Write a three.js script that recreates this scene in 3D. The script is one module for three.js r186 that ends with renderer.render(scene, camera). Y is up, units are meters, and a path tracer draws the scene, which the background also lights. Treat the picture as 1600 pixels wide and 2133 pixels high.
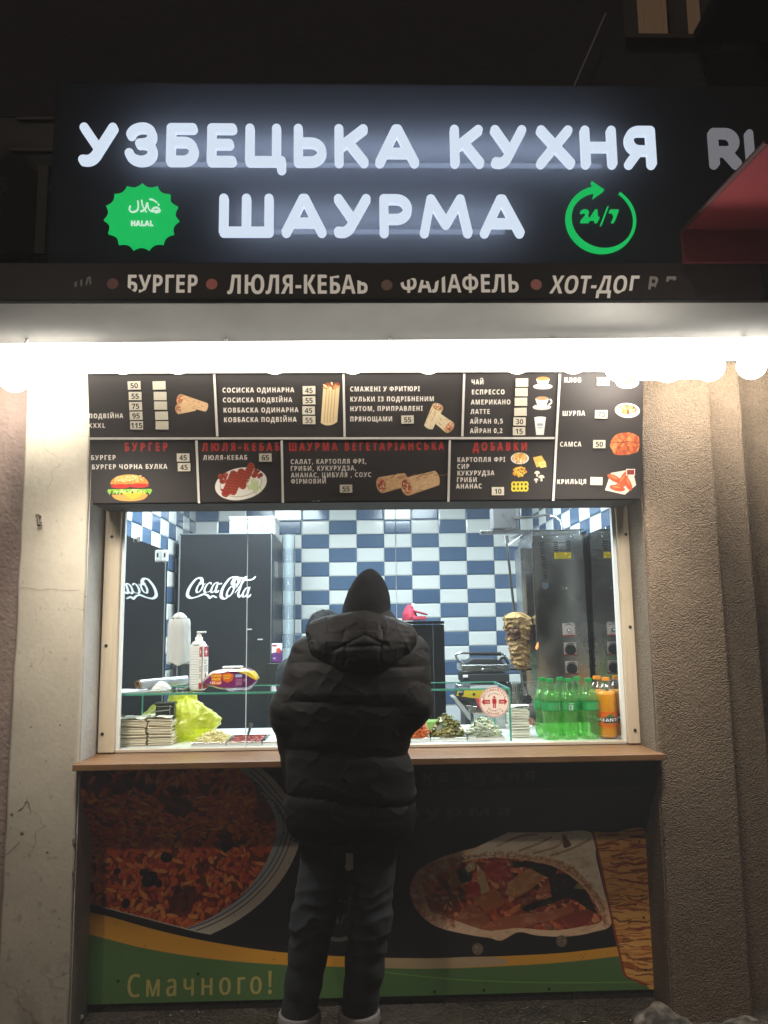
import * as THREE from 'three';
import { mergeGeometries } from 'three/addons/utils/BufferGeometryUtils.js';
import { RoundedBoxGeometry } from 'three/addons/geometries/RoundedBoxGeometry.js';
import { RectAreaLightUniformsLib } from 'three/addons/lights/RectAreaLightUniformsLib.js';

// ---------------------------------------------------------------- camera, sky, exposure
const scene = new THREE.Scene();
const PW = 1600, PH = 2133, FOCAL = 1664, CAM_Z = 3.1;      // the front face of the facade is the plane z = 0
const camera = new THREE.PerspectiveCamera(2 * Math.atan(PH / 2 / FOCAL) * 180 / Math.PI, 768 / 1024, 0.05, 200);
camera.rotation.order = 'YXZ';
camera.position.set(0, 1.6, CAM_Z);
camera.rotation.set(7.95 * Math.PI / 180, -1.7 * Math.PI / 180, -0.75 * Math.PI / 180);
camera.updateMatrixWorld(true);
const renderer = new THREE.WebGLRenderer({ antialias: true });
renderer.setSize(768, 1024);
renderer.toneMapping = THREE.LinearToneMapping;
renderer.toneMappingExposure = 1;
renderer.shadowMap.enabled = true;
RectAreaLightUniformsLib.init();

// an overcast city night: an almost black, even sky and an unseen street lamp as directional light
const skyData = new Float32Array(64 * 32 * 4);
for (let i = 0; i < 64 * 32; i++) skyData.set([0.0056, 0.0044, 0.0058, 1], i * 4);
const sky = new THREE.DataTexture(skyData, 64, 32, THREE.RGBAFormat, THREE.FloatType);
sky.mapping = THREE.EquirectangularReflectionMapping; sky.needsUpdate = true;
scene.background = sky; scene.environment = sky;
const streetLight = new THREE.DirectionalLight(new THREE.Color(1, 0.82, 0.66), 0.42);
streetLight.position.set(-2, 10, 6.2); streetLight.target.position.set(0, 1, 0); streetLight.castShadow = true; streetLight.shadow.radius = 2.5;
Object.assign(streetLight.shadow.camera, { left: -4, right: 4, top: 5, bottom: -4, near: 0.1, far: 30 });
scene.add(streetLight, streetLight.target);
scene.fog = new THREE.FogExp2(new THREE.Color(0.9, 0.92, 0.95), 0.013);

// ---------------------------------------------------------------- helpers
const V = (x, y, z) => new THREE.Vector3(x, y, z);
function ray(px, py) { return V((px - PW / 2) / FOCAL, (PH / 2 - py) / FOCAL, -1).applyQuaternion(camera.quaternion); }
function at(px, py, z) { const d = ray(px, py), t = (z - CAM_Z) / d.z; return camera.position.clone().addScaledVector(d, t); }
function onPlane(px, py, p, n) { const d = ray(px, py), t = p.clone().sub(camera.position).dot(n) / d.dot(n); return camera.position.clone().addScaledVector(d, t); }
function onX(px, py, x) { return onPlane(px, py, V(x, 0, 0), V(1, 0, 0)); }
function onY(px, py, y) { return onPlane(px, py, V(0, y, 0), V(0, 1, 0)); }
const pxm = (z) => (CAM_Z - z) / FOCAL;                         // metres per photograph pixel at depth z
let seed = 7;
function rnd() { seed = (seed + 0x6d2b79f5) | 0; let t = Math.imul(seed ^ (seed >>> 15), 1 | seed); t = (t + Math.imul(t ^ (t >>> 7), 61 | t)) ^ t; return ((t ^ (t >>> 14)) >>> 0) / 4294967296; }
const rr = (a, b) => a + (b - a) * rnd();
const pick = (a) => a[Math.floor(rnd() * a.length) % a.length];
const lerp = (a, b, t) => a + (b - a) * t;
const clamp = (x, a = 0, b = 1) => Math.min(b, Math.max(a, x));
const sstep = (a, b, x) => { const t = clamp((x - a) / (b - a)); return t * t * (3 - 2 * t); };

const taken = new Map();
function numbered(name) { const n = taken.get(name) ?? 0; taken.set(name, n + 1); return n ? name + '_' + String(n).padStart(3, '0') : name; }
function tag(o, label, category, group) { o.userData.label = label; o.userData.category = category; if (group) o.userData.group = group; return o; }
function thing(name, label, category, pos = V(0, 0, 0), group) {
  const o = new THREE.Group(); o.name = numbered(name); o.position.copy(pos); scene.add(o);
  return tag(o, label, category, group);
}
function mesh(name, geo, mat) { const m = new THREE.Mesh(geo, mat); m.name = name; m.castShadow = m.receiveShadow = true; return m; }
function part(parent, name, geo, mat, label) { const m = mesh(name, geo, mat); if (label) m.userData.label = label; parent.add(m); return m; }
// a part whose geometry is given in world coordinates, moved into its thing's own axes
function wpart(t, name, geo, mat, label) { const o = worldPos(t); geo.translate(-o.x, -o.y, -o.z); return part(t, name, geo, mat, label); }
function worldPos(t) { const p = V(0, 0, 0); for (let o = t; o && o !== scene; o = o.parent) p.add(o.position); return p; }
function solo(name, geo, mat, label, category, group) { const m = mesh(numbered(name), geo, mat); scene.add(m); return tag(m, label, category, group); }
function struct(name, geo, mat) { const m = mesh(name, geo, mat); m.userData.kind = 'structure'; scene.add(m); return m; }
function copyOf(o, label, pos, turn) { const c = o.clone(); c.userData = { ...o.userData }; c.name = numbered(o.name.replace(/_\d{3}$/, '')); c.userData.label = label; if (pos) c.position.copy(pos); if (turn !== undefined) c.rotation.y = turn; scene.add(c); return c; }

function clean(g) { g = g.index ? g.toNonIndexed() : g; for (const k of Object.keys(g.attributes)) if (!['position', 'normal', 'uv', 'color'].includes(k)) g.deleteAttribute(k); if (!g.attributes.uv) g.setAttribute('uv', new THREE.BufferAttribute(new Float32Array(g.attributes.position.count * 2), 2)); return g; }
function merge(list) { const c = list.map(clean); const col = c.some((g) => g.attributes.color); if (col) for (const g of c) if (!g.attributes.color) g.setAttribute('color', new THREE.BufferAttribute(new Float32Array(g.attributes.position.count * 3).fill(1), 3)); return mergeGeometries(c); }
// uv in metres by the axis a face looks along
function metric(g, s = 1) {
  g = clean(g); const p = g.attributes.position, n = g.attributes.normal, u = new Float32Array(p.count * 2);
  for (let i = 0; i < p.count; i += 3) {
    const ax = Math.abs(n.getX(i) + n.getX(i + 1) + n.getX(i + 2)), ay = Math.abs(n.getY(i) + n.getY(i + 1) + n.getY(i + 2)), az = Math.abs(n.getZ(i) + n.getZ(i + 1) + n.getZ(i + 2));
    for (let k = i; k < i + 3; k++) {
      const x = p.getX(k), y = p.getY(k), z = p.getZ(k);
      if (az >= ax && az >= ay) { u[2 * k] = x * s; u[2 * k + 1] = y * s; } else if (ax >= ay) { u[2 * k] = z * s; u[2 * k + 1] = y * s; } else { u[2 * k] = x * s; u[2 * k + 1] = z * s; }
    }
  }
  g.setAttribute('uv', new THREE.BufferAttribute(u, 2)); return g;
}
function box(w, h, d, x = 0, y = 0, z = 0, r = 0) { const g = r ? new RoundedBoxGeometry(w, h, d, 2, r) : new THREE.BoxGeometry(w, h, d); return g.translate(x, y, z); }
function boxMM(x0, x1, y0, y1, z0, z1, r = 0) { return box(Math.abs(x1 - x0), Math.abs(y1 - y0), Math.abs(z1 - z0), (x0 + x1) / 2, (y0 + y1) / 2, (z0 + z1) / 2, r); }
function cyl(r0, r1, h, x = 0, y = 0, z = 0, seg = 20, open = false) { return new THREE.CylinderGeometry(r1, r0, h, seg, 1, open).translate(x, y, z); }
function rod(a, b, r, seg = 10, r2 = r) { const d = b.clone().sub(a), g = new THREE.CylinderGeometry(r2, r, d.length(), seg); g.applyQuaternion(new THREE.Quaternion().setFromUnitVectors(V(0, 1, 0), d.clone().normalize())); const m = a.clone().add(b).multiplyScalar(0.5); return g.translate(m.x, m.y, m.z); }
function tube(pts, r, seg = 24, rs = 8) { return new THREE.TubeGeometry(new THREE.CatmullRomCurve3(pts), seg, r, rs); }
function lathe(prof, seg = 24) { return new THREE.LatheGeometry(prof.map(([x, y]) => new THREE.Vector2(Math.max(x, 0.0001), y)), seg); }
function poly(pts) { const s = new THREE.Shape(); pts.forEach(([x, y], i) => (i ? s.lineTo(x, y) : s.moveTo(x, y))); return s; }
function extrude(shape, depth, bevel = 0, seg = 12) { return new THREE.ExtrudeGeometry(shape, bevel ? { depth: depth - 2 * bevel, bevelEnabled: true, bevelThickness: bevel, bevelSize: bevel, bevelOffset: -bevel, bevelSegments: 2, curveSegments: seg } : { depth, bevelEnabled: false, curveSegments: seg }); }
// a flat quad facing a given way: corners bottom-left, bottom-right, top-right, top-left, uv 0..1
function quad(a, b, c, d) {
  const g = new THREE.BufferGeometry();
  g.setAttribute('position', new THREE.BufferAttribute(new Float32Array([a, b, c, a, c, d].flatMap((p) => [p.x, p.y, p.z])), 3));
  g.setAttribute('uv', new THREE.BufferAttribute(new Float32Array([0, 0, 1, 0, 1, 1, 0, 0, 1, 1, 0, 1]), 2)); g.computeVertexNormals(); return g;
}

// noise
function hash3(x, y, z) { let h = Math.imul(x, 374761393) + Math.imul(y, 668265263) + Math.imul(z, 2147483647 ^ 0x5bd1e995); h = Math.imul(h ^ (h >>> 13), 1274126177); return ((h ^ (h >>> 16)) >>> 0) / 4294967296; }
function noise3(x, y, z, per = 0) {
  const xi = Math.floor(x), yi = Math.floor(y), zi = Math.floor(z), f = (t) => t * t * t * (t * (t * 6 - 15) + 10), u = f(x - xi), v = f(y - yi), w = f(z - zi);
  const m = per ? (a) => ((a % per) + per) % per : (a) => a, h = (a, b, c) => hash3(m(xi + a), m(yi + b), zi + c);
  return lerp(lerp(lerp(h(0, 0, 0), h(1, 0, 0), u), lerp(h(0, 1, 0), h(1, 1, 0), u), v), lerp(lerp(h(0, 0, 1), h(1, 0, 1), u), lerp(h(0, 1, 1), h(1, 1, 1), u), v), w) * 2 - 1;
}
function fbm(x, y, z, oct = 4) { let s = 0, a = 0.5, k = 1; for (let i = 0; i < oct; i++) { s += a * noise3(x * k, y * k, z * k + i * 17.3); a *= 0.5; k *= 2.03; } return s; }
function fbmT(u, v, z, per, oct = 4) { let s = 0, a = 0.5, k = per; for (let i = 0; i < oct; i++) { s += a * noise3(u * k, v * k, z + i * 17.3, k); a *= 0.5; k *= 2; } return s; }

// textures
function dataTex(n, fn, srgb = false, m = n) {
  const d = new Uint8Array(n * m * 4);
  for (let j = 0; j < m; j++) for (let i = 0; i < n; i++) { const c = fn(i / n, j / m, i, j), o = (j * n + i) * 4; if (typeof c === 'number') d[o] = d[o + 1] = d[o + 2] = clamp(c) * 255; else { d[o] = clamp(c[0]) * 255; d[o + 1] = clamp(c[1]) * 255; d[o + 2] = clamp(c[2]) * 255; } d[o + 3] = 255; }
  const t = new THREE.DataTexture(d, n, m); t.wrapS = t.wrapT = THREE.RepeatWrapping; t.magFilter = THREE.LinearFilter; t.minFilter = THREE.LinearMipmapLinearFilter; t.generateMipmaps = true;
  if (srgb) t.colorSpace = THREE.SRGBColorSpace; t.needsUpdate = true; return t;
}
function rep(t, s, s2 = s) { const c = t.clone(); c.repeat.set(s, s2); c.needsUpdate = true; return c; }
function canvasTex(w, h, draw) { const c = document.createElement('canvas'); c.width = w; c.height = h; const x = c.getContext('2d'); draw(x, w, h); const t = new THREE.CanvasTexture(c); t.colorSpace = THREE.SRGBColorSpace; t.anisotropy = 8; return t; }
const C = (r, g, b) => new THREE.Color().setRGB(r, g, b);
const std = (color, roughness = 0.6, o = {}) => new THREE.MeshStandardMaterial({ color: color instanceof THREE.Color ? color : new THREE.Color(color), roughness, ...o });
const phys = (color, roughness = 0.5, o = {}) => new THREE.MeshPhysicalMaterial({ color: color instanceof THREE.Color ? color : new THREE.Color(color), roughness, ...o });
const glow = (r, g, b, k = 1) => new THREE.MeshStandardMaterial({ color: C(r * 0.25, g * 0.25, b * 0.25), emissive: C(r, g, b), emissiveIntensity: k, roughness: 0.6 });

// naive surface nets over a signed distance function
function blob(sdf, lo, hi, cell, paint) {
  const n = [0, 1, 2].map((k) => Math.ceil((hi[k] - lo[k]) / cell) + 1), [nx, ny, nz] = n, f = new Float32Array(nx * ny * nz), id = new Int32Array(nx * ny * nz).fill(-1);
  let q = 0; for (let k = 0; k < nz; k++) for (let j = 0; j < ny; j++) for (let i = 0; i < nx; i++) f[q++] = sdf(lo[0] + i * cell, lo[1] + j * cell, lo[2] + k * cell);
  const pos = [], ix = (i, j, k) => (k * ny + j) * nx + i, cor = [[0, 0, 0], [1, 0, 0], [0, 1, 0], [1, 1, 0], [0, 0, 1], [1, 0, 1], [0, 1, 1], [1, 1, 1]], ed = [[0, 1], [2, 3], [4, 5], [6, 7], [0, 2], [1, 3], [4, 6], [5, 7], [0, 4], [1, 5], [2, 6], [3, 7]];
  for (let k = 0; k < nz - 1; k++) for (let j = 0; j < ny - 1; j++) for (let i = 0; i < nx - 1; i++) {
    const v = cor.map(([a, b, c]) => f[ix(i + a, j + b, k + c)]); let x = 0, y = 0, z = 0, m = 0;
    for (const [a, b] of ed) if ((v[a] < 0) !== (v[b] < 0)) { const t = v[a] / (v[a] - v[b]); x += lerp(cor[a][0], cor[b][0], t); y += lerp(cor[a][1], cor[b][1], t); z += lerp(cor[a][2], cor[b][2], t); m++; }
    if (m) { id[ix(i, j, k)] = pos.length / 3; pos.push(lo[0] + (i + x / m) * cell, lo[1] + (j + y / m) * cell, lo[2] + (k + z / m) * cell); }
  }
  const idx = [], face = (a, b, c, d, flip) => { if (a < 0 || b < 0 || c < 0 || d < 0) return; flip ? idx.push(a, c, b, a, d, c) : idx.push(a, b, c, a, c, d); };
  for (let k = 1; k < nz - 1; k++) for (let j = 1; j < ny - 1; j++) for (let i = 1; i < nx - 1; i++) {
    const s = f[ix(i, j, k)] < 0;
    if (s !== f[ix(i + 1, j, k)] < 0) face(id[ix(i, j - 1, k - 1)], id[ix(i, j, k - 1)], id[ix(i, j, k)], id[ix(i, j - 1, k)], !s);
    if (s !== f[ix(i, j + 1, k)] < 0) face(id[ix(i - 1, j, k - 1)], id[ix(i - 1, j, k)], id[ix(i, j, k)], id[ix(i, j, k - 1)], !s);
    if (s !== f[ix(i, j, k + 1)] < 0) face(id[ix(i - 1, j - 1, k)], id[ix(i, j - 1, k)], id[ix(i, j, k)], id[ix(i - 1, j, k)], !s);
  }
  const g = new THREE.BufferGeometry(), e = cell * 0.4, nor = new Float32Array(pos.length);
  for (let i = 0; i < pos.length; i += 3) { const [x, y, z] = [pos[i], pos[i + 1], pos[i + 2]]; let a = sdf(x + e, y, z) - sdf(x - e, y, z), b = sdf(x, y + e, z) - sdf(x, y - e, z), c = sdf(x, y, z + e) - sdf(x, y, z - e); const l = Math.hypot(a, b, c) || 1; nor[i] = a / l; nor[i + 1] = b / l; nor[i + 2] = c / l; }
  g.setAttribute('position', new THREE.BufferAttribute(new Float32Array(pos), 3)); g.setAttribute('normal', new THREE.BufferAttribute(nor, 3)); g.setIndex(idx);
  if (paint) { const col = new Float32Array(pos.length); for (let i = 0; i < pos.length; i += 3) col.set(paint(pos[i], pos[i + 1], pos[i + 2]), i); g.setAttribute('color', new THREE.BufferAttribute(col, 3)); }
  return clean(g);
}
const smin = (a, b, k) => { const h = Math.max(k - Math.abs(a - b), 0) / k; return Math.min(a, b) - h * h * k * 0.25; };
function cap(a, b, ra, rb = ra) { const dx = b.x - a.x, dy = b.y - a.y, dz = b.z - a.z, l2 = dx * dx + dy * dy + dz * dz; return (x, y, z) => { const t = clamp(((x - a.x) * dx + (y - a.y) * dy + (z - a.z) * dz) / l2); return Math.hypot(x - a.x - dx * t, y - a.y - dy * t, z - a.z - dz * t) - lerp(ra, rb, t); }; }
function ell(c, rx, ry, rz) { const m = Math.min(rx, ry, rz); return (x, y, z) => (Math.hypot((x - c.x) / rx, (y - c.y) / ry, (z - c.z) / rz) - 1) * m; }
function join(list, k) { return (x, y, z) => { let d = 1e3; for (const f of list) d = smin(d, f(x, y, z), k); return d; }; }

// outlines traced from a drawing (letters, emblems) into shapes with holes; size in metres per drawing pixel
function traced(w, h, draw, s, simplify = 0.35) {
  const c = document.createElement('canvas'); c.width = w; c.height = h; const x = c.getContext('2d'); x.fillStyle = '#000'; x.fillRect(0, 0, w, h); x.fillStyle = x.strokeStyle = '#fff'; x.lineCap = x.lineJoin = 'round'; draw(x);
  const d = x.getImageData(0, 0, w, h).data, val = (i, j) => (i < 0 || j < 0 || i >= w || j >= h ? 0 : d[(j * w + i) * 4] / 255) - 0.5, segs = new Map(), key = (p) => p[0].toFixed(3) + ',' + p[1].toFixed(3);
  for (let j = -1; j < h; j++) for (let i = -1; i < w; i++) {
    const a = val(i, j), b = val(i + 1, j), e = val(i + 1, j + 1), f = val(i, j + 1), k = (a > 0 ? 1 : 0) | (b > 0 ? 2 : 0) | (e > 0 ? 4 : 0) | (f > 0 ? 8 : 0); if (k === 0 || k === 15) continue;
    const T = [i + a / (a - b), j], R = [i + 1, j + b / (b - e)], B = [i + f / (f - e), j + 1], L = [i, j + a / (a - f)], add = (p, q) => segs.set(key(p), [p, q]);
    ({ 1: () => add(L, T), 2: () => add(T, R), 3: () => add(L, R), 4: () => add(R, B), 5: () => { add(L, T); add(R, B); }, 6: () => add(T, B), 7: () => add(L, B), 8: () => add(B, L), 9: () => add(B, T), 10: () => { add(T, R); add(B, L); }, 11: () => add(B, R), 12: () => add(R, L), 13: () => add(R, T), 14: () => add(T, L) })[k]();
  }
  const loops = []; while (segs.size) { let [k0, [p, q]] = segs.entries().next().value; const l = [p]; segs.delete(k0); for (let kk = key(q); kk !== k0 && segs.has(kk);) { const [pp, qq] = segs.get(kk); segs.delete(kk); l.push(pp); kk = key(qq); } if (l.length > 5) loops.push(l); }
  const thin = (l) => { const keep = (a, b) => { let m = 0, at = -1; const [x0, y0] = l[a], [x1, y1] = l[b % l.length], L = Math.hypot(x1 - x0, y1 - y0) || 1e-6; for (let i = a + 1; i < b; i++) { const dd = Math.abs((x1 - x0) * (y0 - l[i][1]) - (x0 - l[i][0]) * (y1 - y0)) / L; if (dd > m) { m = dd; at = i; } } return m > simplify ? [...keep(a, at), ...keep(at, b)] : [l[a]]; }; const h2 = l.length >> 1; return [...keep(0, h2), ...keep(h2, l.length - 1), l[l.length - 1]]; };
  const area = (l) => l.reduce((t, [x0, y0], i) => { const [x1, y1] = l[(i + 1) % l.length]; return t + x0 * y1 - x1 * y0; }, 0) / 2;
  const out = loops.map((l) => ({ a: area(l), l: thin(l) })).filter((o) => Math.abs(o.a) > 3), sign = Math.sign(out.reduce((m, o) => (Math.abs(o.a) > Math.abs(m) ? o.a : m), 0));
  const inside = ([px, py], l) => { let r = false; for (let i = 0, j = l.length - 1; i < l.length; j = i++) { const [xi, yi] = l[i], [xj, yj] = l[j]; if (yi > py !== yj > py && px < ((xj - xi) * (py - yi)) / (yj - yi) + xi) r = !r; } return r; };
  const pts = (l) => l.map(([u, v]) => new THREE.Vector2(u * s, -v * s)), solids = out.filter((o) => Math.sign(o.a) === sign);
  return solids.map((o) => { const sh = new THREE.Shape(pts(o.l)); for (const hole of out) if (Math.sign(hole.a) !== sign && inside(hole.l[0], o.l)) sh.holes.push(new THREE.Path(pts(hole.l))); return sh; });
}
// ---------------------------------------------------------------- measures
const ZF = -0.2, ZB = -2.75;                                  // window frame plane, back wall of the kitchen
const XL = at(405, 1150, ZB).x, XR = at(1101, 1150, ZB).x;     // side walls of the kitchen
const OL = at(163, 1560, 0).x, OR = at(1372, 1560, 0).x;       // the opening between the two pilasters
const GL = at(247, 1300, ZF).x, GR = at(1294, 1300, ZF).x;     // the glass
const YS = 1.103, YC = 1.114, YT = at(800, 1058, ZF).y;         // sill, counter, top of the glass
const GY = 0.15;                                             // the pavement
const YP = 2.065;                                             // top of the steel wall panels

// ---------------------------------------------------------------- textures shared by the setting
const T = {};
T.plaster = dataTex(512, (u, v) => { const a = fbmT(u, v, 1, 5, 5), b = fbmT(u, v, 9, 40, 3), s = sstep(0.24, 0.42, fbmT(u, v, 31, 3, 5)); const k = 0.9 + a * 0.12 + b * 0.08; return [k, k * (0.985 - s * 0.03), k * (0.96 - s * 0.08)]; }, false);
T.plasterBump = dataTex(512, (u, v) => 0.5 + 0.35 * fbmT(u, v, 3, 8, 4) + 0.35 * fbmT(u, v, 5, 60, 3));
T.grit = dataTex(512, (u, v) => { const g = fbmT(u, v, 2, 110, 2); return 0.5 + 0.9 * g + 0.15 * fbmT(u, v, 7, 12, 3); });
T.gritCol = dataTex(512, (u, v) => { const g = fbmT(u, v, 2, 110, 2), k = 0.9 + 0.62 * g + 0.16 * fbmT(u, v, 4, 6, 4); return [k, k * 0.98, k * 0.94]; });
T.fine = dataTex(256, (u, v) => 0.5 + 0.6 * fbmT(u, v, 11, 40, 3));
T.wood = dataTex(512, (u, v) => { const y = v * 9 + 0.5 * fbmT(u, v, 3, 3, 3), g = fbmT(u * 0.35, y, 0, 1, 1), st = 0.5 + 0.5 * Math.sin((v * 60 + 7 * fbmT(u, v, 5, 3, 4)) * 2), f = 0.5 + 0.5 * noise3(u * 14, v * 220, 2); const k = 0.72 + 0.16 * st + 0.2 * f * f + g * 0.1; return [k, k * 0.93, k * 0.84]; });
T.steel = dataTex(256, (u, v) => 0.5 + 0.35 * noise3(u * 6, v * 128, 1) + 0.2 * noise3(u * 20, v * 256, 5));
T.smudge = dataTex(256, (u, v) => { const s = 0.5 + 0.7 * fbmT(u, v, 21, 4, 5); return [s, s, s]; });
T.asphalt = dataTex(512, (u, v) => { const a = fbmT(u, v, 1, 90, 2), b = fbmT(u, v, 6, 7, 5), s = sstep(0.1, 0.3, b); const k = 0.75 + a * 0.7 + b * 0.5; return [k, k * 0.97, k * (0.92 - 0.05 * s)]; });
const M = {};
M.plaster = std(C(0.45, 0.4, 0.325), 0.85, { map: rep(T.plaster, 1.1), bumpMap: rep(T.plasterBump, 1.6), bumpScale: 0.0006 });
// the left pilaster: old paint with specks, scuffs and splashes of dirt, more of them near the pavement
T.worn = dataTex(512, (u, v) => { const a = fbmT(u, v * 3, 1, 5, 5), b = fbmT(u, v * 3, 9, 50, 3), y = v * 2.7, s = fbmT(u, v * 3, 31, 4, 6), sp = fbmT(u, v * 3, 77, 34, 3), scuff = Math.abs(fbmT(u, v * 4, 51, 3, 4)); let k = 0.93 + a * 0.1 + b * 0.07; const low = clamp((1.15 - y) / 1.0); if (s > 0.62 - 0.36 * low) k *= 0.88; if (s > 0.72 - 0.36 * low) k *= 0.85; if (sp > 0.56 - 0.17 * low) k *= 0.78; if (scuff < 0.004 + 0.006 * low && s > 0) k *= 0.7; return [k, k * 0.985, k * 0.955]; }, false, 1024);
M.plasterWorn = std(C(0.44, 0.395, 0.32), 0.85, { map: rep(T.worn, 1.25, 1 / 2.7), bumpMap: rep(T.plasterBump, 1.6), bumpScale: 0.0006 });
M.reveal = std(C(0.44, 0.42, 0.4), 0.85, { map: rep(T.plaster, 1.7), bumpMap: rep(T.plasterBump, 1.7), bumpScale: 0.0025 });
M.pink = std(C(0.29, 0.215, 0.185), 0.85, { map: rep(T.plaster, 0.9), bumpMap: rep(T.plasterBump, 1.4), bumpScale: 0.004 });
M.grit = std(C(0.175, 0.127, 0.086), 0.95, { map: rep(T.gritCol, 2.4), bumpMap: rep(T.grit, 2.4), bumpScale: 0.004 });
M.grit2 = std(C(0.185, 0.136, 0.093), 0.95, { map: rep(T.gritCol, 2.4), bumpMap: rep(T.grit, 2.4), bumpScale: 0.004 });
M.dark = std(C(0.02, 0.02, 0.022), 0.6);
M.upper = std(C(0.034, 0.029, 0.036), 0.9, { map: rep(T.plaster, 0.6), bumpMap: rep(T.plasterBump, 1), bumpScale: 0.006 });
M.steel = std(C(0.5, 0.5, 0.49), 0.32, { metalness: 1, roughnessMap: rep(T.smudge, 1.5), bumpMap: rep(T.steel, 2), bumpScale: 0.0004 });
M.mirror = std(C(0.74, 0.75, 0.76), 0.03, { metalness: 1 });
M.chrome = std(C(0.75, 0.75, 0.75), 0.12, { metalness: 1 });
M.grout = std(C(0.66, 0.68, 0.68), 0.9);
M.tileWhite = phys(C(0.72, 0.735, 0.71), 0.12, { clearcoat: 0.4, clearcoatRoughness: 0.05 });
M.tileBlue = phys(C(0.07, 0.125, 0.218), 0.12, { clearcoat: 0.4, clearcoatRoughness: 0.05 });
M.whites = [M.tileWhite, phys(C(0.69, 0.71, 0.69), 0.16), phys(C(0.735, 0.745, 0.715), 0.1)]; M.blues = [M.tileBlue, phys(C(0.06, 0.112, 0.2), 0.15), phys(C(0.078, 0.135, 0.228), 0.1)];
M.white = std(C(0.74, 0.74, 0.72), 0.5);
M.black = std(C(0.012, 0.012, 0.013), 0.35);
M.blackMatt = std(C(0.016, 0.016, 0.017), 0.75);
M.frame = std(C(0.56, 0.47, 0.34), 0.42, { roughnessMap: rep(T.smudge, 2) });
M.glass = phys(C(0.97, 0.99, 0.98), 0, { transmission: 1, thickness: 0, ior: 1.45 });
M.glassEdge = phys(C(0.1, 0.42, 0.3), 0.25, { transmission: 0.35, thickness: 0 });
M.seam = phys(C(0.75, 0.8, 0.8), 0.3, { transmission: 0.3, thickness: 0 });

// ---------------------------------------------------------------- ground
struct('pavement', (() => { const g = new THREE.PlaneGeometry(80, 80, 1, 1).rotateX(-Math.PI / 2).translate(0, GY, 0); return metric(g); })(), std(C(0.06, 0.048, 0.038), 0.75, { map: rep(T.asphalt, 1.3), bumpMap: rep(T.asphalt, 1.3), bumpScale: 0.008, roughnessMap: rep(T.smudge, 0.8) }));

// ---------------------------------------------------------------- facade
const X0 = at(32, 1300, 0).x, X1 = at(1512, 1300, 0).x, X2 = at(1580, 1300, -0.07).x;
function uneven(g, amp, k) { const p = g.attributes.position, n = g.attributes.normal; for (let i = 0; i < p.count; i++) { const d = amp * fbm(p.getX(i) * k, p.getY(i) * k, p.getZ(i) * k, 3); p.setXYZ(i, p.getX(i) + n.getX(i) * d, p.getY(i) + n.getY(i) * d, p.getZ(i) + n.getZ(i) * d); } return g; }
// a wall block whose long front edges are worn round and a little crooked
function pier(x0, x1, y0, y1, z0, z1, amp = 0.004) {
  const r = 0.012, s = new THREE.Shape(); s.moveTo(x0, -z0); s.lineTo(x0, -(z1 - r)); s.quadraticCurveTo(x0, -z1, x0 + r, -z1); s.lineTo(x1 - r, -z1); s.quadraticCurveTo(x1, -z1, x1, -(z1 - r)); s.lineTo(x1, -z0);
  const pts = s.getPoints(5), n = pts.length - 1, rows = 60, pos = [], idx = [];
  for (let j = 0; j <= rows; j++) for (let i = 0; i <= n; i++) { const y = lerp(y0, y1, j / rows), x = pts[i].x, z = -pts[i].y; const e = z > z1 - 0.02 && (x < x0 + 0.02 || x > x1 - 0.02) ? amp * fbm(x * 3, y * 9, 4, 4) : 0; pos.push(x + e * (x < (x0 + x1) / 2 ? 1 : -1), y, z - Math.abs(e) * 0.6); }
  for (let j = 0; j < rows; j++) for (let i = 0; i < n; i++) { const a = j * (n + 1) + i; idx.push(a, a + 1, a + n + 2, a, a + n + 2, a + n + 1); }
  const g = new THREE.BufferGeometry(); g.setAttribute('position', new THREE.BufferAttribute(new Float32Array(pos), 3)); g.setIndex(idx); g.computeVertexNormals(); return metric(g);
}
const HP = 2.66;
const lp = thing('plaster_pilaster', 'cream plaster pilaster left of the serving window, cracked and stained near its foot', 'pilaster', V((X0 + OL) / 2, 0, 0));
wpart(lp, 'shaft', pier(X0, OL, -0.02, HP, -0.32, 0), M.plasterWorn);
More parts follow.
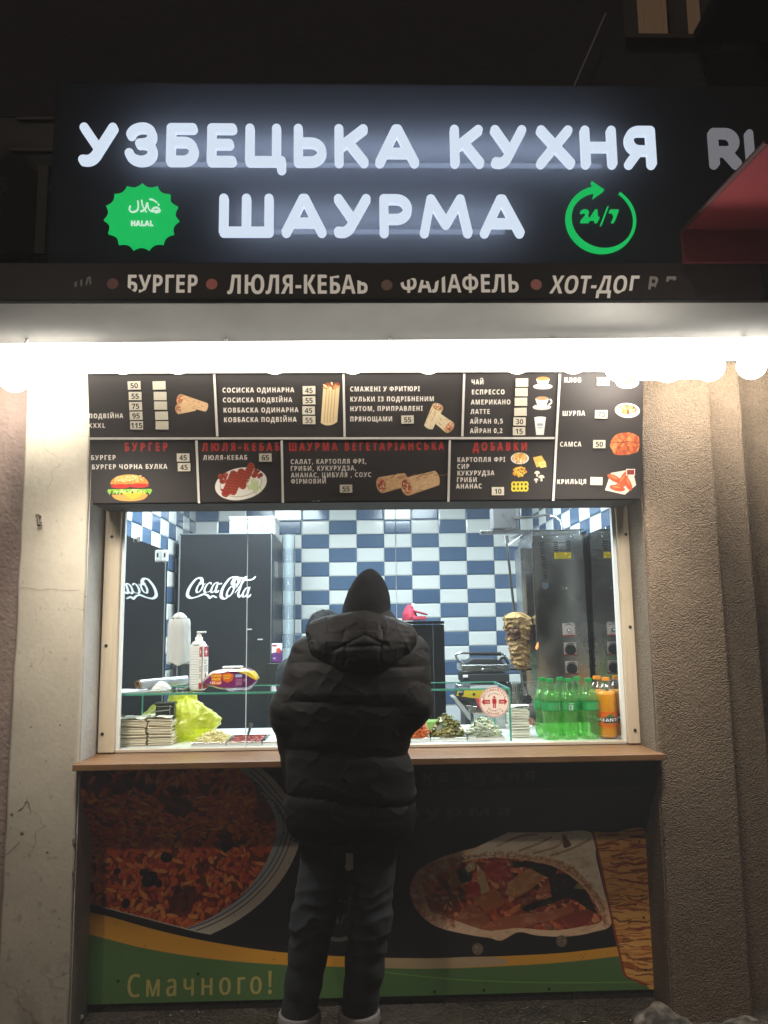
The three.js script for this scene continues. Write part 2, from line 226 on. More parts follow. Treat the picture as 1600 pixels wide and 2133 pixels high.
{ // hairline cracks and scars: thin open grooves and chips, dark matter in the plaster
  const crack = (pts, r) => tube(pts.map(([px, py]) => { const p = at(px, py, 0); p.z = 0.0006; return p; }), r, pts.length * 6, 4).scale(1, 1, 1);
  const cm = std(C(0.16, 0.13, 0.1), 0.95);
  const list = [crack([[34, 1225], [58, 1224], [84, 1229], [108, 1226], [134, 1230], [166, 1228]], 0.0004), crack([[38, 1688], [48, 1682], [56, 1668], [60, 1672], [65, 1694]], 0.0009), crack([[8, 1782], [22, 1772], [30, 1764], [42, 1752]], 0.0005)];
  const spot = (px, py, r, k = 1) => { const p = at(px, py, 0); return new THREE.SphereGeometry(r, 10, 8).scale(1, k, 0.15).translate(p.x, p.y, 0.0005); };
  list.push(spot(65, 1514, 0.003), spot(125, 1510, 0.003), spot(154, 1752, 0.006, 2.2), spot(153, 1817, 0.005, 2), spot(25, 1696, 0.005), spot(46, 1735, 0.006), spot(99, 1775, 0.004), spot(178, 1243, 0.003), spot(174, 1270, 0.0025));
  wpart(lp, 'crack', merge(list), cm);
  const b0 = at(82, 1076, 0), b1 = at(85, 1092, 0);
  const bm = std(C(0.14, 0.11, 0.085), 0.7, { metalness: 0.6 });
  wpart(lp, 'wall_hook', merge([rod(V(b0.x, b0.y, -0.005), V(b0.x, b0.y, 0.02), 0.008, 8), rod(V(b0.x, b0.y, 0.016), V(b1.x, b1.y - 0.004, 0.02), 0.0045, 8), box(0.016, 0.018, 0.008, b1.x, b1.y, 0.012, 0.002)]), bm);
}
const rp = thing('stucco_pilaster', 'brown rough stucco pilaster right of the serving window', 'pilaster', V((OR + X1) / 2, 0, 0));
wpart(rp, 'shaft', pier(OR, X1, -0.02, HP, -0.32, 0, 0.003), M.grit);
const rp2 = thing('stucco_pilaster', 'narrow recessed stucco strip beside the brown pilaster at the right', 'pilaster', V((X1 + X2) / 2, 0, -0.07));
wpart(rp2, 'shaft', pier(X1, X2, -0.02, HP, -0.32, -0.07, 0.003), M.grit2);
const rp3 = thing('stucco_wall', 'stucco wall at the right edge beyond the two stepped pilasters', 'wall', V(X2 + 0.8, 0, -0.16));
wpart(rp3, 'surface', pier(X2, X2 + 1.6, -0.02, HP, -0.32, -0.16, 0.003), M.grit2);
const pw = thing('pink_plaster_wall', 'pinkish plaster wall at the left edge beside the cream pilaster', 'wall', V(X0 - 0.8, 0, -0.06));
wpart(pw, 'surface', pier(X0 - 1.6, X0, -0.02, HP, -0.32, -0.06), M.pink);

// window reveals (side faces of the opening) and the solid wall round the glass
const shopFront = struct('shop_front_wall', merge([boxMM(OL - 0.002, GL - 0.045, 0, YT + 0.62, -0.33, ZF - 0.012), boxMM(GR + 0.045, OR + 0.002, 0, YT + 0.62, -0.33, ZF - 0.012), boxMM(GL - 0.045, GR + 0.045, YT + 0.03, YT + 0.62, -0.33, ZF - 0.03), boxMM(GL - 0.045, GR + 0.045, 0, YS - 0.05, -0.33, ZF - 0.03)].map((g) => g)), M.dark);
part(shopFront, 'left_reveal', metric(boxMM(OL, OL + 0.004, 0.02, HP - 0.05, ZF - 0.012, -0.016)), M.reveal);
part(shopFront, 'right_reveal', metric(boxMM(OR - 0.004, OR, 0.02, HP - 0.05, ZF - 0.012, -0.016)), M.grit2);
// upper storey of the building
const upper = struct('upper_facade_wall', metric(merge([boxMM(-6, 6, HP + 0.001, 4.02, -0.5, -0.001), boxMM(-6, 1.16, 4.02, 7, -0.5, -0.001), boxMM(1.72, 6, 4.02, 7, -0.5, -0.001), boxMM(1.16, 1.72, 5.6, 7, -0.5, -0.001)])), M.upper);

// ---------------------------------------------------------------- kitchen shell
const room = struct('kitchen_floor', metric(boxMM(XL - 0.1, XR + 0.1, -0.05, 0.012, ZB - 0.1, -0.33)), std(C(0.12, 0.1, 0.09), 0.5));
struct('kitchen_ceiling', metric(boxMM(XL - 0.1, XR + 0.1, 2.62, 2.72, ZB - 0.1, -0.33)), std(C(0.7, 0.7, 0.69), 0.8));
const wallBack = struct('kitchen_back_wall', boxMM(XL - 0.1, XR + 0.1, 0.012, 2.62, ZB - 0.1, ZB - 0.006), M.grout);
const wallLeft = struct('kitchen_left_wall', boxMM(XL - 0.1, XL - 0.006, 0.012, 2.62, ZB - 0.006, -0.33), M.grout);
const wallRight = struct('kitchen_right_wall', boxMM(XR + 0.006, XR + 0.1, 0.012, 2.62, ZB - 0.006, -0.33), M.grout);
// bevelled metro tiles, each its own piece
const tileCache = new Map();
function tileGeo(w, h) {
  const k = w.toFixed(3) + 'x' + h.toFixed(3); if (tileCache.has(k)) return tileCache.get(k);
  const a = w / 2, b = h / 2, bw = Math.min(0.009, a * 0.6, b * 0.6), t = 0.007, e = 0.003, P = [[-a, -b, -0.004], [a, -b, -0.004], [a, b, -0.004], [-a, b, -0.004], [-a, -b, e], [a, -b, e], [a, b, e], [-a, b, e], [-a + bw, -b + bw, t], [a - bw, -b + bw, t], [a - bw, b - bw, t], [-a + bw, b - bw, t]].map((p) => V(...p));
  const q = []; for (let i = 0; i < 4; i++) { const j = (i + 1) % 4; q.push(quad(P[i], P[j], P[4 + j], P[4 + i]), quad(P[4 + i], P[4 + j], P[8 + j], P[8 + i])); } q.push(quad(P[8], P[9], P[10], P[11]));
  const g = merge(q); tileCache.set(k, g); return g;
}
const TW = 57.5 * pxm(ZB), TH = 29.2 * pxm(ZB), G0 = at(800, 1112.3, ZB), GAP = 0.0032;
function layTile(parent, blue, w, h, p, turn) { const m = part(parent, 'tile', tileGeo(w - GAP, h - GAP), pick(blue ? M.blues : M.whites)); m.position.copy(p); m.rotation.y = turn; m.rotation.x = rr(-0.006, 0.006); m.rotation.z = rr(-0.003, 0.003); m.position.z += 0; }
for (let k = -5; k < 15; k++) {                                      // rows downward from the reference row
  const yt = G0.y - (k - 1) * TH - TH, yb = yt - TH, y1 = Math.min(yt + TH, 2.62), y0 = y1 - TH;
  const row = k, yLo = G0.y - row * TH, yHi = yLo + TH; if (yHi > 2.62 || yLo < 1.0) continue;
  for (let i = -11; i < 8; i++) {
    const a = Math.max(G0.x + i * TW, XL), b = Math.min(G0.x + (i + 1) * TW, XR); if (b - a < 0.012) continue;
    layTile(wallBack, ((i + row) % 2 + 2) % 2 === 0, b - a, TH, V((a + b) / 2, (yLo + yHi) / 2, ZB), 0);
  }
  for (let i = 0; i < 13; i++) {                                     // side walls run on from the corner
    const za = ZB + i * TW, zb = za + TW; if (zb > -0.35) break;
    const blue = ((i + row) % 2 + 2) % 2 === 0;
    if (yHi > YP || zb < -1.85) layTile(wallLeft, blue, TW, TH, V(XL, (yLo + yHi) / 2, (za + zb) / 2), Math.PI / 2);
    if (yHi > YP) layTile(wallRight, !blue, TW, TH, V(XR, (yLo + yHi) / 2, (za + zb) / 2), -Math.PI / 2);
  }
}
// polished steel sheets on the lower side walls
solo('steel_wall_panel', boxMM(XL + 0.009, XL + 0.013, 0.9, YP, -1.9, -0.34), M.mirror, 'polished dark steel sheet on the left kitchen wall mirroring the fridge', 'wall panel');
solo('steel_wall_panel', boxMM(XR - 0.013, XR - 0.009, 0.9, YP, -1.75, -0.34), M.mirror, 'polished steel sheet on the right kitchen wall mirroring the grill tower', 'wall panel');

// ceiling light panels of the kitchen
function ceilingPanel(x, z, w, d, label, k) {
  const t = thing('ceiling_light', label, 'ceiling light', V(x, 2.62, z), 'ceiling light panels of the kitchen');
  part(t, 'frame', merge([box(w + 0.04, 0.02, 0.02, 0, -0.01, d / 2 + 0.01), box(w + 0.04, 0.02, 0.02, 0, -0.01, -d / 2 - 0.01), box(0.02, 0.02, d, w / 2 + 0.01, -0.01, 0), box(0.02, 0.02, d, -w / 2 - 0.01, -0.01, 0)]), M.white);
  part(t, 'diffuser', box(w, 0.006, d, 0, -0.012, 0), glow(0.85, 0.95, 1, 3));
  const l = new THREE.RectAreaLight(new THREE.Color(0.8, 0.94, 1), k, w, d); l.position.set(0, -0.03, 0); l.rotation.x = -Math.PI / 2; t.add(l);
}
ceilingPanel(-0.62, -1.25, 0.5, 1.1, 'glowing ceiling light panel over the left half of the kitchen', 27);
ceilingPanel(0.42, -1.25, 0.5, 1.1, 'glowing ceiling light panel over the right half of the kitchen', 27);

// ---------------------------------------------------------------- serving window: frame, panes
const win = thing('serving_window', 'wide serving window with cream metal posts and clear sliding panes', 'window', V((GL + GR) / 2, YS, ZF));
const FL = at(214, 1300, ZF).x, FR = at(1322, 1300, ZF).x;
for (const [x0, x1, xs, ys] of [[FL, GL, [233, 221, 213], [1118, 1345, 1529]], [GR, FR, [1304, 1313, 1323], [1113, 1306, 1521]]]) {
  const post = wpart(win, 'post', boxMM(x0, x1, YS + 0.004, YT + 0.05, ZF - 0.03, ZF + 0.012, 0.004), M.frame);
  xs.forEach((px, i) => { const p = at(px, ys[i], ZF + 0.012); post.add(mesh('screw', merge([new THREE.CylinderGeometry(0.006, 0.007, 0.004, 12).rotateX(Math.PI / 2), new THREE.BoxGeometry(0.008, 0.0016, 0.002).rotateZ(i).translate(0, 0, 0.0022)]).translate(p.x - win.position.x, p.y - win.position.y, ZF + 0.013 - win.position.z), std(C(0.05, 0.045, 0.04), 0.5, { metalness: 0.7 }))); });
  const e = x0 === FL ? [GL, GL + 0.012] : [GR - 0.014, GR];
  wpart(win, 'pane_channel', boxMM(e[0], e[1], YS + 0.004, YT + 0.05, ZF - 0.032, ZF - 0.008), M.white);
}
wpart(win, 'top_rail', boxMM(GL, GR, YT, YT + 0.05, ZF - 0.034, ZF - 0.004), M.white);
wpart(win, 'bottom_rail', boxMM(GL, GR, YS + 0.002, YS + 0.014, ZF - 0.03, ZF - 0.004, 0.002), std(C(0.5, 0.44, 0.36), 0.4));
const SX1 = at(513, 1300, ZF).x, SX2 = at(827, 1300, ZF).x, SX3 = at(982, 1450, ZF).x;
for (const [a, b, z] of [[GL, SX1 + 0.01, -0.016], [SX1, SX2 + 0.01, -0.024], [SX2, GR, -0.012]]) {
  const p = wpart(win, 'pane', quad(V(a, YS + 0.012, ZF + z), V(b, YS + 0.012, ZF + z), V(b, YT + 0.01, ZF + z), V(a, YT + 0.01, ZF + z)), M.glass);
}
for (const [x, y1, z] of [[SX1, YT + 0.01, -0.015], [SX2, YT + 0.01, -0.011]]) wpart(win, 'pane_edge', boxMM(x - 0.0013, x + 0.0013, YS + 0.012, y1, ZF + z - 0.004, ZF + z + 0.002), M.seam);

// round keep-your-distance sticker on the right pane
{
  const s = at(1030, 1462, ZF - 0.008), R = 30.5 * pxm(ZF);
  const tex = canvasTex(512, 512, (x) => {
    x.fillStyle = '#f3e3d6'; x.fillRect(0, 0, 512, 512); x.strokeStyle = '#b5373a'; x.lineWidth = 9; x.beginPath(); x.arc(256, 256, 243, 0, 7); x.stroke();
    const arc = (txt, r, mid, size, step, up) => { x.font = 'bold ' + size + 'px sans-serif'; x.fillStyle = '#8d4a44'; x.textAlign = 'center'; x.textBaseline = 'middle'; [...txt].forEach((ch, i) => { const a = mid + (up ? 1 : -1) * (i - (txt.length - 1) / 2) * step; x.save(); x.translate(256 + r * Math.sin(a), 256 - r * Math.cos(a)); x.rotate(up ? a : a + Math.PI); x.fillText(ch, 0, 0); x.restore(); }); };
    arc('ДОТРИМУЙТЕСЬ', 205, 0, 50, 0.215, true); arc('дистанції', 145, 0, 40, 0.2, true); arc("ЗДОРОВ'Я", 205, Math.PI, 50, 0.2, false); arc('бережіть', 150, Math.PI, 40, 0.2, false);
    x.fillStyle = '#b5282e'; x.beginPath(); x.arc(256, 178, 20, 0, 7); x.fill(); x.beginPath(); x.roundRect(220, 202, 72, 84, 12); x.fill(); x.fillRect(232, 270, 20, 92); x.fillRect(260, 270, 20, 92);
    for (const k of [-1, 1]) { x.save(); x.translate(256, 250); x.scale(k, 1); x.beginPath(); x.moveTo(76, -30); x.lineTo(172, -30); x.lineTo(172, -58); x.lineTo(222, 4); x.lineTo(172, 66); x.lineTo(172, 38); x.lineTo(76, 38); x.fill(); x.restore(); }
    x.fillStyle = '#f3e3d6'; x.font = 'bold 38px sans-serif'; x.textAlign = 'center'; x.fillText('1.5м', 128, 256); x.fillText('1.5м', 384, 256);
  });
  const g = new THREE.CircleGeometry(R, 48); solo('sticker', g.translate(s.x, s.y, s.z), std('#ffffff', 0.4, { map: tex, side: THREE.DoubleSide }), 'round pink and red keep distance sticker on the right window pane', 'sticker');
}

// ---------------------------------------------------------------- wooden sill with the printed apron below it
const woodMat = std(C(0.2, 0.108, 0.052), 0.4, { map: rep(T.wood, 0.8), bumpMap: rep(T.wood, 0.8), bumpScale: 0.0006 });
solo('window_sill', metric(boxMM(OL - 0.004, OR + 0.008, YS - 0.024, YS, ZF - 0.03, 0.045, 0.003)), woodMat, 'brown wood grain sill board along the foot of the serving window', 'window sill');
// ---------------------------------------------------------------- canopy: light box sign, ticker board, soffit, lamps
const ZS = 0.4;                                               // front of the light box
const HS0 = at(800, 623, ZS + 0.02).y, HS1 = at(800, 546, ZS + 0.02).y, HS2 = at(800, 176, ZS).y;
const SL = at(106, 400, ZS).x, SR = 1.62;
const sign = thing('light_box_sign', 'long dark light box sign with glowing white letters, green badge and green clock ring', 'sign', V(0, HS1, ZS));
const boxMat = std(C(0.03, 0.03, 0.034), 0.7);
wpart(sign, 'case', merge([boxMM(SL, SR, HS1, HS2, 0.002, 0.02), boxMM(SL, SR, HS1, HS1 + 0.012, 0.02, ZS - 0.004), boxMM(SL, SR, HS2 - 0.012, HS2, 0.02, ZS - 0.004), boxMM(SL, SL + 0.012, HS1 + 0.012, HS2 - 0.012, 0.02, ZS - 0.004), boxMM(SR - 0.012, SR, HS1 + 0.012, HS2 - 0.012, 0.02, ZS - 0.004)]), boxMat);
wpart(sign, 'face_sheet', quad(V(SL, HS1, ZS), V(SR, HS1, ZS), V(SR, HS2, ZS), V(SL, HS2, ZS)), phys(C(0.024, 0.024, 0.027), 0.9, { transmission: 0.5, thickness: 0, specularIntensity: 0.4, side: THREE.DoubleSide }));
for (const [x0, x1, py, k] of [[290, 1270, 312, 1], [490, 1060, 455, 0.9]]) {
  const a = at(x0, py, ZS), b = at(x1, py, ZS), y = (a.y + b.y) / 2, z = ZS - 0.1;
  const tb = wpart(sign, 'led_bar', rod(V(a.x, y, z), V(b.x, y, z), 0.009, 10), glow(0.62, 0.78, 1, 80 * k));
  const l = new THREE.RectAreaLight(new THREE.Color(0.62, 0.78, 1), 150 * k, b.x - a.x, 0.03); l.position.set((a.x + b.x) / 2 - sign.position.x, y - sign.position.y, z + 0.012 - sign.position.z); l.rotation.y = Math.PI; sign.add(l);
}
const letterMat = glow(0.66, 0.76, 0.9, 1.0);
// letters as rounded strokes: centre lines in a box w wide and h high
const GLYPH = {
  У: (p) => { p.m(0, 0); p.l(0.52, 0.64); p.m(1, 0); p.l(0.5, 0.74); p.q(0.36, 1, 0.12, 1); p.l(0, 0.99); },
  З: (p) => { p.m(0.04, 0.2); p.b(0.12, -0.06, 0.96, -0.12, 0.96, 0.24); p.b(0.96, 0.44, 0.72, 0.48, 0.44, 0.48); p.m(0.6, 0.48); p.b(0.84, 0.5, 1, 0.56, 1, 0.74); p.b(1, 1.1, 0.12, 1.08, 0, 0.78); },
  Б: (p) => { p.m(0.94, 0); p.l(0, 0); p.l(0, 1); p.l(0.55, 1); p.b(1.15, 1, 1.15, 0.42, 0.55, 0.42); p.l(0, 0.42); },
  Е: (p) => { p.m(1, 0); p.l(0, 0); p.l(0, 1); p.l(1, 1); p.m(0, 0.48); p.l(0.86, 0.48); },
  Ц: (p) => { p.m(0, 0); p.l(0, 1); p.l(0.84, 1); p.l(0.84, 0); p.m(0.84, 1); p.l(1, 1); p.l(1, 1.23); },
  Ь: (p) => { p.m(0, 0); p.l(0, 1); p.l(0.5, 1); p.b(1.17, 1, 1.17, 0.42, 0.5, 0.42); p.l(0, 0.42); },
  К: (p) => { p.m(0, 0); p.l(0, 1); p.m(0.98, 0); p.l(0.04, 0.56); p.m(0.36, 0.38); p.l(1, 1); },
  А: (p) => { p.m(0, 1); p.l(0.47, 0); p.l(0.53, 0); p.l(1, 1); p.m(0.16, 0.72); p.l(0.84, 0.72); },
  Х: (p) => { p.m(0.04, 0); p.l(1, 1); p.m(0.96, 0); p.l(0, 1); },
  Н: (p) => { p.m(0, 0); p.l(0, 1); p.m(1, 0); p.l(1, 1); p.m(0, 0.5); p.l(1, 0.5); },
  Я: (p) => { p.m(1, 1); p.l(1, 0); p.l(0.5, 0); p.b(-0.12, 0, -0.12, 0.6, 0.5, 0.6); p.l(1, 0.6); p.m(0.46, 0.6); p.l(0, 1); },
  Ш: (p) => { p.m(0, 0); p.l(0, 1); p.l(1, 1); p.l(1, 0); p.m(0.5, 0); p.l(0.5, 1); },
  Р: (p) => { p.m(0, 1); p.l(0, 0); p.l(0.5, 0); p.b(1.17, 0, 1.17, 0.6, 0.5, 0.6); p.l(0, 0.6); },
  М: (p) => { p.m(0, 1); p.l(0.16, 0); p.l(0.5, 0.74); p.l(0.84, 0); p.l(1, 1); },
  R: (p) => { p.m(0, 1); p.l(0, 0); p.l(0.5, 0); p.b(1.12, 0, 1.12, 0.6, 0.5, 0.6); p.l(0, 0.6); p.m(0.54, 0.6); p.l(1, 1); },
  I: (p) => { p.m(0.5, 0); p.l(0.5, 1); },
};
function glyphGeo(ch, w, h, stroke, px2m, depth) {          // w, h: outer size in photograph pixels
  const S = 4, pad = 6, W = Math.ceil((w + 2 * pad) * S), H = Math.ceil((h * 1.3 + 2 * pad) * S);
  const shapes = traced(W, H, (x) => {
    const X = (u) => (pad + stroke / 2 + u * (w - stroke)) * S, Y = (v) => (pad + stroke / 2 + v * (h - stroke)) * S; x.lineWidth = stroke * S; x.beginPath();
    GLYPH[ch]({ m: (u, v) => x.moveTo(X(u), Y(v)), l: (u, v) => x.lineTo(X(u), Y(v)), q: (a, b, u, v) => x.quadraticCurveTo(X(a), Y(b), X(u), Y(v)), b: (a, b, c, d, u, v) => x.bezierCurveTo(X(a), Y(b), X(c), Y(d), X(u), Y(v)) }); x.stroke();
  }, px2m / S, 0.25);
  return extrude2(shapes, depth, 0.0025).translate(-pad * px2m, pad * px2m, 0);
}
function extrude2(shapes, depth, bevel = 0) { return new THREE.ExtrudeGeometry(shapes, bevel ? { depth: depth - bevel, bevelEnabled: true, bevelThickness: bevel, bevelSize: bevel * 0.8, bevelOffset: -bevel * 0.8, bevelSegments: 2, steps: 1 } : { depth, bevelEnabled: false }); }
const K = pxm(ZS);
function letterAt(ch, x0, x1, y0, y1, stroke, mat, parent) {
  const a = at(x0, y0, ZS), b = at(x1, y0, ZS), c = at((x0 + x1) / 2, y1, ZS), k = (b.x - a.x) / (x1 - x0), kv = (a.y - c.y) / (y1 - y0);
  const g = glyphGeo(ch, x1 - x0, y1 - y0, stroke, k, 0.02); g.scale(1, kv / k, 1); return wpart(parent, 'letter', g.translate(a.x, a.y, ZS + 0.001), mat);
}
const row1 = [['У', 170, 248], ['З', 265, 331], ['Б', 350, 416], ['Е', 434, 495], ['Ц', 513, 597], ['Ь', 613, 680], ['К', 697, 767], ['А', 781, 871], ['К', 936, 1005], ['У', 1020, 1094], ['Х', 1113, 1192], ['Н', 1206, 1279], ['Я', 1295, 1360]];
for (const [ch, x0, x1] of row1) { const y = lerp(262, 269, (x0 - 170) / 1190); letterAt(ch, x0, x1, y, y + 86, 18.6, letterMat, sign); }
const row2 = [['Ш', 459, 571], ['А', 588, 680], ['У', 696, 772], ['Р', 790, 857], ['М', 873, 981], ['А', 997, 1088]];
for (const [ch, x0, x1] of row2) { const y = lerp(409, 411, (x0 - 459) / 630); letterAt(ch, x0, x1, y, y + 87, 18.6, letterMat, sign); }

// green scalloped badge
const green = glow(0.004, 0.46, 0.1, 1.0), greenDim = glow(0.004, 0.32, 0.08, 1.0);
{
  const c = at(297, 455, ZS), n = 15, pts = []; for (let i = 0; i < 240; i++) { const a = i / 240 * 2 * Math.PI, w = Math.abs(Math.sin(a * n / 2)), r = (82 - 9 * Math.pow(w, 0.8)) * K; pts.push([Math.sin(a) * r, Math.cos(a) * r * 0.95]); }
  const b = wpart(sign, 'badge', extrude(poly(pts), 0.02, 0.003).translate(c.x, c.y, ZS + 0.001), green);
  const bw = glow(0.6, 0.78, 0.66, 1.0);
  const word = traced(440, 240, (x) => {                         // the script above, drawn as pen strokes
    x.lineWidth = 13; x.beginPath(); x.moveTo(60, 128); x.bezierCurveTo(40, 175, 60, 200, 95, 196); x.bezierCurveTo(140, 190, 150, 160, 146, 120); x.lineTo(140, 70); x.stroke();
    x.beginPath(); x.moveTo(182, 62); x.bezierCurveTo(186, 120, 205, 160, 232, 192); x.moveTo(238, 96); x.bezierCurveTo(236, 140, 222, 176, 176, 190); x.stroke();
    x.beginPath(); x.moveTo(246, 92); x.bezierCurveTo(252, 150, 262, 182, 300, 190); x.lineTo(384, 176); x.bezierCurveTo(370, 140, 338, 138, 316, 152); x.bezierCurveTo(302, 160, 292, 180, 300, 190); x.stroke();
    x.lineWidth = 12; x.beginPath(); x.moveTo(270, 50); x.bezierCurveTo(300, 44, 320, 66, 346, 84); x.stroke(); x.beginPath(); x.arc(366, 110, 9, 0, 7); x.fill();
    x.beginPath(); x.moveTo(384, 176); x.bezierCurveTo(380, 190, 360, 205, 330, 200); x.stroke();
  }, K * 0.2, 0.4);
  const o = at(265, 414, ZS); part(b, 'script_mark', extrude2(word, 0.006).translate(o.x - sign.position.x, o.y - sign.position.y, 0.0215), bw);
  const text = traced(440, 120, (x) => { x.font = 'bold 82px sans-serif'; x.textAlign = 'center'; x.fillText('HALAL', 220, 88); }, K * 0.195, 0.35);
  const o2 = at(259, 462, ZS); part(b, 'lettering', extrude2(text, 0.006).translate(o2.x - sign.position.x, o2.y - sign.position.y, 0.0215), bw);
}
// green round-the-clock ring
{
  const c = at(1250, 461, ZS), ring = traced(640, 660, (x) => {
    x.translate(320, 340); const R = 288; x.beginPath(); const N = 90, a0 = -100, a1 = 220; const P = (deg, r) => [Math.sin(deg * Math.PI / 180) * r, -Math.cos(deg * Math.PI / 180) * r];
    for (let i = 0; i <= N; i++) { const t = i / N, a = lerp(-10, -325, t), w = t < 0.45 ? 46 : lerp(46, 3, (t - 0.45) / 0.55); x.lineTo(...P(a, R + 8)); } for (let i = N; i >= 0; i--) { const t = i / N, a = lerp(-10, -325, t), w = t < 0.45 ? 46 : lerp(46, 3, (t - 0.45) / 0.55); x.lineTo(...P(a, R + 8 - w)); } x.fill();
    x.beginPath(); x.moveTo(-66, -342); x.lineTo(40, -262); x.lineTo(-58, -190); x.lineTo(-40, -262); x.closePath(); x.fill();
  }, K * 0.265, 0.4);
  const r = wpart(sign, 'clock_ring', extrude2(ring, 0.018, 0.002).translate(c.x - 320 * K * 0.265, c.y + 340 * K * 0.265, ZS + 0.001), green);
  const digits = traced(500, 260, (x) => { x.font = 'bold 196px sans-serif'; x.textAlign = 'center'; x.fillText('24', 138, 186); x.fillText('7', 416, 186); x.lineWidth = 15; x.lineCap = 'butt'; x.beginPath(); x.moveTo(262, 222); x.lineTo(348, 8); x.stroke(); }, K * 0.2, 0.35);
  const o = at(1200, 433, ZS); wpart(sign, 'digits', extrude2(digits, 0.018, 0.0015).translate(o.x, o.y, ZS + 0.001), green);
}
// letters of the neighbouring sign, cut off by the awning
{
  const t = thing('neighbour_sign', 'dim grey letters of a neighbouring sign beside the red awning at the right', 'sign', at(1500, 310, ZS)); const grey = glow(0.16, 0.16, 0.175, 1.0);
  letterAt('R', 1472, 1535, 273, 354, 18, grey, t); letterAt('I', 1546, 1566, 276, 352, 15, grey, t);
}
// ticker board under the light box
const TL = at(-40, 585, ZS + 0.02).x, TR = at(1590, 585, ZS + 0.02).x;
{
  const t = thing('ticker_board', 'long dark ticker display with pale food names, below the light box sign', 'sign', V(0, HS0, ZS + 0.02));
  const tw = 2048, k = tw / (TR - TL), th = Math.round((HS1 - HS0 - 0.006) * k);
  const draw = (base) => canvasTex(tw, th, (x) => {
    x.fillStyle = base; x.fillRect(0, 0, tw, th);
    const pt = (px, py) => { const p = at(px, py, ZS + 0.02); return [(p.x - TL) * k, (HS1 - 0.003 - p.y) * k]; };
    // names as the display shows them: lit only where its rows had been drawn
    const word = (s, x0, x1, y0, y1, cut, col = '#e2dad0', italic = '') => { x.save(); const q = cut.map(([a, b]) => pt(a, b)); x.beginPath(); q.forEach((p, i) => (i ? x.lineTo(...p) : x.moveTo(...p))); x.closePath(); x.clip(); x.font = italic + 'bold 100px sans-serif'; const w = x.measureText(s).width, [ax, ay] = pt(x0, y1), [bx] = pt(x1, y1), [, ty] = pt(x0, y0); x.translate(ax, ay); x.scale((bx - ax) / w, (ay - ty) / 72); x.fillStyle = col; x.fillText(s, 0, 0); x.restore(); };
    word('БУРГЕР', 260, 412, 571, 609, [[250, 560], [420, 560], [420, 625], [345, 625], [300, 604], [285, 612], [256, 592]]);
    word('ЛЮЛЯ-КЕБАБ', 472, 768, 571, 611, [[465, 560], [640, 560], [690, 575], [730, 568], [742, 582], [775, 590], [775, 625], [465, 625]]);
    word('ФАЛАФЕЛЬ', 833, 1084, 570, 609, [[826, 592], [860, 578], [905, 588], [930, 572], [960, 566], [1090, 560], [1090, 625], [826, 625]]);
    word('ХОТ-ДОГ', 1145, 1330, 573, 611, [[1140, 560], [1338, 560], [1338, 604], [1300, 606], [1270, 622], [1140, 625]], '#e2dad0', 'italic ');
    word('В П', 1347, 1410, 574, 611, [[1340, 560], [1412, 560], [1412, 582], [1372, 590], [1364, 603], [1340, 602]], '#7d7871', 'italic ');
    word('ПА', 150, 192, 571, 609, [[140, 592], [196, 570], [196, 590], [140, 600]], '#5d5955');
    for (const [px, py, c] of [[440, 591, '#8c5048'], [806, 593, '#5f4a40'], [1118, 592, '#84534a'], [233, 590, '#5c3c38']]) { const [a, b] = pt(px, py); x.fillStyle = c; x.beginPath(); x.arc(a, b, 15, 0, 7); x.fill(); }
  });
  const tex = draw('#3a3633'), lit = draw('#000000');                 // a display: its letters give light
  wpart(t, 'case', boxMM(TL, TR, HS0, HS1 - 0.002, 0.0, ZS + 0.018), boxMat);
  wpart(t, 'display', quad(V(TL + 0.004, HS0 + 0.003, ZS + 0.0195), V(TR - 0.004, HS0 + 0.003, ZS + 0.0195), V(TR - 0.004, HS1 - 0.005, ZS + 0.0195), V(TL + 0.004, HS1 - 0.005, ZS + 0.0195)), std('#ffffff', 0.5, { map: tex, emissive: C(0.42, 0.4, 0.37), emissiveMap: lit }));
}
// pale soffit between the ticker and the wall
solo('canopy_soffit', metric((() => { const s = poly([[-0.0, HP - 0.02], [-(ZS + 0.012), HS0 - 0.012], [-(ZS + 0.012), HS0 - 0.002], [0.0, HP + 0.02]]); return new THREE.ExtrudeGeometry(s, { depth: TR - TL + 0.5, bevelEnabled: false }).rotateY(Math.PI / 2).translate(TL - 0.2, 0, 0); })()), std(C(0.13, 0.128, 0.122), 0.7, { map: rep(T.plaster, 0.5) }), 'pale grey soffit under the canopy, brightly lit by the bulbs', 'soffit');

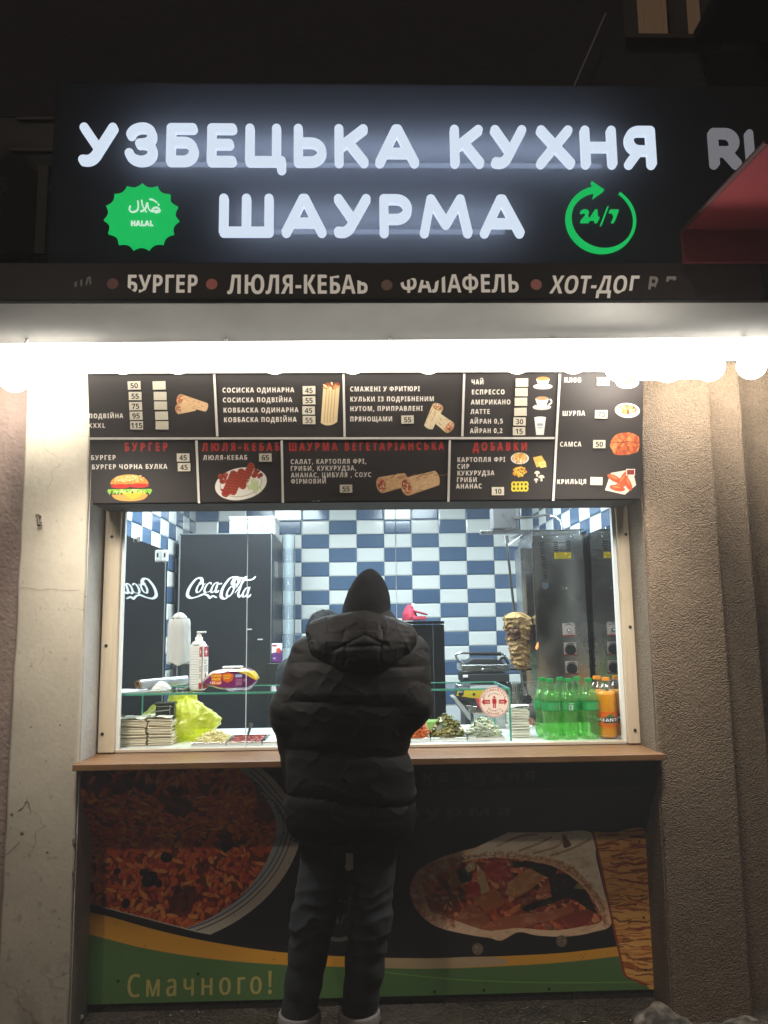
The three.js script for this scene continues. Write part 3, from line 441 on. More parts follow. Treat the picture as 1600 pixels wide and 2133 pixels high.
// lamps: soffit bulbs, two end lamps, and end bulbs added to whiten the surfaces
const warm = new THREE.Color(1, 0.94, 0.84);
function bulb(px, py, label, z = 0.215) {
  const p = at(px, py, z), top = lerp(HP - 0.02, HS0 - 0.012, z / (ZS + 0.012)), R = 0.058;
  const t = thing('bulb_lamp', label, 'lamp', p, 'bulbs under the canopy');
  part(t, 'socket', cyl(0.022, 0.022, 0.03, 0, 0.04, 0, 16), M.white);
  part(t, 'bulb', new THREE.SphereGeometry(R, 28, 20), glow(1, 0.95, 0.84, 5));
  const l = new THREE.PointLight(warm, px > 1250 ? 1.3 : 0.75, 0, 2); l.shadow.radius = 3; l.castShadow = true; t.add(l);
}
[[255, 747, 'glowing bulb, first one left of the menu heading row'], [370, 747, 'glowing bulb over the menu wraps, second from the left over the board'], [572, 747, 'glowing bulb over the hot dog column of the menu'], [735, 747, 'glowing bulb over the middle of the menu board'], [893, 747, 'glowing bulb over the right of the menu centre'], [1078, 747, 'glowing bulb over the drinks column of the menu'], [1195, 747, 'glowing bulb over the right end column of the menu'], [1292, 764, 'glowing bulb at the right end of the menu board'],
  [1392, 766, 'glowing bulb close to the brown stucco pilaster', 0.12], [1478, 764, 'glowing bulb near the step of the stucco pilasters', 0.12], [1566, 760, 'glowing bulb at the right edge of the picture', 0.08], [30, 786, 'added glowing bulb at the left edge, whitening the plaster', 0.11], [128, 792, 'glowing bulb close to the cream plaster pilaster', 0.11]].forEach((a) => bulb(...a));
{ // added light bar: a glowing tube that fills the glare between the bulbs
  const z = 0.215, a = at(-60, 741, z), b = at(1660, 726, z), t = thing('added_light_bar', 'added opal light bar along the canopy, filling the lamp glare over the menu', 'light bar', a.clone().add(b).multiplyScalar(0.5));
  wpart(t, 'glare_tube', rod(a, b, 0.044, 20), glow(1, 0.97, 0.9, 3));
  for (let i = 0; i < 6; i++) { const p = a.clone().lerp(b, (i + 0.5) / 6), l = new THREE.RectAreaLight(warm, 3.2, b.distanceTo(a) / 6, 0.08); l.position.copy(p.sub(t.position)).add(V(0, -0.042, -0.03)); l.rotation.x = -Math.PI / 2 + 0.62; t.add(l); }
  for (const k of [0.06, 0.3, 0.5, 0.7, 0.94]) { const p = a.clone().lerp(b, k); wpart(t, 'clip', rod(p.clone().add(V(0, 0.04, -0.01)), V(p.x, lerp(HP - 0.02, HS0 - 0.012, 0.18 / (ZS + 0.012)), 0.18), 0.006, 8), M.white); }
}
function flood(px0, py0, px1, py1, z, R, label) {               // a long opal diffuser on two bracket arms
  const a = at(px0, py0, z), b = at(px1, py1, z), c = a.clone().add(b).multiplyScalar(0.5), t = thing('flood_lamp', label, 'lamp', c, 'large lamps at the ends of the canopy'), h = b.clone().sub(a).multiplyScalar(0.5), L = h.length();
  part(t, 'diffuser_light', new THREE.CapsuleGeometry(R, 2 * L, 12, 28).rotateZ(Math.PI / 2 + Math.atan2(h.y, h.x)), glow(1, 0.96, 0.87, 5));
  for (const k of [-0.6, 0.6]) { const q = h.clone().multiplyScalar(k); const wp = c.clone().add(q), sight = wp.clone().sub(camera.position), foot = wp.clone().addScaledVector(sight, (0.004 - wp.z) / sight.z).sub(c); part(t, 'bracket_arm', rod(q.clone().add(V(0, 0, -R * 0.6)), foot, 0.008, 8), M.white);
    
    const f = new THREE.SpotLight(warm, 3.7, 0, 0.92, 1, 2); f.shadow.radius = 4; f.castShadow = true; f.position.set(q.x, q.y - R * 0.5, -R - 0.03); t.add(f, f.target); f.target.position.set(q.x + (c.x > 0 ? -0.5 : 0.5), q.y - 1.35, -0.62); }
}
flood(0, 772, 112, 776, 0.6, 0.05, 'large overexposed lamp at the left edge of the picture, before the cream pilaster');
flood(1340, 764, 1470, 760, 0.6, 0.045, 'long overexposed lamp at the right edge of the picture, before the stucco pilaster');

// ---------------------------------------------------------------- red awning, old sign case, upper window, pale rod
{
  const z0 = 0.45, a = at(1421, 478, z0), d = at(1421, 545, z0), t = thing('red_awning', 'red awning of the neighbouring stall, cut by the right edge of the picture', 'awning', V(a.x, d.y, z0)), red = std(C(0.22, 0.02, 0.03), 0.9, { side: THREE.DoubleSide, bumpMap: rep(T.fine, 4), bumpScale: 0.001 });
  const f = onX(1600, 292, a.x + 0.004), zf = f.z, R = a.x + 1.6;
  wpart(t, 'canopy', metric(merge([quad(V(a.x, a.y, z0), V(R, a.y, z0), V(R, f.y, zf), V(a.x, f.y, zf)), quad(V(a.x, a.y + 0.004, z0), V(R, a.y + 0.004, z0), V(R, f.y + 0.004, zf), V(a.x, f.y + 0.004, zf)), quad(V(a.x, a.y, z0), V(a.x, f.y, zf), V(a.x, f.y + 0.004, zf), V(a.x, a.y + 0.004, z0))])), red);
  wpart(t, 'back_panel', boxMM(a.x, R, d.y, a.y, z0 - 0.02, z0), red);
  wpart(t, 'edge_rib', rod(V(a.x, a.y - 0.004, z0), V(a.x, f.y - 0.004, zf), 0.008, 8), std(C(0.05, 0.008, 0.01), 0.8));
  const o = thing('shop_canopy', 'dark canopy slab high at the upper right corner of the picture', 'canopy', V(1.6, 4.3, 0.2)), e = at(1450, 82, 0.02), q = onX(1522, 0, e.x);
  wpart(o, 'slab', merge([boxMM(e.x, e.x + 2, e.y, e.y + 0.05, 0, 1.2)]), std(C(0.012, 0.012, 0.013), 0.9));
}
{
  const x1 = SL - 0.004, y0 = at(60, 532, 0.3).y, y1 = at(60, 236, 0.3).y, t = thing('old_sign_case', 'dull grey-brown unlit sign case at the upper left edge beside the light box', 'sign', V(x1 - 0.4, y0, 0.3));
  const m = std(C(0.016, 0.013, 0.012), 0.7, { roughnessMap: rep(T.smudge, 1), map: rep(T.plaster, 1.5) });
  wpart(t, 'case', boxMM(x1 - 0.8, x1, y0, y1, 0.0, 0.28), m); wpart(t, 'face', metric(boxMM(x1 - 0.8, x1 - 0.02, y0 + 0.01, y1 - 0.01, 0.281, 0.288)), m);
  for (const [px, py, w] of [[75, 248, 0.14], [70, 313, 0.17]]) { const p = at(px, py, 0.29); wpart(t, 'slat', boxMM(p.x - w / 2, Math.min(p.x + w / 2, x1 - 0.025), p.y - 0.006, p.y + 0.006, 0.288, 0.296, 0.002), std(C(0.035, 0.035, 0.038), 0.5)); }
  const a = at(70, 345, 0.29), b = at(103, 345, 0.29); wpart(t, 'upright', boxMM(at(78, 400, 0.29).x, at(100, 400, 0.29).x, y0 + 0.012, at(80, 345, 0.29).y, 0.288, 0.294, 0.002), std(C(0.024, 0.02, 0.018), 0.6));
}
{
  const z = -0.12, x0 = at(1316, 40, z).x, x1 = at(1478, 40, z).x, y0 = at(1390, 80, z).y, t = thing('upper_window', 'dim upstairs window with striped curtains at the top right', 'window', V((x0 + x1) / 2, y0, z));
  const cur = std(C(0.2, 0.13, 0.08), 0.9, { emissive: C(0.05, 0.03, 0.017), emissiveIntensity: 1, bumpMap: rep(T.fine, 2), bumpScale: 0.002 });
  const wave = (a, b) => { const g = new THREE.PlaneGeometry(b - a, 0.9, 60, 1), p = g.attributes.position; for (let i = 0; i < p.count; i++) p.setZ(i, 0.012 * Math.sin(p.getX(i) * 150) + 0.006 * Math.sin(p.getX(i) * 63)); g.computeVertexNormals(); return g.translate((a + b) / 2, y0 + 0.45 + 0.012, z - 0.05); };
  const xm0 = at(1401, 40, z).x, xm1 = at(1428, 40, z).x, fr = std(C(0.04, 0.03, 0.024), 0.6);
  wpart(t, 'curtain', wave(x0 + 0.02, xm0), cur); wpart(t, 'curtain', wave(xm1, x1 - 0.02), cur);
  wpart(t, 'frame', merge([boxMM(x0 - 0.06, x0 + 0.02, y0, y0 + 1, z - 0.03, z + 0.02), boxMM(xm0, xm1, y0, y0 + 1, z - 0.03, z + 0.02), boxMM(x1 - 0.02, x1 + 0.06, y0, y0 + 1, z - 0.03, z + 0.02), boxMM(x0 - 0.06, x1 + 0.06, y0 - 0.02, y0, z - 0.03, z + 0.03)]), fr);
  wpart(t, 'pane', quad(V(x0 + 0.02, y0, z), V(xm0, y0, z), V(xm0, y0 + 1, z), V(x0 + 0.02, y0 + 1, z)), M.glass); wpart(t, 'pane', quad(V(xm1, y0, z), V(x1 - 0.02, y0, z), V(x1 - 0.02, y0 + 1, z), V(xm1, y0 + 1, z)), M.glass);
  solo('room_wall', boxMM(0.9, 2, 3.8, 5.8, -0.62, -0.52), M.dark, 'dark room wall behind the curtains of the upstairs window', 'wall');
  solo('slanting_pale_rod', rod(at(1192, 188, 0.06), at(1262, 28, 0.06), 0.0035, 8), std(C(0.3, 0.27, 0.28), 0.6), 'thin pale slanting rod on the dark wall above the sign', 'cable');  // the pale streak above the sign, laid out as a thin rod
}
// ---------------------------------------------------------------- menu board, leaning forward over the window
const BT = 12.5 * Math.PI / 180, BN = V(0, -Math.sin(BT), Math.cos(BT)), BU = V(0, Math.cos(BT), Math.sin(BT)), B0 = V(0, at(800, 1043, 0.018).y, 0.018);
const BL = onPlane(192, 1040, B0, BN).x, BR = onPlane(1336, 1040, B0, BN).x, BH = (2.618 - B0.y) / Math.cos(BT), BW = BR - BL;
const BK = 2048 / BW, bTex = [2048, Math.round(BH * BK)];
const bpt = (px, py) => { const p = onPlane(px, py, B0, BN); return [(p.x - BL) * BK, (BH - p.clone().sub(B0).dot(BU)) * BK, p]; };
const bs = () => (CAM_Z + 0.03) / FOCAL * BK;                   // canvas pixels per photograph pixel
const SEEDED = (s) => { seed = s; };
// ---- food drawn flat, as it is printed
function speck(x, n, fn) { for (let i = 0; i < n; i++) fn(i); }
function roll(x, cx, cy, L, r, ang, c1 = '#d9b184', fill = true) {   // a filled wrap, its open end at the front
  x.save(); x.translate(cx, cy); x.rotate(ang); x.fillStyle = c1; x.beginPath(); x.moveTo(0, -r); x.lineTo(L, -r * 0.8); x.quadraticCurveTo(L + r * 0.5, 0, L, r * 0.85); x.lineTo(0, r); x.fill();
  x.save(); x.clip(); for (let i = 0; i < 40; i++) { x.fillStyle = pick(['rgba(150,95,50,.35)', 'rgba(240,215,170,.4)', 'rgba(190,140,90,.4)']); x.beginPath(); x.ellipse(rr(0, L), rr(-r, r), rr(1, r * 0.4), rr(0.5, r * 0.12), rr(-0.3, 0.3), 0, 7); x.fill(); } x.restore();
  x.fillStyle = '#caa074'; x.beginPath(); x.ellipse(0, 0, r * 0.62, r, 0, 0, 7); x.fill(); x.fillStyle = '#8d4630'; x.beginPath(); x.ellipse(0, 0, r * 0.48, r * 0.82, 0, 0, 7); x.fill(); x.save(); x.clip();
  if (fill) for (let i = 0; i < 46; i++) { x.fillStyle = pick(['#c4563a', '#e0b08c', '#7f9a3c', '#f0ddc4', '#a83a28', '#d98a5a']); x.beginPath(); x.ellipse(rr(-r * 0.5, r * 0.5), rr(-r * 0.85, r * 0.85), rr(1, r * 0.2), rr(1, r * 0.12), rr(0, 3), 0, 7); x.fill(); } x.restore(); x.restore();
}
function plate(x, cx, cy, rx, ry, ang, c = '#e9e2d6') { x.save(); x.translate(cx, cy); x.rotate(ang); x.fillStyle = c; x.beginPath(); x.ellipse(0, 0, rx, ry, 0, 0, 7); x.fill(); x.strokeStyle = '#bdb4a6'; x.lineWidth = 2; x.beginPath(); x.ellipse(0, 0, rx * 0.8, ry * 0.78, 0, 0, 7); x.stroke(); x.restore(); }
function pile(x, cx, cy, rx, ry, cols, n, lx, ly) { for (let i = 0; i < n; i++) { const a = rr(0, 6.28), q = Math.sqrt(rnd()); x.fillStyle = pick(cols); x.beginPath(); x.ellipse(cx + Math.cos(a) * rx * q, cy + Math.sin(a) * ry * q, rr(lx * 0.5, lx), rr(ly * 0.6, ly), rr(0, 3.1), 0, 7); x.fill(); } }
const menuTex = canvasTex(bTex[0], bTex[1], (x, W, H) => {
  SEEDED(11); const s = bs(); x.fillStyle = '#2a2422'; x.fillRect(0, 0, W, H); x.textBaseline = 'alphabetic';
  const txt = (str, x0, y, x1, size, col = '#e8dfd2') => { const [a, b] = bpt(x0, y), [c] = bpt(x1, y); x.font = 'bold ' + size * s + 'px sans-serif'; x.letterSpacing = size * s * 0.09 + 'px'; const w = x.measureText(str).width; x.save(); x.translate(a, b); x.scale((c - a) / w, 1); x.fillStyle = col; x.fillText(str, 0, 0); x.restore(); x.letterSpacing = '0px'; };
  const head = (str, x0, y, x1, h) => { const [a, b] = bpt(x0, y), [c] = bpt(x1, y); x.font = 'bold 60px sans-serif'; x.letterSpacing = '17px'; const w = x.measureText(str).width - 17; x.save(); x.translate(a, b); x.scale((c - a) / w, h * s / 43); x.fillStyle = '#b02a22'; x.fillText(str, 0, 0); x.strokeStyle = '#b02a22'; x.lineWidth = 3; x.strokeText(str, 0, 0); x.restore(); x.letterSpacing = '0px'; };
  txt('ПОДВІЙНА', 185, 871, 258, 13); txt('XXXL', 184, 891, 221, 13);
  [['СОСИСКА ОДИНАРНА', 463, 818, 614], ['СОСИСКА ПОДВІЙНА', 464, 839, 610], ['КОВБАСКА ОДИНАРНА', 465, 860, 623], ['КОВБАСКА ПОДВІЙНА', 466, 880, 619], ['СМАЖЕНІ У ФРИТЮРІ', 729, 816, 876], ['КУЛЬКИ ІЗ ПОДРІБНЕНИМ', 729, 837, 906], ['НУТОМ, ПРИПРАВЛЕНІ', 729, 857, 882], ['ПРЯНОЩАМИ', 729, 878, 819], ['ЧАЙ', 982, 801, 1009], ['ЕСПРЕССО', 982, 822, 1053], ['АМЕРИКАНО', 981, 843, 1065], ['ЛАТТЕ', 980, 863, 1022], ['АЙРАН 0,5', 979, 883, 1049], ['АЙРАН 0,2', 979, 903, 1048], ['ПЛОВ', 1175, 797, 1212], ['ШУРПА', 1171, 866, 1220], ['САМСА', 1166, 931, 1212], ['КРИЛЬЦЯ', 1160, 1009, 1223], ['БУРГЕР', 189, 959, 243], ['БУРГЕР ЧОРНА БУЛКА', 191, 978, 350], ['ЛЮЛЯ-КЕБАБ', 423, 959, 517], ['САЛАТ, КАРТОПЛЯ ФРІ,', 605, 967, 765], ['ГРИБИ, КУКУРУДЗА,', 605, 981, 744], ['АНАНАС, ЦИБУЛЯ , СОУС', 606, 995, 775], ['ФІРМОВИЙ', 606, 1008, 681], ['КАРТОПЛЯ ФРІ', 952, 963, 1054], ['СИР', 952, 977, 979], ['КУКУРУДЗА', 952, 991, 1031], ['ГРИБИ', 951, 1005, 995], ['АНАНАС', 950, 1018, 1005]].forEach(([t, a, y, b]) => txt(t, a, y, b, 14));
  head('БУРГЕР', 259, 940, 350, 17); head('ЛЮЛЯ-КЕБАБ', 421, 940, 583, 17); head('ШАУРМА ВЕГЕТАРІАНСЬКА', 601, 939, 925, 17); head('ДОБАВКИ', 985, 939, 1099, 17);
  const at2 = (px, py, fn) => { const [a, b] = bpt(px, py); x.save(); x.translate(a, b); x.scale(s, s); fn(); x.restore(); };
  at2(398, 838, () => { roll(x, -26, 14, 34, 10, -0.15); roll(x, -22, -6, 56, 11, 0.3); });                              // wraps
  at2(688, 842, () => { x.fillStyle = '#d8bf92'; x.beginPath(); x.moveTo(-20, 38); x.lineTo(-14, -34); x.lineTo(20, -38); x.lineTo(14, 36); x.quadraticCurveTo(-4, 50, -20, 38); x.fill(); x.strokeStyle = '#b3935f'; x.lineWidth = 1.6; for (let i = -10; i < 14; i += 6) { x.beginPath(); x.moveTo(i - 3, 38); x.lineTo(i + 3, -32); x.stroke(); } pile(x, 2, -38, 17, 6, ['#c98c52', '#e9d4a0', '#8c3d24'], 26, 6, 3); });
  at2(918, 876, () => { roll(x, 18, 14, 40, 13, -2.5, '#dcc9a4'); roll(x, -6, -28, 46, 12, 2.0, '#dcc9a4'); });
  at2(1131, 797, () => { plate(x, 0, 8, 20, 6, 0); x.fillStyle = '#e9dcc8'; x.beginPath(); x.moveTo(-14, -8); x.lineTo(14, -8); x.quadraticCurveTo(10, 9, 0, 9); x.quadraticCurveTo(-10, 9, -14, -8); x.fill(); x.fillStyle = '#c07e3e'; x.beginPath(); x.ellipse(0, -8, 13, 4, 0, 0, 7); x.fill(); });
  at2(1129, 839, () => { plate(x, 0, 9, 19, 6, 0); x.fillStyle = '#eee9e0'; x.beginPath(); x.moveTo(-14, -9); x.lineTo(14, -9); x.quadraticCurveTo(10, 9, 0, 9); x.quadraticCurveTo(-10, 9, -14, -9); x.fill(); x.lineWidth = 3; x.strokeStyle = '#eee9e0'; x.beginPath(); x.arc(15, -2, 5, -1.4, 1.8); x.stroke(); x.fillStyle = '#a9825a'; x.beginPath(); x.ellipse(0, -9, 13, 4, 0, 0, 7); x.fill(); });
  at2(1125, 888, () => { x.fillStyle = '#d9d5cf'; x.beginPath(); x.moveTo(-12, -17); x.lineTo(12, -17); x.lineTo(8, 18); x.lineTo(-8, 18); x.fill(); x.fillStyle = '#f2efe9'; x.beginPath(); x.ellipse(0, -17, 12.5, 3, 0, 0, 7); x.fill(); x.fillStyle = '#8f9a9c'; x.fillRect(-6, -6, 12, 5); x.fillRect(-5, 2, 10, 2); });
  at2(1307, 797, () => { plate(x, 0, 0, 24, 12, 0); pile(x, 0, -2, 18, 8, ['#c9863f', '#b0572a', '#e0b070'], 60, 4, 1.5); });
  at2(1307, 855, () => { plate(x, 0, 0, 26, 15, 0.08); x.fillStyle = '#a85a2a'; x.beginPath(); x.ellipse(0, -2, 20, 10, 0.08, 0, 7); x.fill(); pile(x, 0, -2, 17, 8, ['#c23b2a', '#e6b04a', '#7c9a3a', '#d9743a', '#f0e2c0'], 34, 5, 3); });
  at2(1301, 924, () => { x.fillStyle = '#b9562a'; x.beginPath(); x.moveTo(-31, 4); x.quadraticCurveTo(-26, -22, -2, -22); x.quadraticCurveTo(12, -26, 30, -14); x.quadraticCurveTo(34, 6, 28, 18); x.quadraticCurveTo(0, 28, -22, 22); x.closePath(); x.fill(); x.save(); x.clip(); pile(x, 0, 0, 32, 24, ['#cf6e3a', '#a8441f', '#d98a4f', '#c2602f'], 90, 9, 4); x.strokeStyle = '#7d3418'; x.lineWidth = 1.5; for (let i = 0; i < 6; i++) { x.beginPath(); x.moveTo(0, -2); x.quadraticCurveTo(rr(-12, 12), rr(-9, 9), 36 * Math.cos(i * 1.05), 28 * Math.sin(i * 1.05)); x.stroke(); } x.restore(); });
  at2(1294, 1003, () => { x.fillStyle = '#d8cdb9'; x.beginPath(); x.moveTo(-34, 18); x.lineTo(-22, -18); x.lineTo(24, -26); x.lineTo(32, 8); x.lineTo(8, 28); x.fill(); for (const [a, b, r] of [[-14, -6, 0.5], [2, 6, -0.4], [14, 4, 1.1], [-8, 14, 0.2], [6, -8, -1]]) { x.save(); x.translate(a, b); x.rotate(r); x.fillStyle = '#c24e2c'; x.beginPath(); x.ellipse(0, 0, 17, 6.5, 0, 0, 7); x.fill(); x.fillStyle = '#dd7b4a'; x.beginPath(); x.ellipse(-3, -2, 9, 2.2, 0, 0, 7); x.fill(); x.restore(); } x.fillStyle = '#e9e0d0'; x.fillRect(10, -26, 19, 14); x.fillStyle = '#8f2418'; x.fillRect(12, -24, 15, 10); });
  at2(270, 1016, () => {                                                                                                    // burger
    x.fillStyle = '#c9802f'; x.beginPath(); x.moveTo(-39, -7); x.bezierCurveTo(-38, -34, 38, -34, 39, -7); x.closePath(); x.fill(); x.fillStyle = '#e0a458'; x.beginPath(); x.ellipse(-4, -20, 26, 6, -0.05, 0, 7); x.fill(); x.fillStyle = '#f3dca8'; for (let i = 0; i < 40; i++) { x.beginPath(); x.ellipse(rr(-30, 30), rr(-25, -12), 1.4, 0.9, rr(0, 3), 0, 7); x.fill(); }
    x.fillStyle = '#b3241c'; x.beginPath(); x.ellipse(-18, -3, 20, 4.5, 0, 0, 7); x.ellipse(20, -4, 20, 4.5, 0, 0, 7); x.fill(); x.fillStyle = '#5a2c18'; x.beginPath(); x.roundRect(-36, 3, 72, 6, 3); x.fill(); x.fillStyle = '#7fae3c'; x.beginPath(); x.moveTo(-46, 9); for (let i = 0; i <= 18; i++) x.lineTo(-46 + i * 5.1, 6 + (i % 2) * 9 + rr(-2, 2)); x.lineTo(44, 3); x.lineTo(-44, 3); x.fill(); pile(x, 0, 8, 40, 4, ['#a9cf5a', '#6d9c2f', '#c8e084'], 40, 5, 1.5);
    x.fillStyle = '#eaa32c'; x.beginPath(); x.moveTo(-16, 12); x.lineTo(34, 11); x.lineTo(8, 27); x.fill(); x.fillStyle = '#c98a40'; x.beginPath(); x.moveTo(-37, 14); x.lineTo(37, 14); x.quadraticCurveTo(34, 28, 0, 28); x.quadraticCurveTo(-34, 28, -37, 14); x.fill(); x.fillStyle = '#eaa32c'; x.beginPath(); x.moveTo(-14, 13); x.lineTo(28, 13); x.lineTo(6, 25); x.fill();
  });
  at2(502, 1008, () => { plate(x, 0, 0, 54, 33, -0.2); for (const [a, b] of [[-24, 2], [-8, -2], [12, -14]]) { x.save(); x.translate(a, b); x.rotate(-1.15); x.fillStyle = '#a8432c'; x.beginPath(); x.roundRect(-27, -8, 58, 15, 6); x.fill(); x.strokeStyle = '#7c2a1a'; x.lineWidth = 1.8; for (let i = -22; i < 30; i += 6) { x.beginPath(); x.moveTo(i, -7); x.lineTo(i + 3, 7); x.stroke(); } x.restore(); } pile(x, -34, -12, 9, 8, ['#b0452c', '#8c301d'], 12, 6, 5); pile(x, 34, -20, 9, 7, ['#b0452c', '#8c301d'], 10, 6, 5); x.strokeStyle = '#c2cf90'; x.lineWidth = 1.6; for (let i = 0; i < 22; i++) { x.beginPath(); x.arc(26 + rr(-9, 9), 6 + rr(-9, 9), rr(4, 9), rr(0, 6), rr(3, 9)); x.stroke(); } x.fillStyle = '#a3232a'; x.beginPath(); x.ellipse(-32, 16, 12, 2.6, 0.5, 0, 7); x.fill(); });
  at2(853, 998, () => { roll(x, -58, 12, 52, 17, -0.22, '#d3a878'); roll(x, -6, 16, 66, 19, -0.28, '#d8b083'); x.strokeStyle = '#8f5c34'; x.lineWidth = 1.4; for (let i = 0; i < 7; i++) { x.beginPath(); x.moveTo(-40 + i * 18, rr(-10, 0)); x.lineTo(-22 + i * 18, rr(-16, -6)); x.stroke(); } });
  at2(1083, 955, () => { plate(x, 0, 0, 19, 12, 0); pile(x, 0, -1, 14, 8, ['#dd9c3c', '#eabb5a', '#c47e28'], 40, 7, 1.3); });
  at2(1124, 962, () => { x.fillStyle = '#e0ad50'; x.beginPath(); x.moveTo(-14, -9); x.lineTo(4, -13); x.lineTo(14, 4); x.lineTo(-6, 12); x.fill(); x.fillStyle = '#eec872'; x.beginPath(); x.moveTo(-4, 2); x.lineTo(12, -2); x.lineTo(15, 11); x.lineTo(2, 13); x.fill(); x.fillStyle = '#c48f38'; x.beginPath(); x.ellipse(-5, -3, 2, 1.4, 0, 0, 7); x.ellipse(6, 5, 2, 1.2, 0, 0, 7); x.fill(); });
  at2(1083, 983, () => pile(x, 0, 0, 15, 10, ['#e2a634', '#f0c050', '#c98a22'], 90, 2.4, 2));
  at2(1123, 993, () => { for (const [a, b, k] of [[-4, -6, 1], [5, 3, 1.1], [-6, 8, 0.8]]) { x.save(); x.translate(a, b); x.scale(k, k); x.fillStyle = '#d9cdb8'; x.beginPath(); x.arc(0, 0, 6, Math.PI, 0); x.fill(); x.fillRect(-2, 0, 4, 6); x.restore(); } });
  at2(1083, 1014, () => { x.strokeStyle = '#cdb62e'; x.lineWidth = 4; for (let i = 0; i < 8; i++) { x.beginPath(); x.arc(-12 + (i % 4) * 8, -5 + (i >> 2) * 9, 4.5, 0, 7); x.stroke(); } });
  x.fillStyle = '#cfd0cc'; { const [a, b] = bpt(650, 1046); x.fillRect(a, b - 4, 14, 2); x.fillRect(a + 18, b - 5, 12, 2); }
});
const board = thing('menu_board', 'long dark menu board with food pictures and price cards, tilted over the window', 'menu board', B0.clone());
const onB = (u, v, o = 0) => V(BL + u, B0.y, B0.z).addScaledVector(BU, v).addScaledVector(BN, o);
wpart(board, 'printed_sheet', quad(onB(0, 0), onB(BW, 0), onB(BW, BH), onB(0, BH)), phys('#ffffff', 0.5, { map: menuTex }));
const slab = box(BW, BH, 0.02, BW / 2, BH / 2, -0.0115); slab.rotateX(BT); wpart(board, 'backing', slab.translate(BL, B0.y, B0.z), M.dark);
wpart(board, 'underside', merge([boxMM(BL, BR, B0.y - 0.004, B0.y + 0.008, ZF - 0.004, B0.z - 0.012)]), std(C(0.05, 0.045, 0.042), 0.7));
// added pale strip behind the bulbs, whitens fully to extend their glare
{ const v0 = onPlane(800, 777, B0, BN).sub(B0).dot(BU); const g = box(BW - 0.002, BH - v0, 0.012, BW / 2, v0 + (BH - v0) / 2, 0.0065, 0.002); g.rotateX(BT); wpart(board, 'added_glare_strip', g.translate(BL, B0.y, B0.z), std(C(0.62, 0.6, 0.56), 0.6)); }
const lineMat = std(C(0.62, 0.58, 0.52), 0.6);
function divider(x0, y0, x1, y1, w) { const a = bpt(x0, y0)[2].addScaledVector(BN, 0.001), b = bpt(x1, y1)[2].addScaledVector(BN, 0.001), d = b.clone().sub(a), L = d.length(), u = d.normalize(), s = u.clone().cross(BN).multiplyScalar(w / 2), n = BN.clone().multiplyScalar(0.004); const q = (i, j, k) => (i ? b : a).clone().addScaledVector(s, j).addScaledVector(n, k); wpart(board, 'divider', merge([quad(q(0, 1, 1), q(1, 1, 1), q(1, -1, 1), q(0, -1, 1)), quad(q(0, 1, 0), q(1, 1, 0), q(1, 1, 1), q(0, 1, 1)), quad(q(0, -1, 1), q(1, -1, 1), q(1, -1, 0), q(0, -1, 0)), quad(q(0, 1, 0), q(0, 1, 1), q(0, -1, 1), q(0, -1, 0)), quad(q(1, 1, 1), q(1, 1, 0), q(1, -1, 0), q(1, -1, 1))]), lineMat); }
[[187, 913.5, 1155, 912.5], [446.6, 779, 453, 909], [715.6, 779, 718, 910], [967, 779, 963, 909], [1166, 779, 1152, 1043], [409.5, 917.5, 415, 1048], [587, 917, 589.5, 1047], [937, 917, 934, 1045]].forEach((l) => divider(...l, 0.0085));
{
  const vals = ['', '50', '55', '75', '95', '115', '45', '65', '30', '15', '70', '10'], cols = 4, cw = 128, ch = 84;
  const tex = canvasTex(512, 256, (x) => { vals.forEach((v, i) => { const a = (i % cols) * cw, b = Math.floor(i / cols) * ch; x.fillStyle = '#c9c0ac'; x.fillRect(a, b, cw, ch); x.fillStyle = '#15120f'; x.font = 'bold 70px sans-serif'; x.textAlign = 'center'; x.fillText(v, a + cw / 2, b + 69); }); });
  const mat = std('#ffffff', 0.7, { map: tex });
  const cards = [['50', 280, 803], ['55', 282, 825], ['75', 283, 846], ['95', 284, 866], ['115', 285, 886], ['', 332, 803], ['', 334, 825], ['', 335, 845], ['', 337, 866], ['', 338, 886], ['45', 644, 813], ['55', 644, 834], ['45', 643, 855], ['55', 644, 875], ['55', 849, 874], ['', 1087, 797], ['', 1086, 817], ['', 1085, 837], ['', 1084, 858], ['30', 1082, 878], ['15', 1081, 898], ['', 1256, 795], ['70', 1252, 863], ['50', 1248, 925], ['', 1242, 1002], ['45', 382, 953], ['45', 384, 973], ['65', 553, 953], ['55', 721, 1018], ['10', 1037, 1023]];
  for (const [v, px, py] of cards) {
    const i = vals.indexOf(v), p = bpt(px, py)[2], g = new THREE.BoxGeometry(0.0485, 0.0315, 0.002), u = g.attributes.uv; for (let k = 0; k < u.count; k++) u.setXY(k, ((i % cols) * cw + 2 + u.getX(k) * (cw - 4)) / 512, 1 - (Math.floor(i / cols) * ch + 2 + (1 - u.getY(k)) * (ch - 4)) / 256);
    g.rotateZ(rr(-0.02, 0.02)).rotateX(BT); const q = p.addScaledVector(BN, 0.0025); wpart(board, 'price_card', g.translate(q.x, q.y, q.z), mat);
  }
}

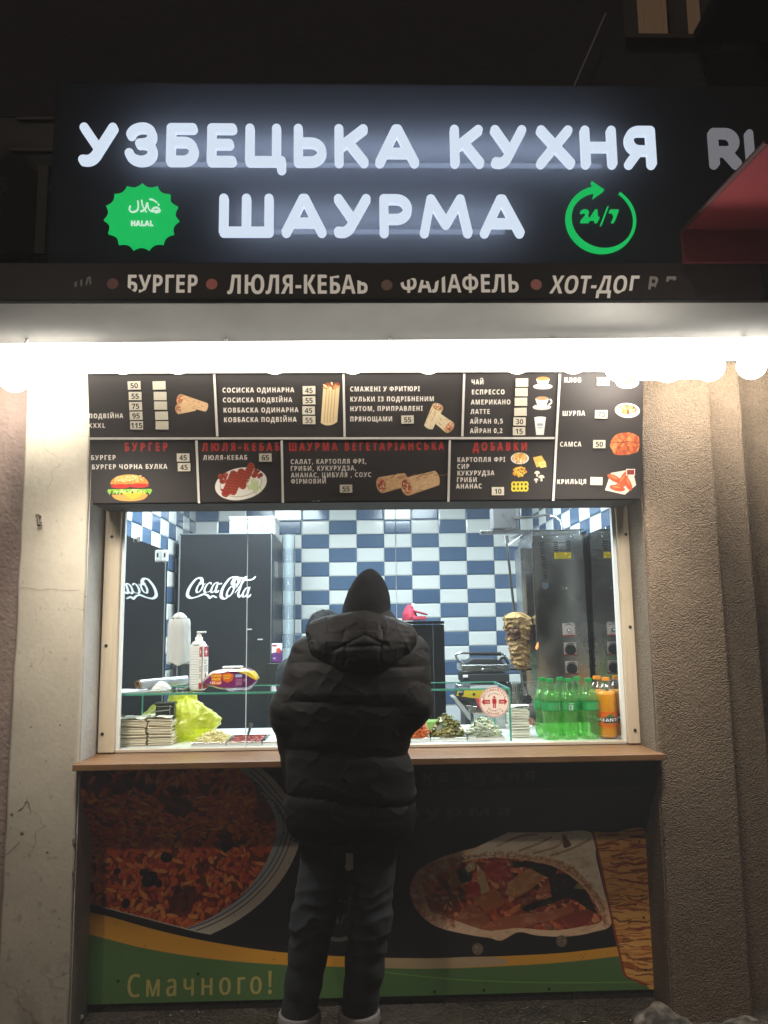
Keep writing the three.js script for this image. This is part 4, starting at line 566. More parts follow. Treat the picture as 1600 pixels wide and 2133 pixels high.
// ---------------------------------------------------------------- printed apron below the sill
const ZA = -0.035, ZP = -0.19, YA0 = YS - 0.025, YA1 = at(800, 1648, ZA).y, YA2 = at(800, 1737, ZP).y, YA3 = at(800, 2076, ZP).y;
const AL = OL + 0.004, AR = OR - 0.004, slantL = Math.hypot(YA1 - YA2, ZA - ZP), SN = V(0, -(ZA - ZP), YA1 - YA2).normalize(), AHt = (YA0 - YA1) + slantL + (YA2 - YA3), AK = 2048 / (AR - AL), aTex = [2048, Math.round(AHt * AK)];
function apt(px, py) {
  let p = onPlane(px, py, V(0, 0, ZA), V(0, 0, 1)); if (p.y > YA1) return [(p.x - AL) * AK, (YA0 - p.y) * AK];
  p = onPlane(px, py, V(0, YA1, ZA), SN); if (p.y > YA2 && p.y < YA1) return [(p.x - AL) * AK, (YA0 - YA1 + (YA1 - p.y) / (YA1 - YA2) * slantL) * AK];
  p = onPlane(px, py, V(0, 0, ZP), V(0, 0, 1)); return [(p.x - AL) * AK, (YA0 - YA1 + slantL + YA2 - p.y) * AK];
}
const apronTex = canvasTex(aTex[0], aTex[1], (x, W, H) => {
  SEEDED(23); x.fillStyle = '#1d1817'; x.fillRect(0, 0, W, H); const s = AK * pxm(ZP);
  const P = (pts) => { x.beginPath(); pts.forEach(([a, b], i) => { const q = apt(a, b); i ? x.lineTo(...q) : x.moveTo(...q); }); };
  const curve = (pts, close = true) => { const c = new THREE.SplineCurve(pts.map(([a, b]) => new THREE.Vector2(...apt(a, b)))), q = c.getPoints(pts.length * 8); x.beginPath(); q.forEach((p, i) => (i ? x.lineTo(p.x, p.y) : x.moveTo(p.x, p.y))); if (close) x.closePath(); };
  // bowl of red rice
  const [bx, by] = apt(345, 1740);
  x.save(); x.beginPath(); x.ellipse(bx, by, 272 * s, 208 * s, -0.22, 0, 7); x.fillStyle = '#c2b8aa'; x.fill(); x.beginPath(); x.ellipse(bx - 6 * s, by - 8 * s, 254 * s, 196 * s, -0.22, 0, 7); x.fillStyle = '#aab0b4'; x.fill();
  x.strokeStyle = '#27262a'; x.lineWidth = 3; for (let i = 0; i < 3; i++) { x.beginPath(); x.ellipse(bx - 4 * s, by - 6 * s, (258 - i * 9) * s, (199 - i * 8) * s, -0.22, -0.6, 1.6); x.stroke(); }
  x.strokeStyle = '#34406a'; x.lineWidth = 4; for (let i = 0; i < 60; i++) { const a = lerp(-1.5, 0.35, i / 60), r = rr(236, 250); x.beginPath(); x.arc(bx + Math.cos(a - 0.22) * r * s, by - 10 * s + Math.sin(a - 0.22) * r * 0.76 * s, rr(3, 9), 0, rr(3, 6)); x.stroke(); }
  x.beginPath(); x.ellipse(bx - 18 * s, by - 14 * s, 238 * s, 200 * s, -0.2, 0, 7); x.clip(); x.fillStyle = '#7a2a16'; x.fillRect(0, 0, W, H);
  for (let i = 0; i < 2700; i++) { const u = rr(bx - 280 * s, bx + 260 * s), v = rr(by - 215 * s, by + 215 * s), n = fbm(u * 0.006, v * 0.006, 3, 3), d = n < -0.3; x.save(); x.translate(u, v); x.rotate(rr(-1.5, 1.6)); const l = rr(14, 24), w = rr(6.5, 10); x.fillStyle = d ? pick(['#451810', '#5c2012', '#742a18']) : pick(['#cf5426', '#e0662e', '#b8401e', '#d85c28', '#e8823c', '#c4462a', '#dd6a3c', '#ee9a48']); x.beginPath(); x.ellipse(0, 0, l, w, 0, 0, 7); x.fill(); if (!d && rnd() < 0.6) { x.strokeStyle = 'rgba(60,16,8,.55)'; x.lineWidth = 2; x.beginPath(); x.ellipse(0, 0, l, w, 0, 0.2, 2.9); x.stroke(); x.fillStyle = 'rgba(235,150,96,.5)'; x.beginPath(); x.ellipse(-l * 0.2, -w * 0.3, l * 0.5, w * 0.25, 0, 0, 7); x.fill(); } x.restore(); }
  for (const [a, b, r] of [[312, 1832, 17], [347, 1786, 12], [300, 1818, 9], [262, 1882, 10], [470, 1768, 8], [330, 1840, 9], [244, 1815, 7]]) { const [u, v] = apt(a, b); x.fillStyle = '#170c0c'; x.beginPath(); x.ellipse(u, v, r * s, r * 0.8 * s, rr(0, 3), 0, 7); x.fill(); x.fillStyle = 'rgba(150,110,100,.35)'; x.beginPath(); x.ellipse(u - 4, v - 6, r * 0.4 * s, r * 0.16 * s, rr(0, 3), 0, 7); x.fill(); }
  x.restore();
  // black ground, yellow and green swooshes
  P([[120, 1866], [213, 1889], [330, 1920], [440, 1947], [600, 1975], [700, 1985], [600, 2100], [120, 2100]]); x.fillStyle = '#1d1817'; x.fill();
  curve([[212, 1889], [300, 1912], [400, 1938], [440, 1946]], false); x.strokeStyle = '#c9bfb0'; x.lineWidth = 4; x.stroke();
  curve([[120, 1888], [215, 1906], [330, 1938], [450, 1964], [600, 1985], [740, 1993], [900, 1996], [1060, 1991], [1180, 1984], [1300, 1970], [1400, 1965], [1400, 2100], [120, 2100]]); x.fillStyle = '#d89a30'; x.fill();
  curve([[740, 1993], [820, 1996], [900, 1996], [1020, 1993], [1060, 2005], [1020, 2012], [900, 2018], [800, 2017], [740, 2014]]); x.fillStyle = '#b39a74'; x.fill();
  curve([[120, 1930], [212, 1953], [300, 1975], [420, 1995], [560, 2008], [740, 2015], [900, 2018], [1060, 2012], [1180, 2004], [1310, 1990], [1400, 1986], [1400, 2120], [120, 2120]]); x.fillStyle = '#527340'; x.fill();
  curve([[800, 2025], [900, 2036], [1000, 2043], [1150, 2047], [1330, 2046]], false); x.strokeStyle = '#6fa04c'; x.lineWidth = 3; x.stroke();
  // the wrap
  const q = (a, b) => [800 + a / 2, 1573 + b / 2], qs = (l) => l.map((e) => q(...e));
  curve(qs([[520, 322], [700, 322], [862, 322], [885, 430], [915, 560], [948, 700], [870, 738], [760, 756], [640, 752], [560, 738], [490, 772], [440, 762], [350, 748], [220, 715], [140, 650], [108, 570], [136, 490], [230, 430], [380, 385]])); x.fillStyle = '#ecc6a0'; x.fill();
  x.save(); x.clip();
  curve(qs([[420, 350], [520, 322], [865, 322], [930, 590], [870, 560], [780, 460], [640, 420], [480, 420], [300, 440], [390, 390]])); x.fillStyle = '#efe2c8'; x.fill();
  x.strokeStyle = 'rgba(150,105,60,.55)'; x.lineWidth = 8; for (const l of [[[470, 380], [560, 340], [640, 330]], [[560, 400], [640, 370], [700, 340]], [[620, 410], [720, 380], [760, 335]], [[690, 420], [780, 390], [860, 350]]]) { curve(qs(l), false); x.stroke(); }
  x.fillStyle = '#6e4a2c'; curve(qs([[740, 325], [780, 372], [750, 385], [745, 350]])); x.fill();
  for (let i = 0; i < 420; i++) { const [u, v] = apt(...q(rr(104, 300), rr(430, 720))); x.fillStyle = pick(['rgba(168,84,48,.28)', 'rgba(190,112,70,.25)', 'rgba(140,62,36,.2)']); x.beginPath(); x.ellipse(u, v, rr(6, 24), rr(4, 12), rr(0, 3), 0, 7); x.fill(); }
  curve(qs([[176, 596], [205, 520], [290, 462], [430, 428], [600, 440], [720, 470], [820, 540], [880, 620], [905, 690], [820, 715], [700, 730], [560, 720], [430, 730], [300, 690], [190, 650]])); x.fillStyle = '#8e3622'; x.fill(); x.save(); x.clip();
  for (let i = 0; i < 420; i++) { const [u, v] = apt(...q(rr(140, 910), rr(420, 740))); x.fillStyle = pick(['#c4552f', '#dc6c42', '#923620', '#b0482c', '#e88a56', '#5e2a1c', '#eaa46c']); x.beginPath(); x.ellipse(u, v, rr(6, 26), rr(4, 12), rr(0, 3), 0, 7); x.fill(); }
  const bit = (pts, c, hi) => { curve(qs(pts)); x.fillStyle = c; x.fill(); x.save(); x.clip(); const [u0, v0] = apt(...q(...pts[0])); for (let i = 0; i < 30; i++) { x.fillStyle = hi; x.beginPath(); x.ellipse(u0 + rr(-90, 90), v0 + rr(-70, 70), rr(4, 16), rr(2, 5), rr(0, 3), 0, 7); x.fill(); } x.restore(); };
  bit([[265, 480], [300, 470], [320, 540], [280, 540]], '#c07a3c', 'rgba(240,180,110,.5)'); bit([[300, 480], [355, 480], [365, 520], [320, 535]], '#20301a', 'rgba(90,120,50,.6)'); bit([[335, 470], [370, 440], [380, 470], [350, 490]], '#b8a878', 'rgba(230,220,180,.6)'); bit([[385, 450], [420, 500], [445, 590], [410, 590], [390, 520]], '#c7ab78', 'rgba(240,220,170,.5)');
  bit([[425, 460], [470, 440], [530, 490], [490, 530], [440, 520]], '#a82e20', 'rgba(220,90,60,.4)'); bit([[335, 540], [390, 530], [400, 580], [345, 600]], '#a82e20', 'rgba(220,90,60,.4)'); bit([[520, 530], [590, 480], [660, 470], [655, 520], [560, 590], [505, 580]], '#c08148', 'rgba(235,180,110,.5)'); bit([[630, 570], [700, 530], [775, 525], [770, 570], [730, 555], [650, 590]], '#b9612f', 'rgba(230,150,80,.5)');
  bit([[530, 440], [640, 450], [720, 470], [690, 510], [600, 470], [540, 470]], '#1c120e', 'rgba(60,40,30,.5)'); bit([[680, 490], [800, 510], [870, 620], [880, 660], [780, 600], [690, 620], [600, 650], [580, 630], [700, 590]], '#1a0f0c', 'rgba(70,60,40,.5)'); bit([[790, 555], [830, 520], [880, 580], [840, 560]], '#8f8a38', 'rgba(190,180,90,.5)'); bit([[285, 690], [360, 620], [440, 690], [380, 740], [300, 730]], '#a55a36', 'rgba(220,150,100,.4)'); bit([[400, 710], [520, 670], [680, 650], [780, 630], [770, 670], [600, 710], [500, 760], [430, 750]], '#b0603c', 'rgba(225,150,110,.45)'); bit([[370, 600], [460, 560], [500, 620], [420, 650]], '#b96a34', 'rgba(235,170,90,.4)'); bit([[700, 690], [800, 650], [870, 650], [850, 700], [760, 720]], '#8f3524', 'rgba(190,100,80,.4)');
  x.restore(); x.restore();
  { const c = new THREE.SplineCurve(qs([[136, 600], [150, 530], [240, 462], [420, 414], [600, 425], [740, 458], [830, 520], [895, 610], [922, 700]]).map((e) => new THREE.Vector2(...apt(...e)))); for (let i = 0; i < 700; i++) { const p = c.getPoint(rnd()); x.fillStyle = pick(['rgba(165,100,60,.5)', 'rgba(214,164,120,.5)', 'rgba(130,70,40,.4)', 'rgba(235,205,170,.4)']); x.beginPath(); x.ellipse(p.x + rr(-8, 8), p.y + rr(-8, 8), rr(3, 13), rr(1.5, 4), rr(0, 3), 0, 7); x.fill(); } }
  x.save(); curve(qs([[520, 322], [700, 322], [862, 322], [885, 430], [915, 560], [948, 700], [870, 738], [760, 756], [640, 752], [560, 738], [490, 772], [440, 762], [350, 748], [220, 715], [140, 650], [108, 570], [136, 490], [230, 430], [380, 385]])); x.clip(); for (let i = 0; i < 900; i++) { const [u, v] = apt(...q(rr(105, 950), rr(320, 775))); const n = fbm(u * 0.008, v * 0.008, 5, 3); x.fillStyle = n > 0 ? 'rgba(255,240,215,.10)' : 'rgba(150,90,50,.07)'; x.beginPath(); x.ellipse(u, v, rr(6, 26), rr(3, 10), rr(-0.6, 0.6), 0, 7); x.fill(); } x.restore();
  for (const [a, b] of [[390, 808], [740, 775]]) { const [u, v] = apt(...q(a, b)); x.fillStyle = '#6f5f50'; x.beginPath(); x.arc(u, v, 11 * s, 0, 7); x.fill(); pile(x, u, v, 9 * s, 8 * s, ['#a8937c', '#4d4036', '#8b7763'], 20, 4, 2); }
  // strip of sliced meat
  curve(qs([[865, 318], [960, 322], [1100, 318], [1130, 600], [1130, 965], [1095, 962], [1050, 945], [1003, 922], [985, 860], [958, 740], [930, 610], [895, 440]])); x.fillStyle = '#e0a456'; x.fill(); x.save(); x.clip();
  for (let i = 0; i < 260; i++) { const yy = rr(310, 970), x0 = rr(850, 1060); x.strokeStyle = pick(['rgba(110,50,16,.8)', 'rgba(140,70,24,.7)', 'rgba(226,170,96,.7)', 'rgba(160,64,28,.6)', 'rgba(205,140,70,.8)']); x.lineWidth = rr(2, 8); x.beginPath(); for (let k = 0; k <= 12; k++) { const xx = x0 + k * rr(6, 9), [u, v] = apt(...q(xx, yy + 9 * fbm(xx * 0.02, yy * 0.05, 1, 3) * 2)); k ? x.lineTo(u, v) : x.moveTo(u, v); } x.stroke(); }
  x.strokeStyle = 'rgba(130,44,20,.8)'; x.lineWidth = 16; curve(qs([[865, 318], [895, 440], [930, 610], [958, 740], [985, 860], [1003, 922], [1050, 945], [1095, 962]]), false); x.stroke(); x.restore();
  // lettering
  const word = (t, x0, y0, x1, h, font, col, sp = 0) => { const [a, b] = apt(x0, y0), [c] = apt(x1, y0); x.font = font; x.letterSpacing = sp + 'px'; const w = x.measureText(t).width - sp; x.save(); x.translate(a, b); x.scale((c - a) / w, h * s / 44); x.fillStyle = col; x.fillText(t, 0, 0); x.restore(); x.letterSpacing = '0px'; };
  word('Узбецька кухня', 675, 1634, 1118, 23, 'bold 60px sans-serif', '#4d4846', 10); word('Шаурма', 768, 1704, 1066, 30, 'bold 60px sans-serif', '#4a4543', 9); word('Смачного!', 262, 2077, 568, 42, '60px sans-serif', '#b3a660', 11); word('Смачного!', 263.5, 2077, 569.5, 42, '60px sans-serif', '#b3a660', 11);  // shade under the sill is mixed into the grey of the top two words
  { const [u, v] = apt(706, 1917); x.strokeStyle = '#5d5a56'; x.lineWidth = 8 * s; x.beginPath(); x.arc(u, v, 36 * s, 0.6, 2.7); x.stroke(); x.lineWidth = 2.5 * s; x.beginPath(); x.arc(u, v, 36 * s, -1.3, 0.6); x.stroke(); x.lineWidth = 6 * s; x.beginPath(); x.arc(u, v, 36 * s, 2.7, 4.5); x.stroke(); x.fillStyle = '#5d5a56'; x.font = 'bold ' + 26 * s + 'px sans-serif'; x.textAlign = 'center'; x.fillText('24/7', u, v + 8 * s); x.beginPath(); x.moveTo(u - 6 * s, v - 46 * s); x.lineTo(u + 6 * s, v - 36 * s); x.lineTo(u - 6 * s, v - 28 * s); x.fill(); x.textAlign = 'left'; }
  for (const [a, b] of [[246, 2044], [413, 2029], [905, 2066], [1008, 2063], [1144, 2060]]) { const [u, v] = apt(a, b); x.fillStyle = '#1a2412'; x.beginPath(); x.arc(u, v, 3 * s, 0, 7); x.fill(); }
  for (let i = 0; i < 700; i++) { x.fillStyle = pick(['rgba(120,110,96,.10)', 'rgba(20,14,10,.16)']); x.beginPath(); x.arc(rr(0, W), rr(0, H), rr(1, 5), 0, 7); x.fill(); }
});
const apron = thing('printed_apron', 'dark printed panel under the sill picturing rice, a cut wrap and green swoosh', 'printed panel', V(0, YA3, ZP));
const vUV = (g, v0, v1) => { const u = g.attributes.uv; for (let i = 0; i < u.count; i++) u.setY(i, lerp(v0, v1, u.getY(i))); return g; };
const fr1 = 1 - (YA0 - YA1) / AHt, fr2 = 1 - (YA0 - YA1 + slantL) / AHt, apMat = phys('#ffffff', 0.42, { map: apronTex });
const colX = (py, z) => [AL, AR];
wpart(apron, 'fascia', vUV(quad(V(AL, YA1, ZA), V(AR, YA1, ZA), V(AR, YA0, ZA), V(AL, YA0, ZA)), fr1, 1), apMat);
wpart(apron, 'slanted_panel', vUV(quad(V(AL, YA2, ZP), V(AR, YA2, ZP), V(AR, YA1, ZA), V(AL, YA1, ZA)), fr2, fr1), apMat);
wpart(apron, 'lower_panel', vUV(quad(V(AL, YA3, ZP), V(AR, YA3, ZP), V(AR, YA2, ZP), V(AL, YA2, ZP)), 0, fr2), apMat);
[AL - 0.001, AR + 0.001].forEach((x) => { const s = poly([[-ZA, YA0], [-ZA, YA1], [-ZP, YA2], [-ZP, YA0]]); wpart(apron, 'side_panel', new THREE.ExtrudeGeometry(s, { depth: 0.003, bevelEnabled: false }).rotateY(Math.PI / 2).translate(x - 0.0015, 0, 0), M.blackMatt); });
for (const [px, py] of [[1332, 1753], [1337, 1866], [1341, 1911], [1345, 2020]]) { const p = at(px, py, ZP); wpart(apron, 'screw', new THREE.SphereGeometry(0.0045, 10, 6).scale(1, 1, 0.5).translate(Math.min(p.x, AR - 0.012), p.y, ZP + 0.001), std(C(0.03, 0.028, 0.026), 0.5, { metalness: 0.5 })); }
solo('plinth', metric(boxMM(OL, OR, -0.02, YA3 - 0.002, -0.33, ZP - 0.012)), std(C(0.06, 0.05, 0.043), 0.9, { map: rep(T.plaster, 2), bumpMap: rep(T.plasterBump, 2), bumpScale: 0.008 }), 'dirty dark plinth at the ground under the printed panel', 'plinth');
// ---------------------------------------------------------------- serving counter and back counter
SEEDED(41);
const worktop = std(C(0.7, 0.72, 0.71), 0.3, { roughnessMap: rep(T.smudge, 2) });
{
  const t = thing('serving_counter', 'white serving counter just inside the window', 'counter', V((XL + XR) / 2, 0, -0.53));
  wpart(t, 'worktop', metric(boxMM(XL + 0.014, XR - 0.014, YC - 0.035, YC, -0.84, ZF - 0.036, 0.003)), worktop);
  wpart(t, 'base', metric(boxMM(XL + 0.02, XR - 0.02, 0.012, YC - 0.036, -0.8, -0.34)), std(C(0.4, 0.41, 0.41), 0.6));
  const b = thing('back_counter', 'steel back counter along the tiled kitchen wall', 'counter', V(0.2, 0, -2.45)), x0 = at(600, 1400, -2.2).x;
  wpart(b, 'worktop', boxMM(x0, XR - 0.014, 0.87, 0.905, ZB + 0.012, -2.12, 0.003), M.steel); wpart(b, 'base', boxMM(x0 + 0.01, XR - 0.02, 0.012, 0.869, ZB + 0.02, -2.18), std(C(0.2, 0.2, 0.2), 0.5));
}
// glass display case: shelf on two upright panes, with green ground edges
const YG = 1.326, GZ0 = -0.275, GZ1 = -0.66, CX0 = at(243, 1500, GZ0).x, CX1 = at(1063, 1500, GZ0).x;
{
  const t = thing('glass_case', 'low glass display case with green edges on the serving counter', 'display case', V((CX0 + CX1) / 2, YC, (GZ0 + GZ1) / 2));
  const sheet = (a, b, c, d) => wpart(t, 'pane', quad(a, b, c, d), M.glass);
  sheet(V(CX0, YG, GZ0), V(CX1, YG, GZ0), V(CX1, YG, GZ1), V(CX0, YG, GZ1)); sheet(V(CX0, YC, GZ0), V(CX0, YC, GZ1), V(CX0, YG - 0.005, GZ1), V(CX0, YG - 0.005, GZ0)); sheet(V(CX1, YC, GZ0), V(CX1, YC, GZ1), V(CX1, YG - 0.005, GZ1), V(CX1, YG - 0.005, GZ0));
  const e = (x0, x1, y0, y1, z0, z1) => wpart(t, 'ground_edge', boxMM(x0, x1, y0, y1, z0, z1), M.glassEdge);
  e(CX0 - 0.003, CX1 + 0.003, YG - 0.005, YG + 0.003, GZ0 - 0.002, GZ0 + 0.004); e(CX0 - 0.003, CX1 + 0.003, YG - 0.004, YG + 0.002, GZ1 - 0.002, GZ1 + 0.002); e(CX1 - 0.002, CX1 + 0.004, YG - 0.003, YG + 0.002, GZ1 + 0.003, GZ0 - 0.003);
  e(CX0 - 0.006, CX0 + 0.004, YC + 0.001, YG - 0.006, GZ0 - 0.002, GZ0 + 0.004); e(CX1 - 0.004, CX1 + 0.004, YC + 0.001, YG - 0.006, GZ0 - 0.002, GZ0 + 0.004); e(CX1 - 0.003, CX1 + 0.003, YC + 0.001, YG - 0.006, GZ1 - 0.002, GZ1 + 0.002); e(CX0 - 0.003, CX0 + 0.003, YC + 0.001, YG - 0.006, GZ1 - 0.002, GZ1 + 0.002);
}

// ---------------------------------------------------------------- fridge with its white script logo
const FZ = -2.03, FX0 = at(371, 1250, FZ).x, FX1 = at(568, 1250, FZ).x, FH = at(470, 1111, FZ).y;
function scriptLogo(x, s) {                                      // broad pen strokes, the pen held aslant; drawn in a 640 x 220 box
  const pen = (w0_, w1_, pts) => { const w0 = w0_ * 1.1, w1 = w1_ * 1.1; const c = new THREE.CatmullRomCurve3(pts.map(([a, b]) => V(a, b, 0)), false, 'centripetal'), n = 160; for (let i = 0; i <= n; i++) { const t = i / n, p = c.getPoint(t), d = c.getTangent(t), sl = Math.abs(d.x * 0.34 + d.y * 0.94), w = lerp(w0, w1, Math.pow(sl, 1.4)) * (0.55 + 0.45 * Math.min(1, 7 * t, 7 * (1 - t))); x.beginPath(); x.arc(p.x * s, p.y * s, w * s, 0, 7); x.fill(); } };
  const oval = (cx, cy, rx, ry, a0, a1, w0 = 2.6, w1 = 8.4) => { const q = []; for (let i = 0; i <= 16; i++) { const a = lerp(a0, a1, i / 16), u = Math.cos(a) * rx, v = Math.sin(a) * ry; q.push([cx + u - v * 0.42, cy + v]); } pen(w0, w1, q); };
  pen(5, 13, [[128, 40], [118, 58], [136, 46], [128, 16], [96, 14], [52, 58], [20, 118], [16, 160], [44, 180], [92, 172], [140, 158]]);      // first C with its tail
  pen(5, 9, [[92, 172], [150, 150], [186, 160], [206, 182], [226, 166], [262, 178]]);
  oval(118, 92, 22, 42, -0.9, 5.6); pen(2.4, 4, [[134, 60], [150, 70], [166, 56]]);
  oval(186, 94, 22, 42, 5.5, 1.0); pen(2.4, 5, [[186, 134], [206, 122], [222, 98]]);
  oval(242, 94, 20, 42, -0.6, 5.4); pen(4, 9, [[274, 52], [256, 104], [254, 130], [266, 134], [280, 118]]);
  pen(4, 7, [[280, 66], [292, 62], [306, 60]]);                                                                              // hyphen
  pen(5, 13, [[408, 68], [392, 64], [404, 30], [424, 8], [452, 30], [430, 76], [404, 62], [420, 14], [386, 10], [336, 62], [304, 128], [304, 176], [334, 190], [366, 164]]);   // second C
  oval(378, 128, 23, 46, -0.9, 5.6); pen(2.4, 4, [[396, 92], [414, 102], [440, 84]]);
  pen(3, 9, [[420, 140], [470, 70], [506, 20], [514, 4], [494, 14], [462, 100], [446, 160], [458, 176], [478, 152]]);
  pen(5, 10, [[424, 12], [470, 16], [520, 32], [568, 26], [592, 4]]);
  oval(510, 136, 20, 40, -0.6, 5.4); pen(4, 9, [[544, 94], [524, 148], [522, 172], [536, 176], [552, 156]]);
}
{
  const t = thing('drinks_fridge', 'tall black drinks fridge with white script lettering on its door', 'fridge', V((FX0 + FX1) / 2, 0, (FZ + ZB) / 2));
  const body = std(C(0.016, 0.018, 0.021), 0.35);
  wpart(t, 'body', boxMM(FX0 + 0.003, FX1 - 0.003, 0.02, FH - 0.004, ZB + 0.02, FZ - 0.045, 0.004), body);
  const door = wpart(t, 'door', boxMM(FX0, FX1, 0.06, FH, FZ - 0.042, FZ, 0.005), phys(C(0.014, 0.016, 0.019), 0.25));
  wpart(t, 'trim', boxMM(FX0 - 0.001, FX0 + 0.008, 0.06, FH - 0.008, FZ - 0.006, FZ + 0.003, 0.002), std(C(0.35, 0.38, 0.4), 0.4, { metalness: 0.8 })); wpart(t, 'trim', boxMM(FX1 - 0.012, FX1 - 0.006, 0.06, FH - 0.008, FZ - 0.006, FZ + 0.003, 0.002), std(C(0.28, 0.3, 0.32), 0.4, { metalness: 0.8 }));
  wpart(t, 'trim', boxMM(FX0 + 0.01, FX1 - 0.014, FH - 0.006, FH + 0.001, FZ - 0.006, FZ + 0.003, 0.001), std(C(0.3, 0.33, 0.35), 0.4, { metalness: 0.8 }));
  const a = at(388, 1203, FZ), b = at(537, 1203, FZ), k = (b.x - a.x) / 610, g = extrude2(traced(1300, 440, (x) => scriptLogo(x, 2), k / 2, 0.4), 0.0012);
  door.add(mesh('lettering', g.translate(a.x - t.position.x, a.y - t.position.y + 0.004, FZ + 0.0002 - t.position.z), std(C(0.7, 0.72, 0.72), 0.5)));
  for (const [px, py] of [[519, 1311], [542, 1332]]) { const p = at(px, py, FZ); wpart(t, 'door_glint', box(0.034, 0.008, 0.006, p.x, p.y, FZ + 0.003, 0.002), std(C(0.42, 0.43, 0.42), 0.4)); }  // light reflections on the door, laid on as small pale slabs
  const st = onX(577, 1187, FX1); st.z = clamp(st.z, -2.5, -2.2);
  const bar = canvasTex(64, 256, (x) => { x.fillStyle = '#b9bfc0'; x.fillRect(0, 0, 64, 256); x.fillStyle = '#15181a'; for (let y = 14; y < 240; ) { const h = 2 + rnd() * 7; x.fillRect(10, y, 30, h); y += h + 2 + rnd() * 6; } x.fillRect(46, 30, 5, 180); });
  wpart(t, 'barcode_label', quad(V(FX1 - 0.0015, st.y - 0.05, -2.16), V(FX1 - 0.0015, st.y - 0.05, -2.34), V(FX1 - 0.0015, st.y + 0.05, -2.34), V(FX1 - 0.0015, st.y + 0.05, -2.16)), std('#ffffff', 0.5, { map: bar }));
  // foam box on top
  const z = FZ - 0.12, p0 = at(477, 1109, z), p1 = at(573, 1075, z), f = thing('foam_box', 'white foam box with a printed label on top of the black fridge', 'box', V((p0.x + p1.x) / 2, FH + 0.002, z - 0.15)), w = p1.x - p0.x, h = p1.y - FH;
  part(f, 'body', box(w, h * 0.8, 0.3, 0, h * 0.4, 0, 0.012), M.white); part(f, 'lid', box(w + 0.006, h * 0.2, 0.306, 0, h * 0.9, 0, 0.008), M.white);
  const lab = canvasTex(128, 64, (x) => { x.fillStyle = '#d6d8d4'; x.fillRect(0, 0, 128, 64); x.fillStyle = '#55585a'; for (let i = 0; i < 5; i++) x.fillRect(6, 10 + i * 9, 30 + rnd() * 26, 3); for (let q = 78; q < 120; ) { const ww = 1 + rnd() * 3; x.fillRect(q, 12, ww, 34); q += ww + 1 + rnd() * 3; } });
  part(f, 'label', new THREE.PlaneGeometry(0.12, 0.055).translate(0.02, h * 0.45, 0.1506), std('#ffffff', 0.6, { map: lab }));
}
// small things beside the fridge
{
  const z = -2.3, c = at(600, 1380, z), top = at(600, 1112, z), t = thing('cup_stack', 'tall stack of clear plastic cups beside the black fridge', 'cups', V(c.x + 0.002, 0.905, z)), H = top.y - 0.905, cl = phys(C(0.85, 0.92, 0.95), 0.12, { transmission: 0.75, thickness: 0, side: THREE.DoubleSide });
  const rings = []; for (let y = 0.02; y < H; y += 0.017) rings.push(lathe([[0.028, y - 0.012], [0.033, y], [0.0355, y + 0.002], [0.0355, y + 0.005], [0.033, y + 0.006]], 20)); const m = part(t, 'cups', merge(rings), cl); m.userData.kind = 'stuff';
  part(t, 'holder', merge([-1, 1].map((k) => cyl(0.004, 0.004, H, k * 0.04, H / 2, 0, 8))), M.chrome);
  const wz = -2.02, w0 = at(566, 1380, wz), w1 = at(588, 1340, wz), cab = solo('black_cabinet', boxMM(w0.x - 0.02, w1.x + 0.03, 0.012, w0.y - 0.002, wz - 0.1, wz + 0.05, 0.004), M.black, 'low black cabinet beside the fridge, mostly hidden by the customer', 'cabinet');
  const tex = canvasTex(96, 160, (x) => { x.fillStyle = '#dcd3d6'; x.fillRect(0, 0, 96, 160); x.fillStyle = '#5b2a6a'; x.beginPath(); x.moveTo(0, 84); x.lineTo(96, 60); x.lineTo(96, 160); x.lineTo(0, 160); x.fill(); x.fillStyle = '#c2492e'; x.beginPath(); x.arc(64, 60, 22, 0, 7); x.fill(); x.fillStyle = '#a02c3a'; x.fillRect(8, 10, 40, 16); x.fillStyle = '#efe6ea'; x.font = 'bold 16px sans-serif'; x.fillText('120', 12, 130); });
  const b = box(w1.x - w0.x, w1.y - w0.y, 0.03, 0, (w1.y - w0.y) / 2, 0, 0.006); const u = b.attributes.uv, pp = b.attributes.position; for (let i = 0; i < u.count; i++) u.setXY(i, clamp(pp.getX(i) / (w1.x - w0.x) + 0.5), clamp(pp.getY(i) / (w1.y - w0.y)));
  solo('wipes_packet', b.translate((w0.x + w1.x) / 2, w0.y, wz), std('#ffffff', 0.4, { map: tex }), 'small white and purple packet standing on the black cabinet by the fridge', 'packet');
  const wl = onX(343, 1158, XL + 0.03), d = thing('wall_dispenser', 'small white plastic fitting on the left tiled wall at the edge of the steel sheet', 'dispenser', wl);
  part(d, 'shell', box(0.045, 0.075, 0.03, 0, 0, 0, 0.012), std(C(0.5, 0.5, 0.48), 0.5)); part(d, 'slot', box(0.01, 0.026, 0.002, 0.004, 0.004, 0.0155, 0.0008), M.black); part(d, 'bracket', box(0.02, 0.05, 0.022, -0.026, 0, 0, 0.004), M.white);
  const cz = onX(288, 1114, XL + 0.02); solo('panel_clip', box(0.014, 0.035, 0.03, cz.x, YP, cz.z, 0.004), M.steel, 'small steel clip on the top edge of the left wall sheet', 'clip');
}

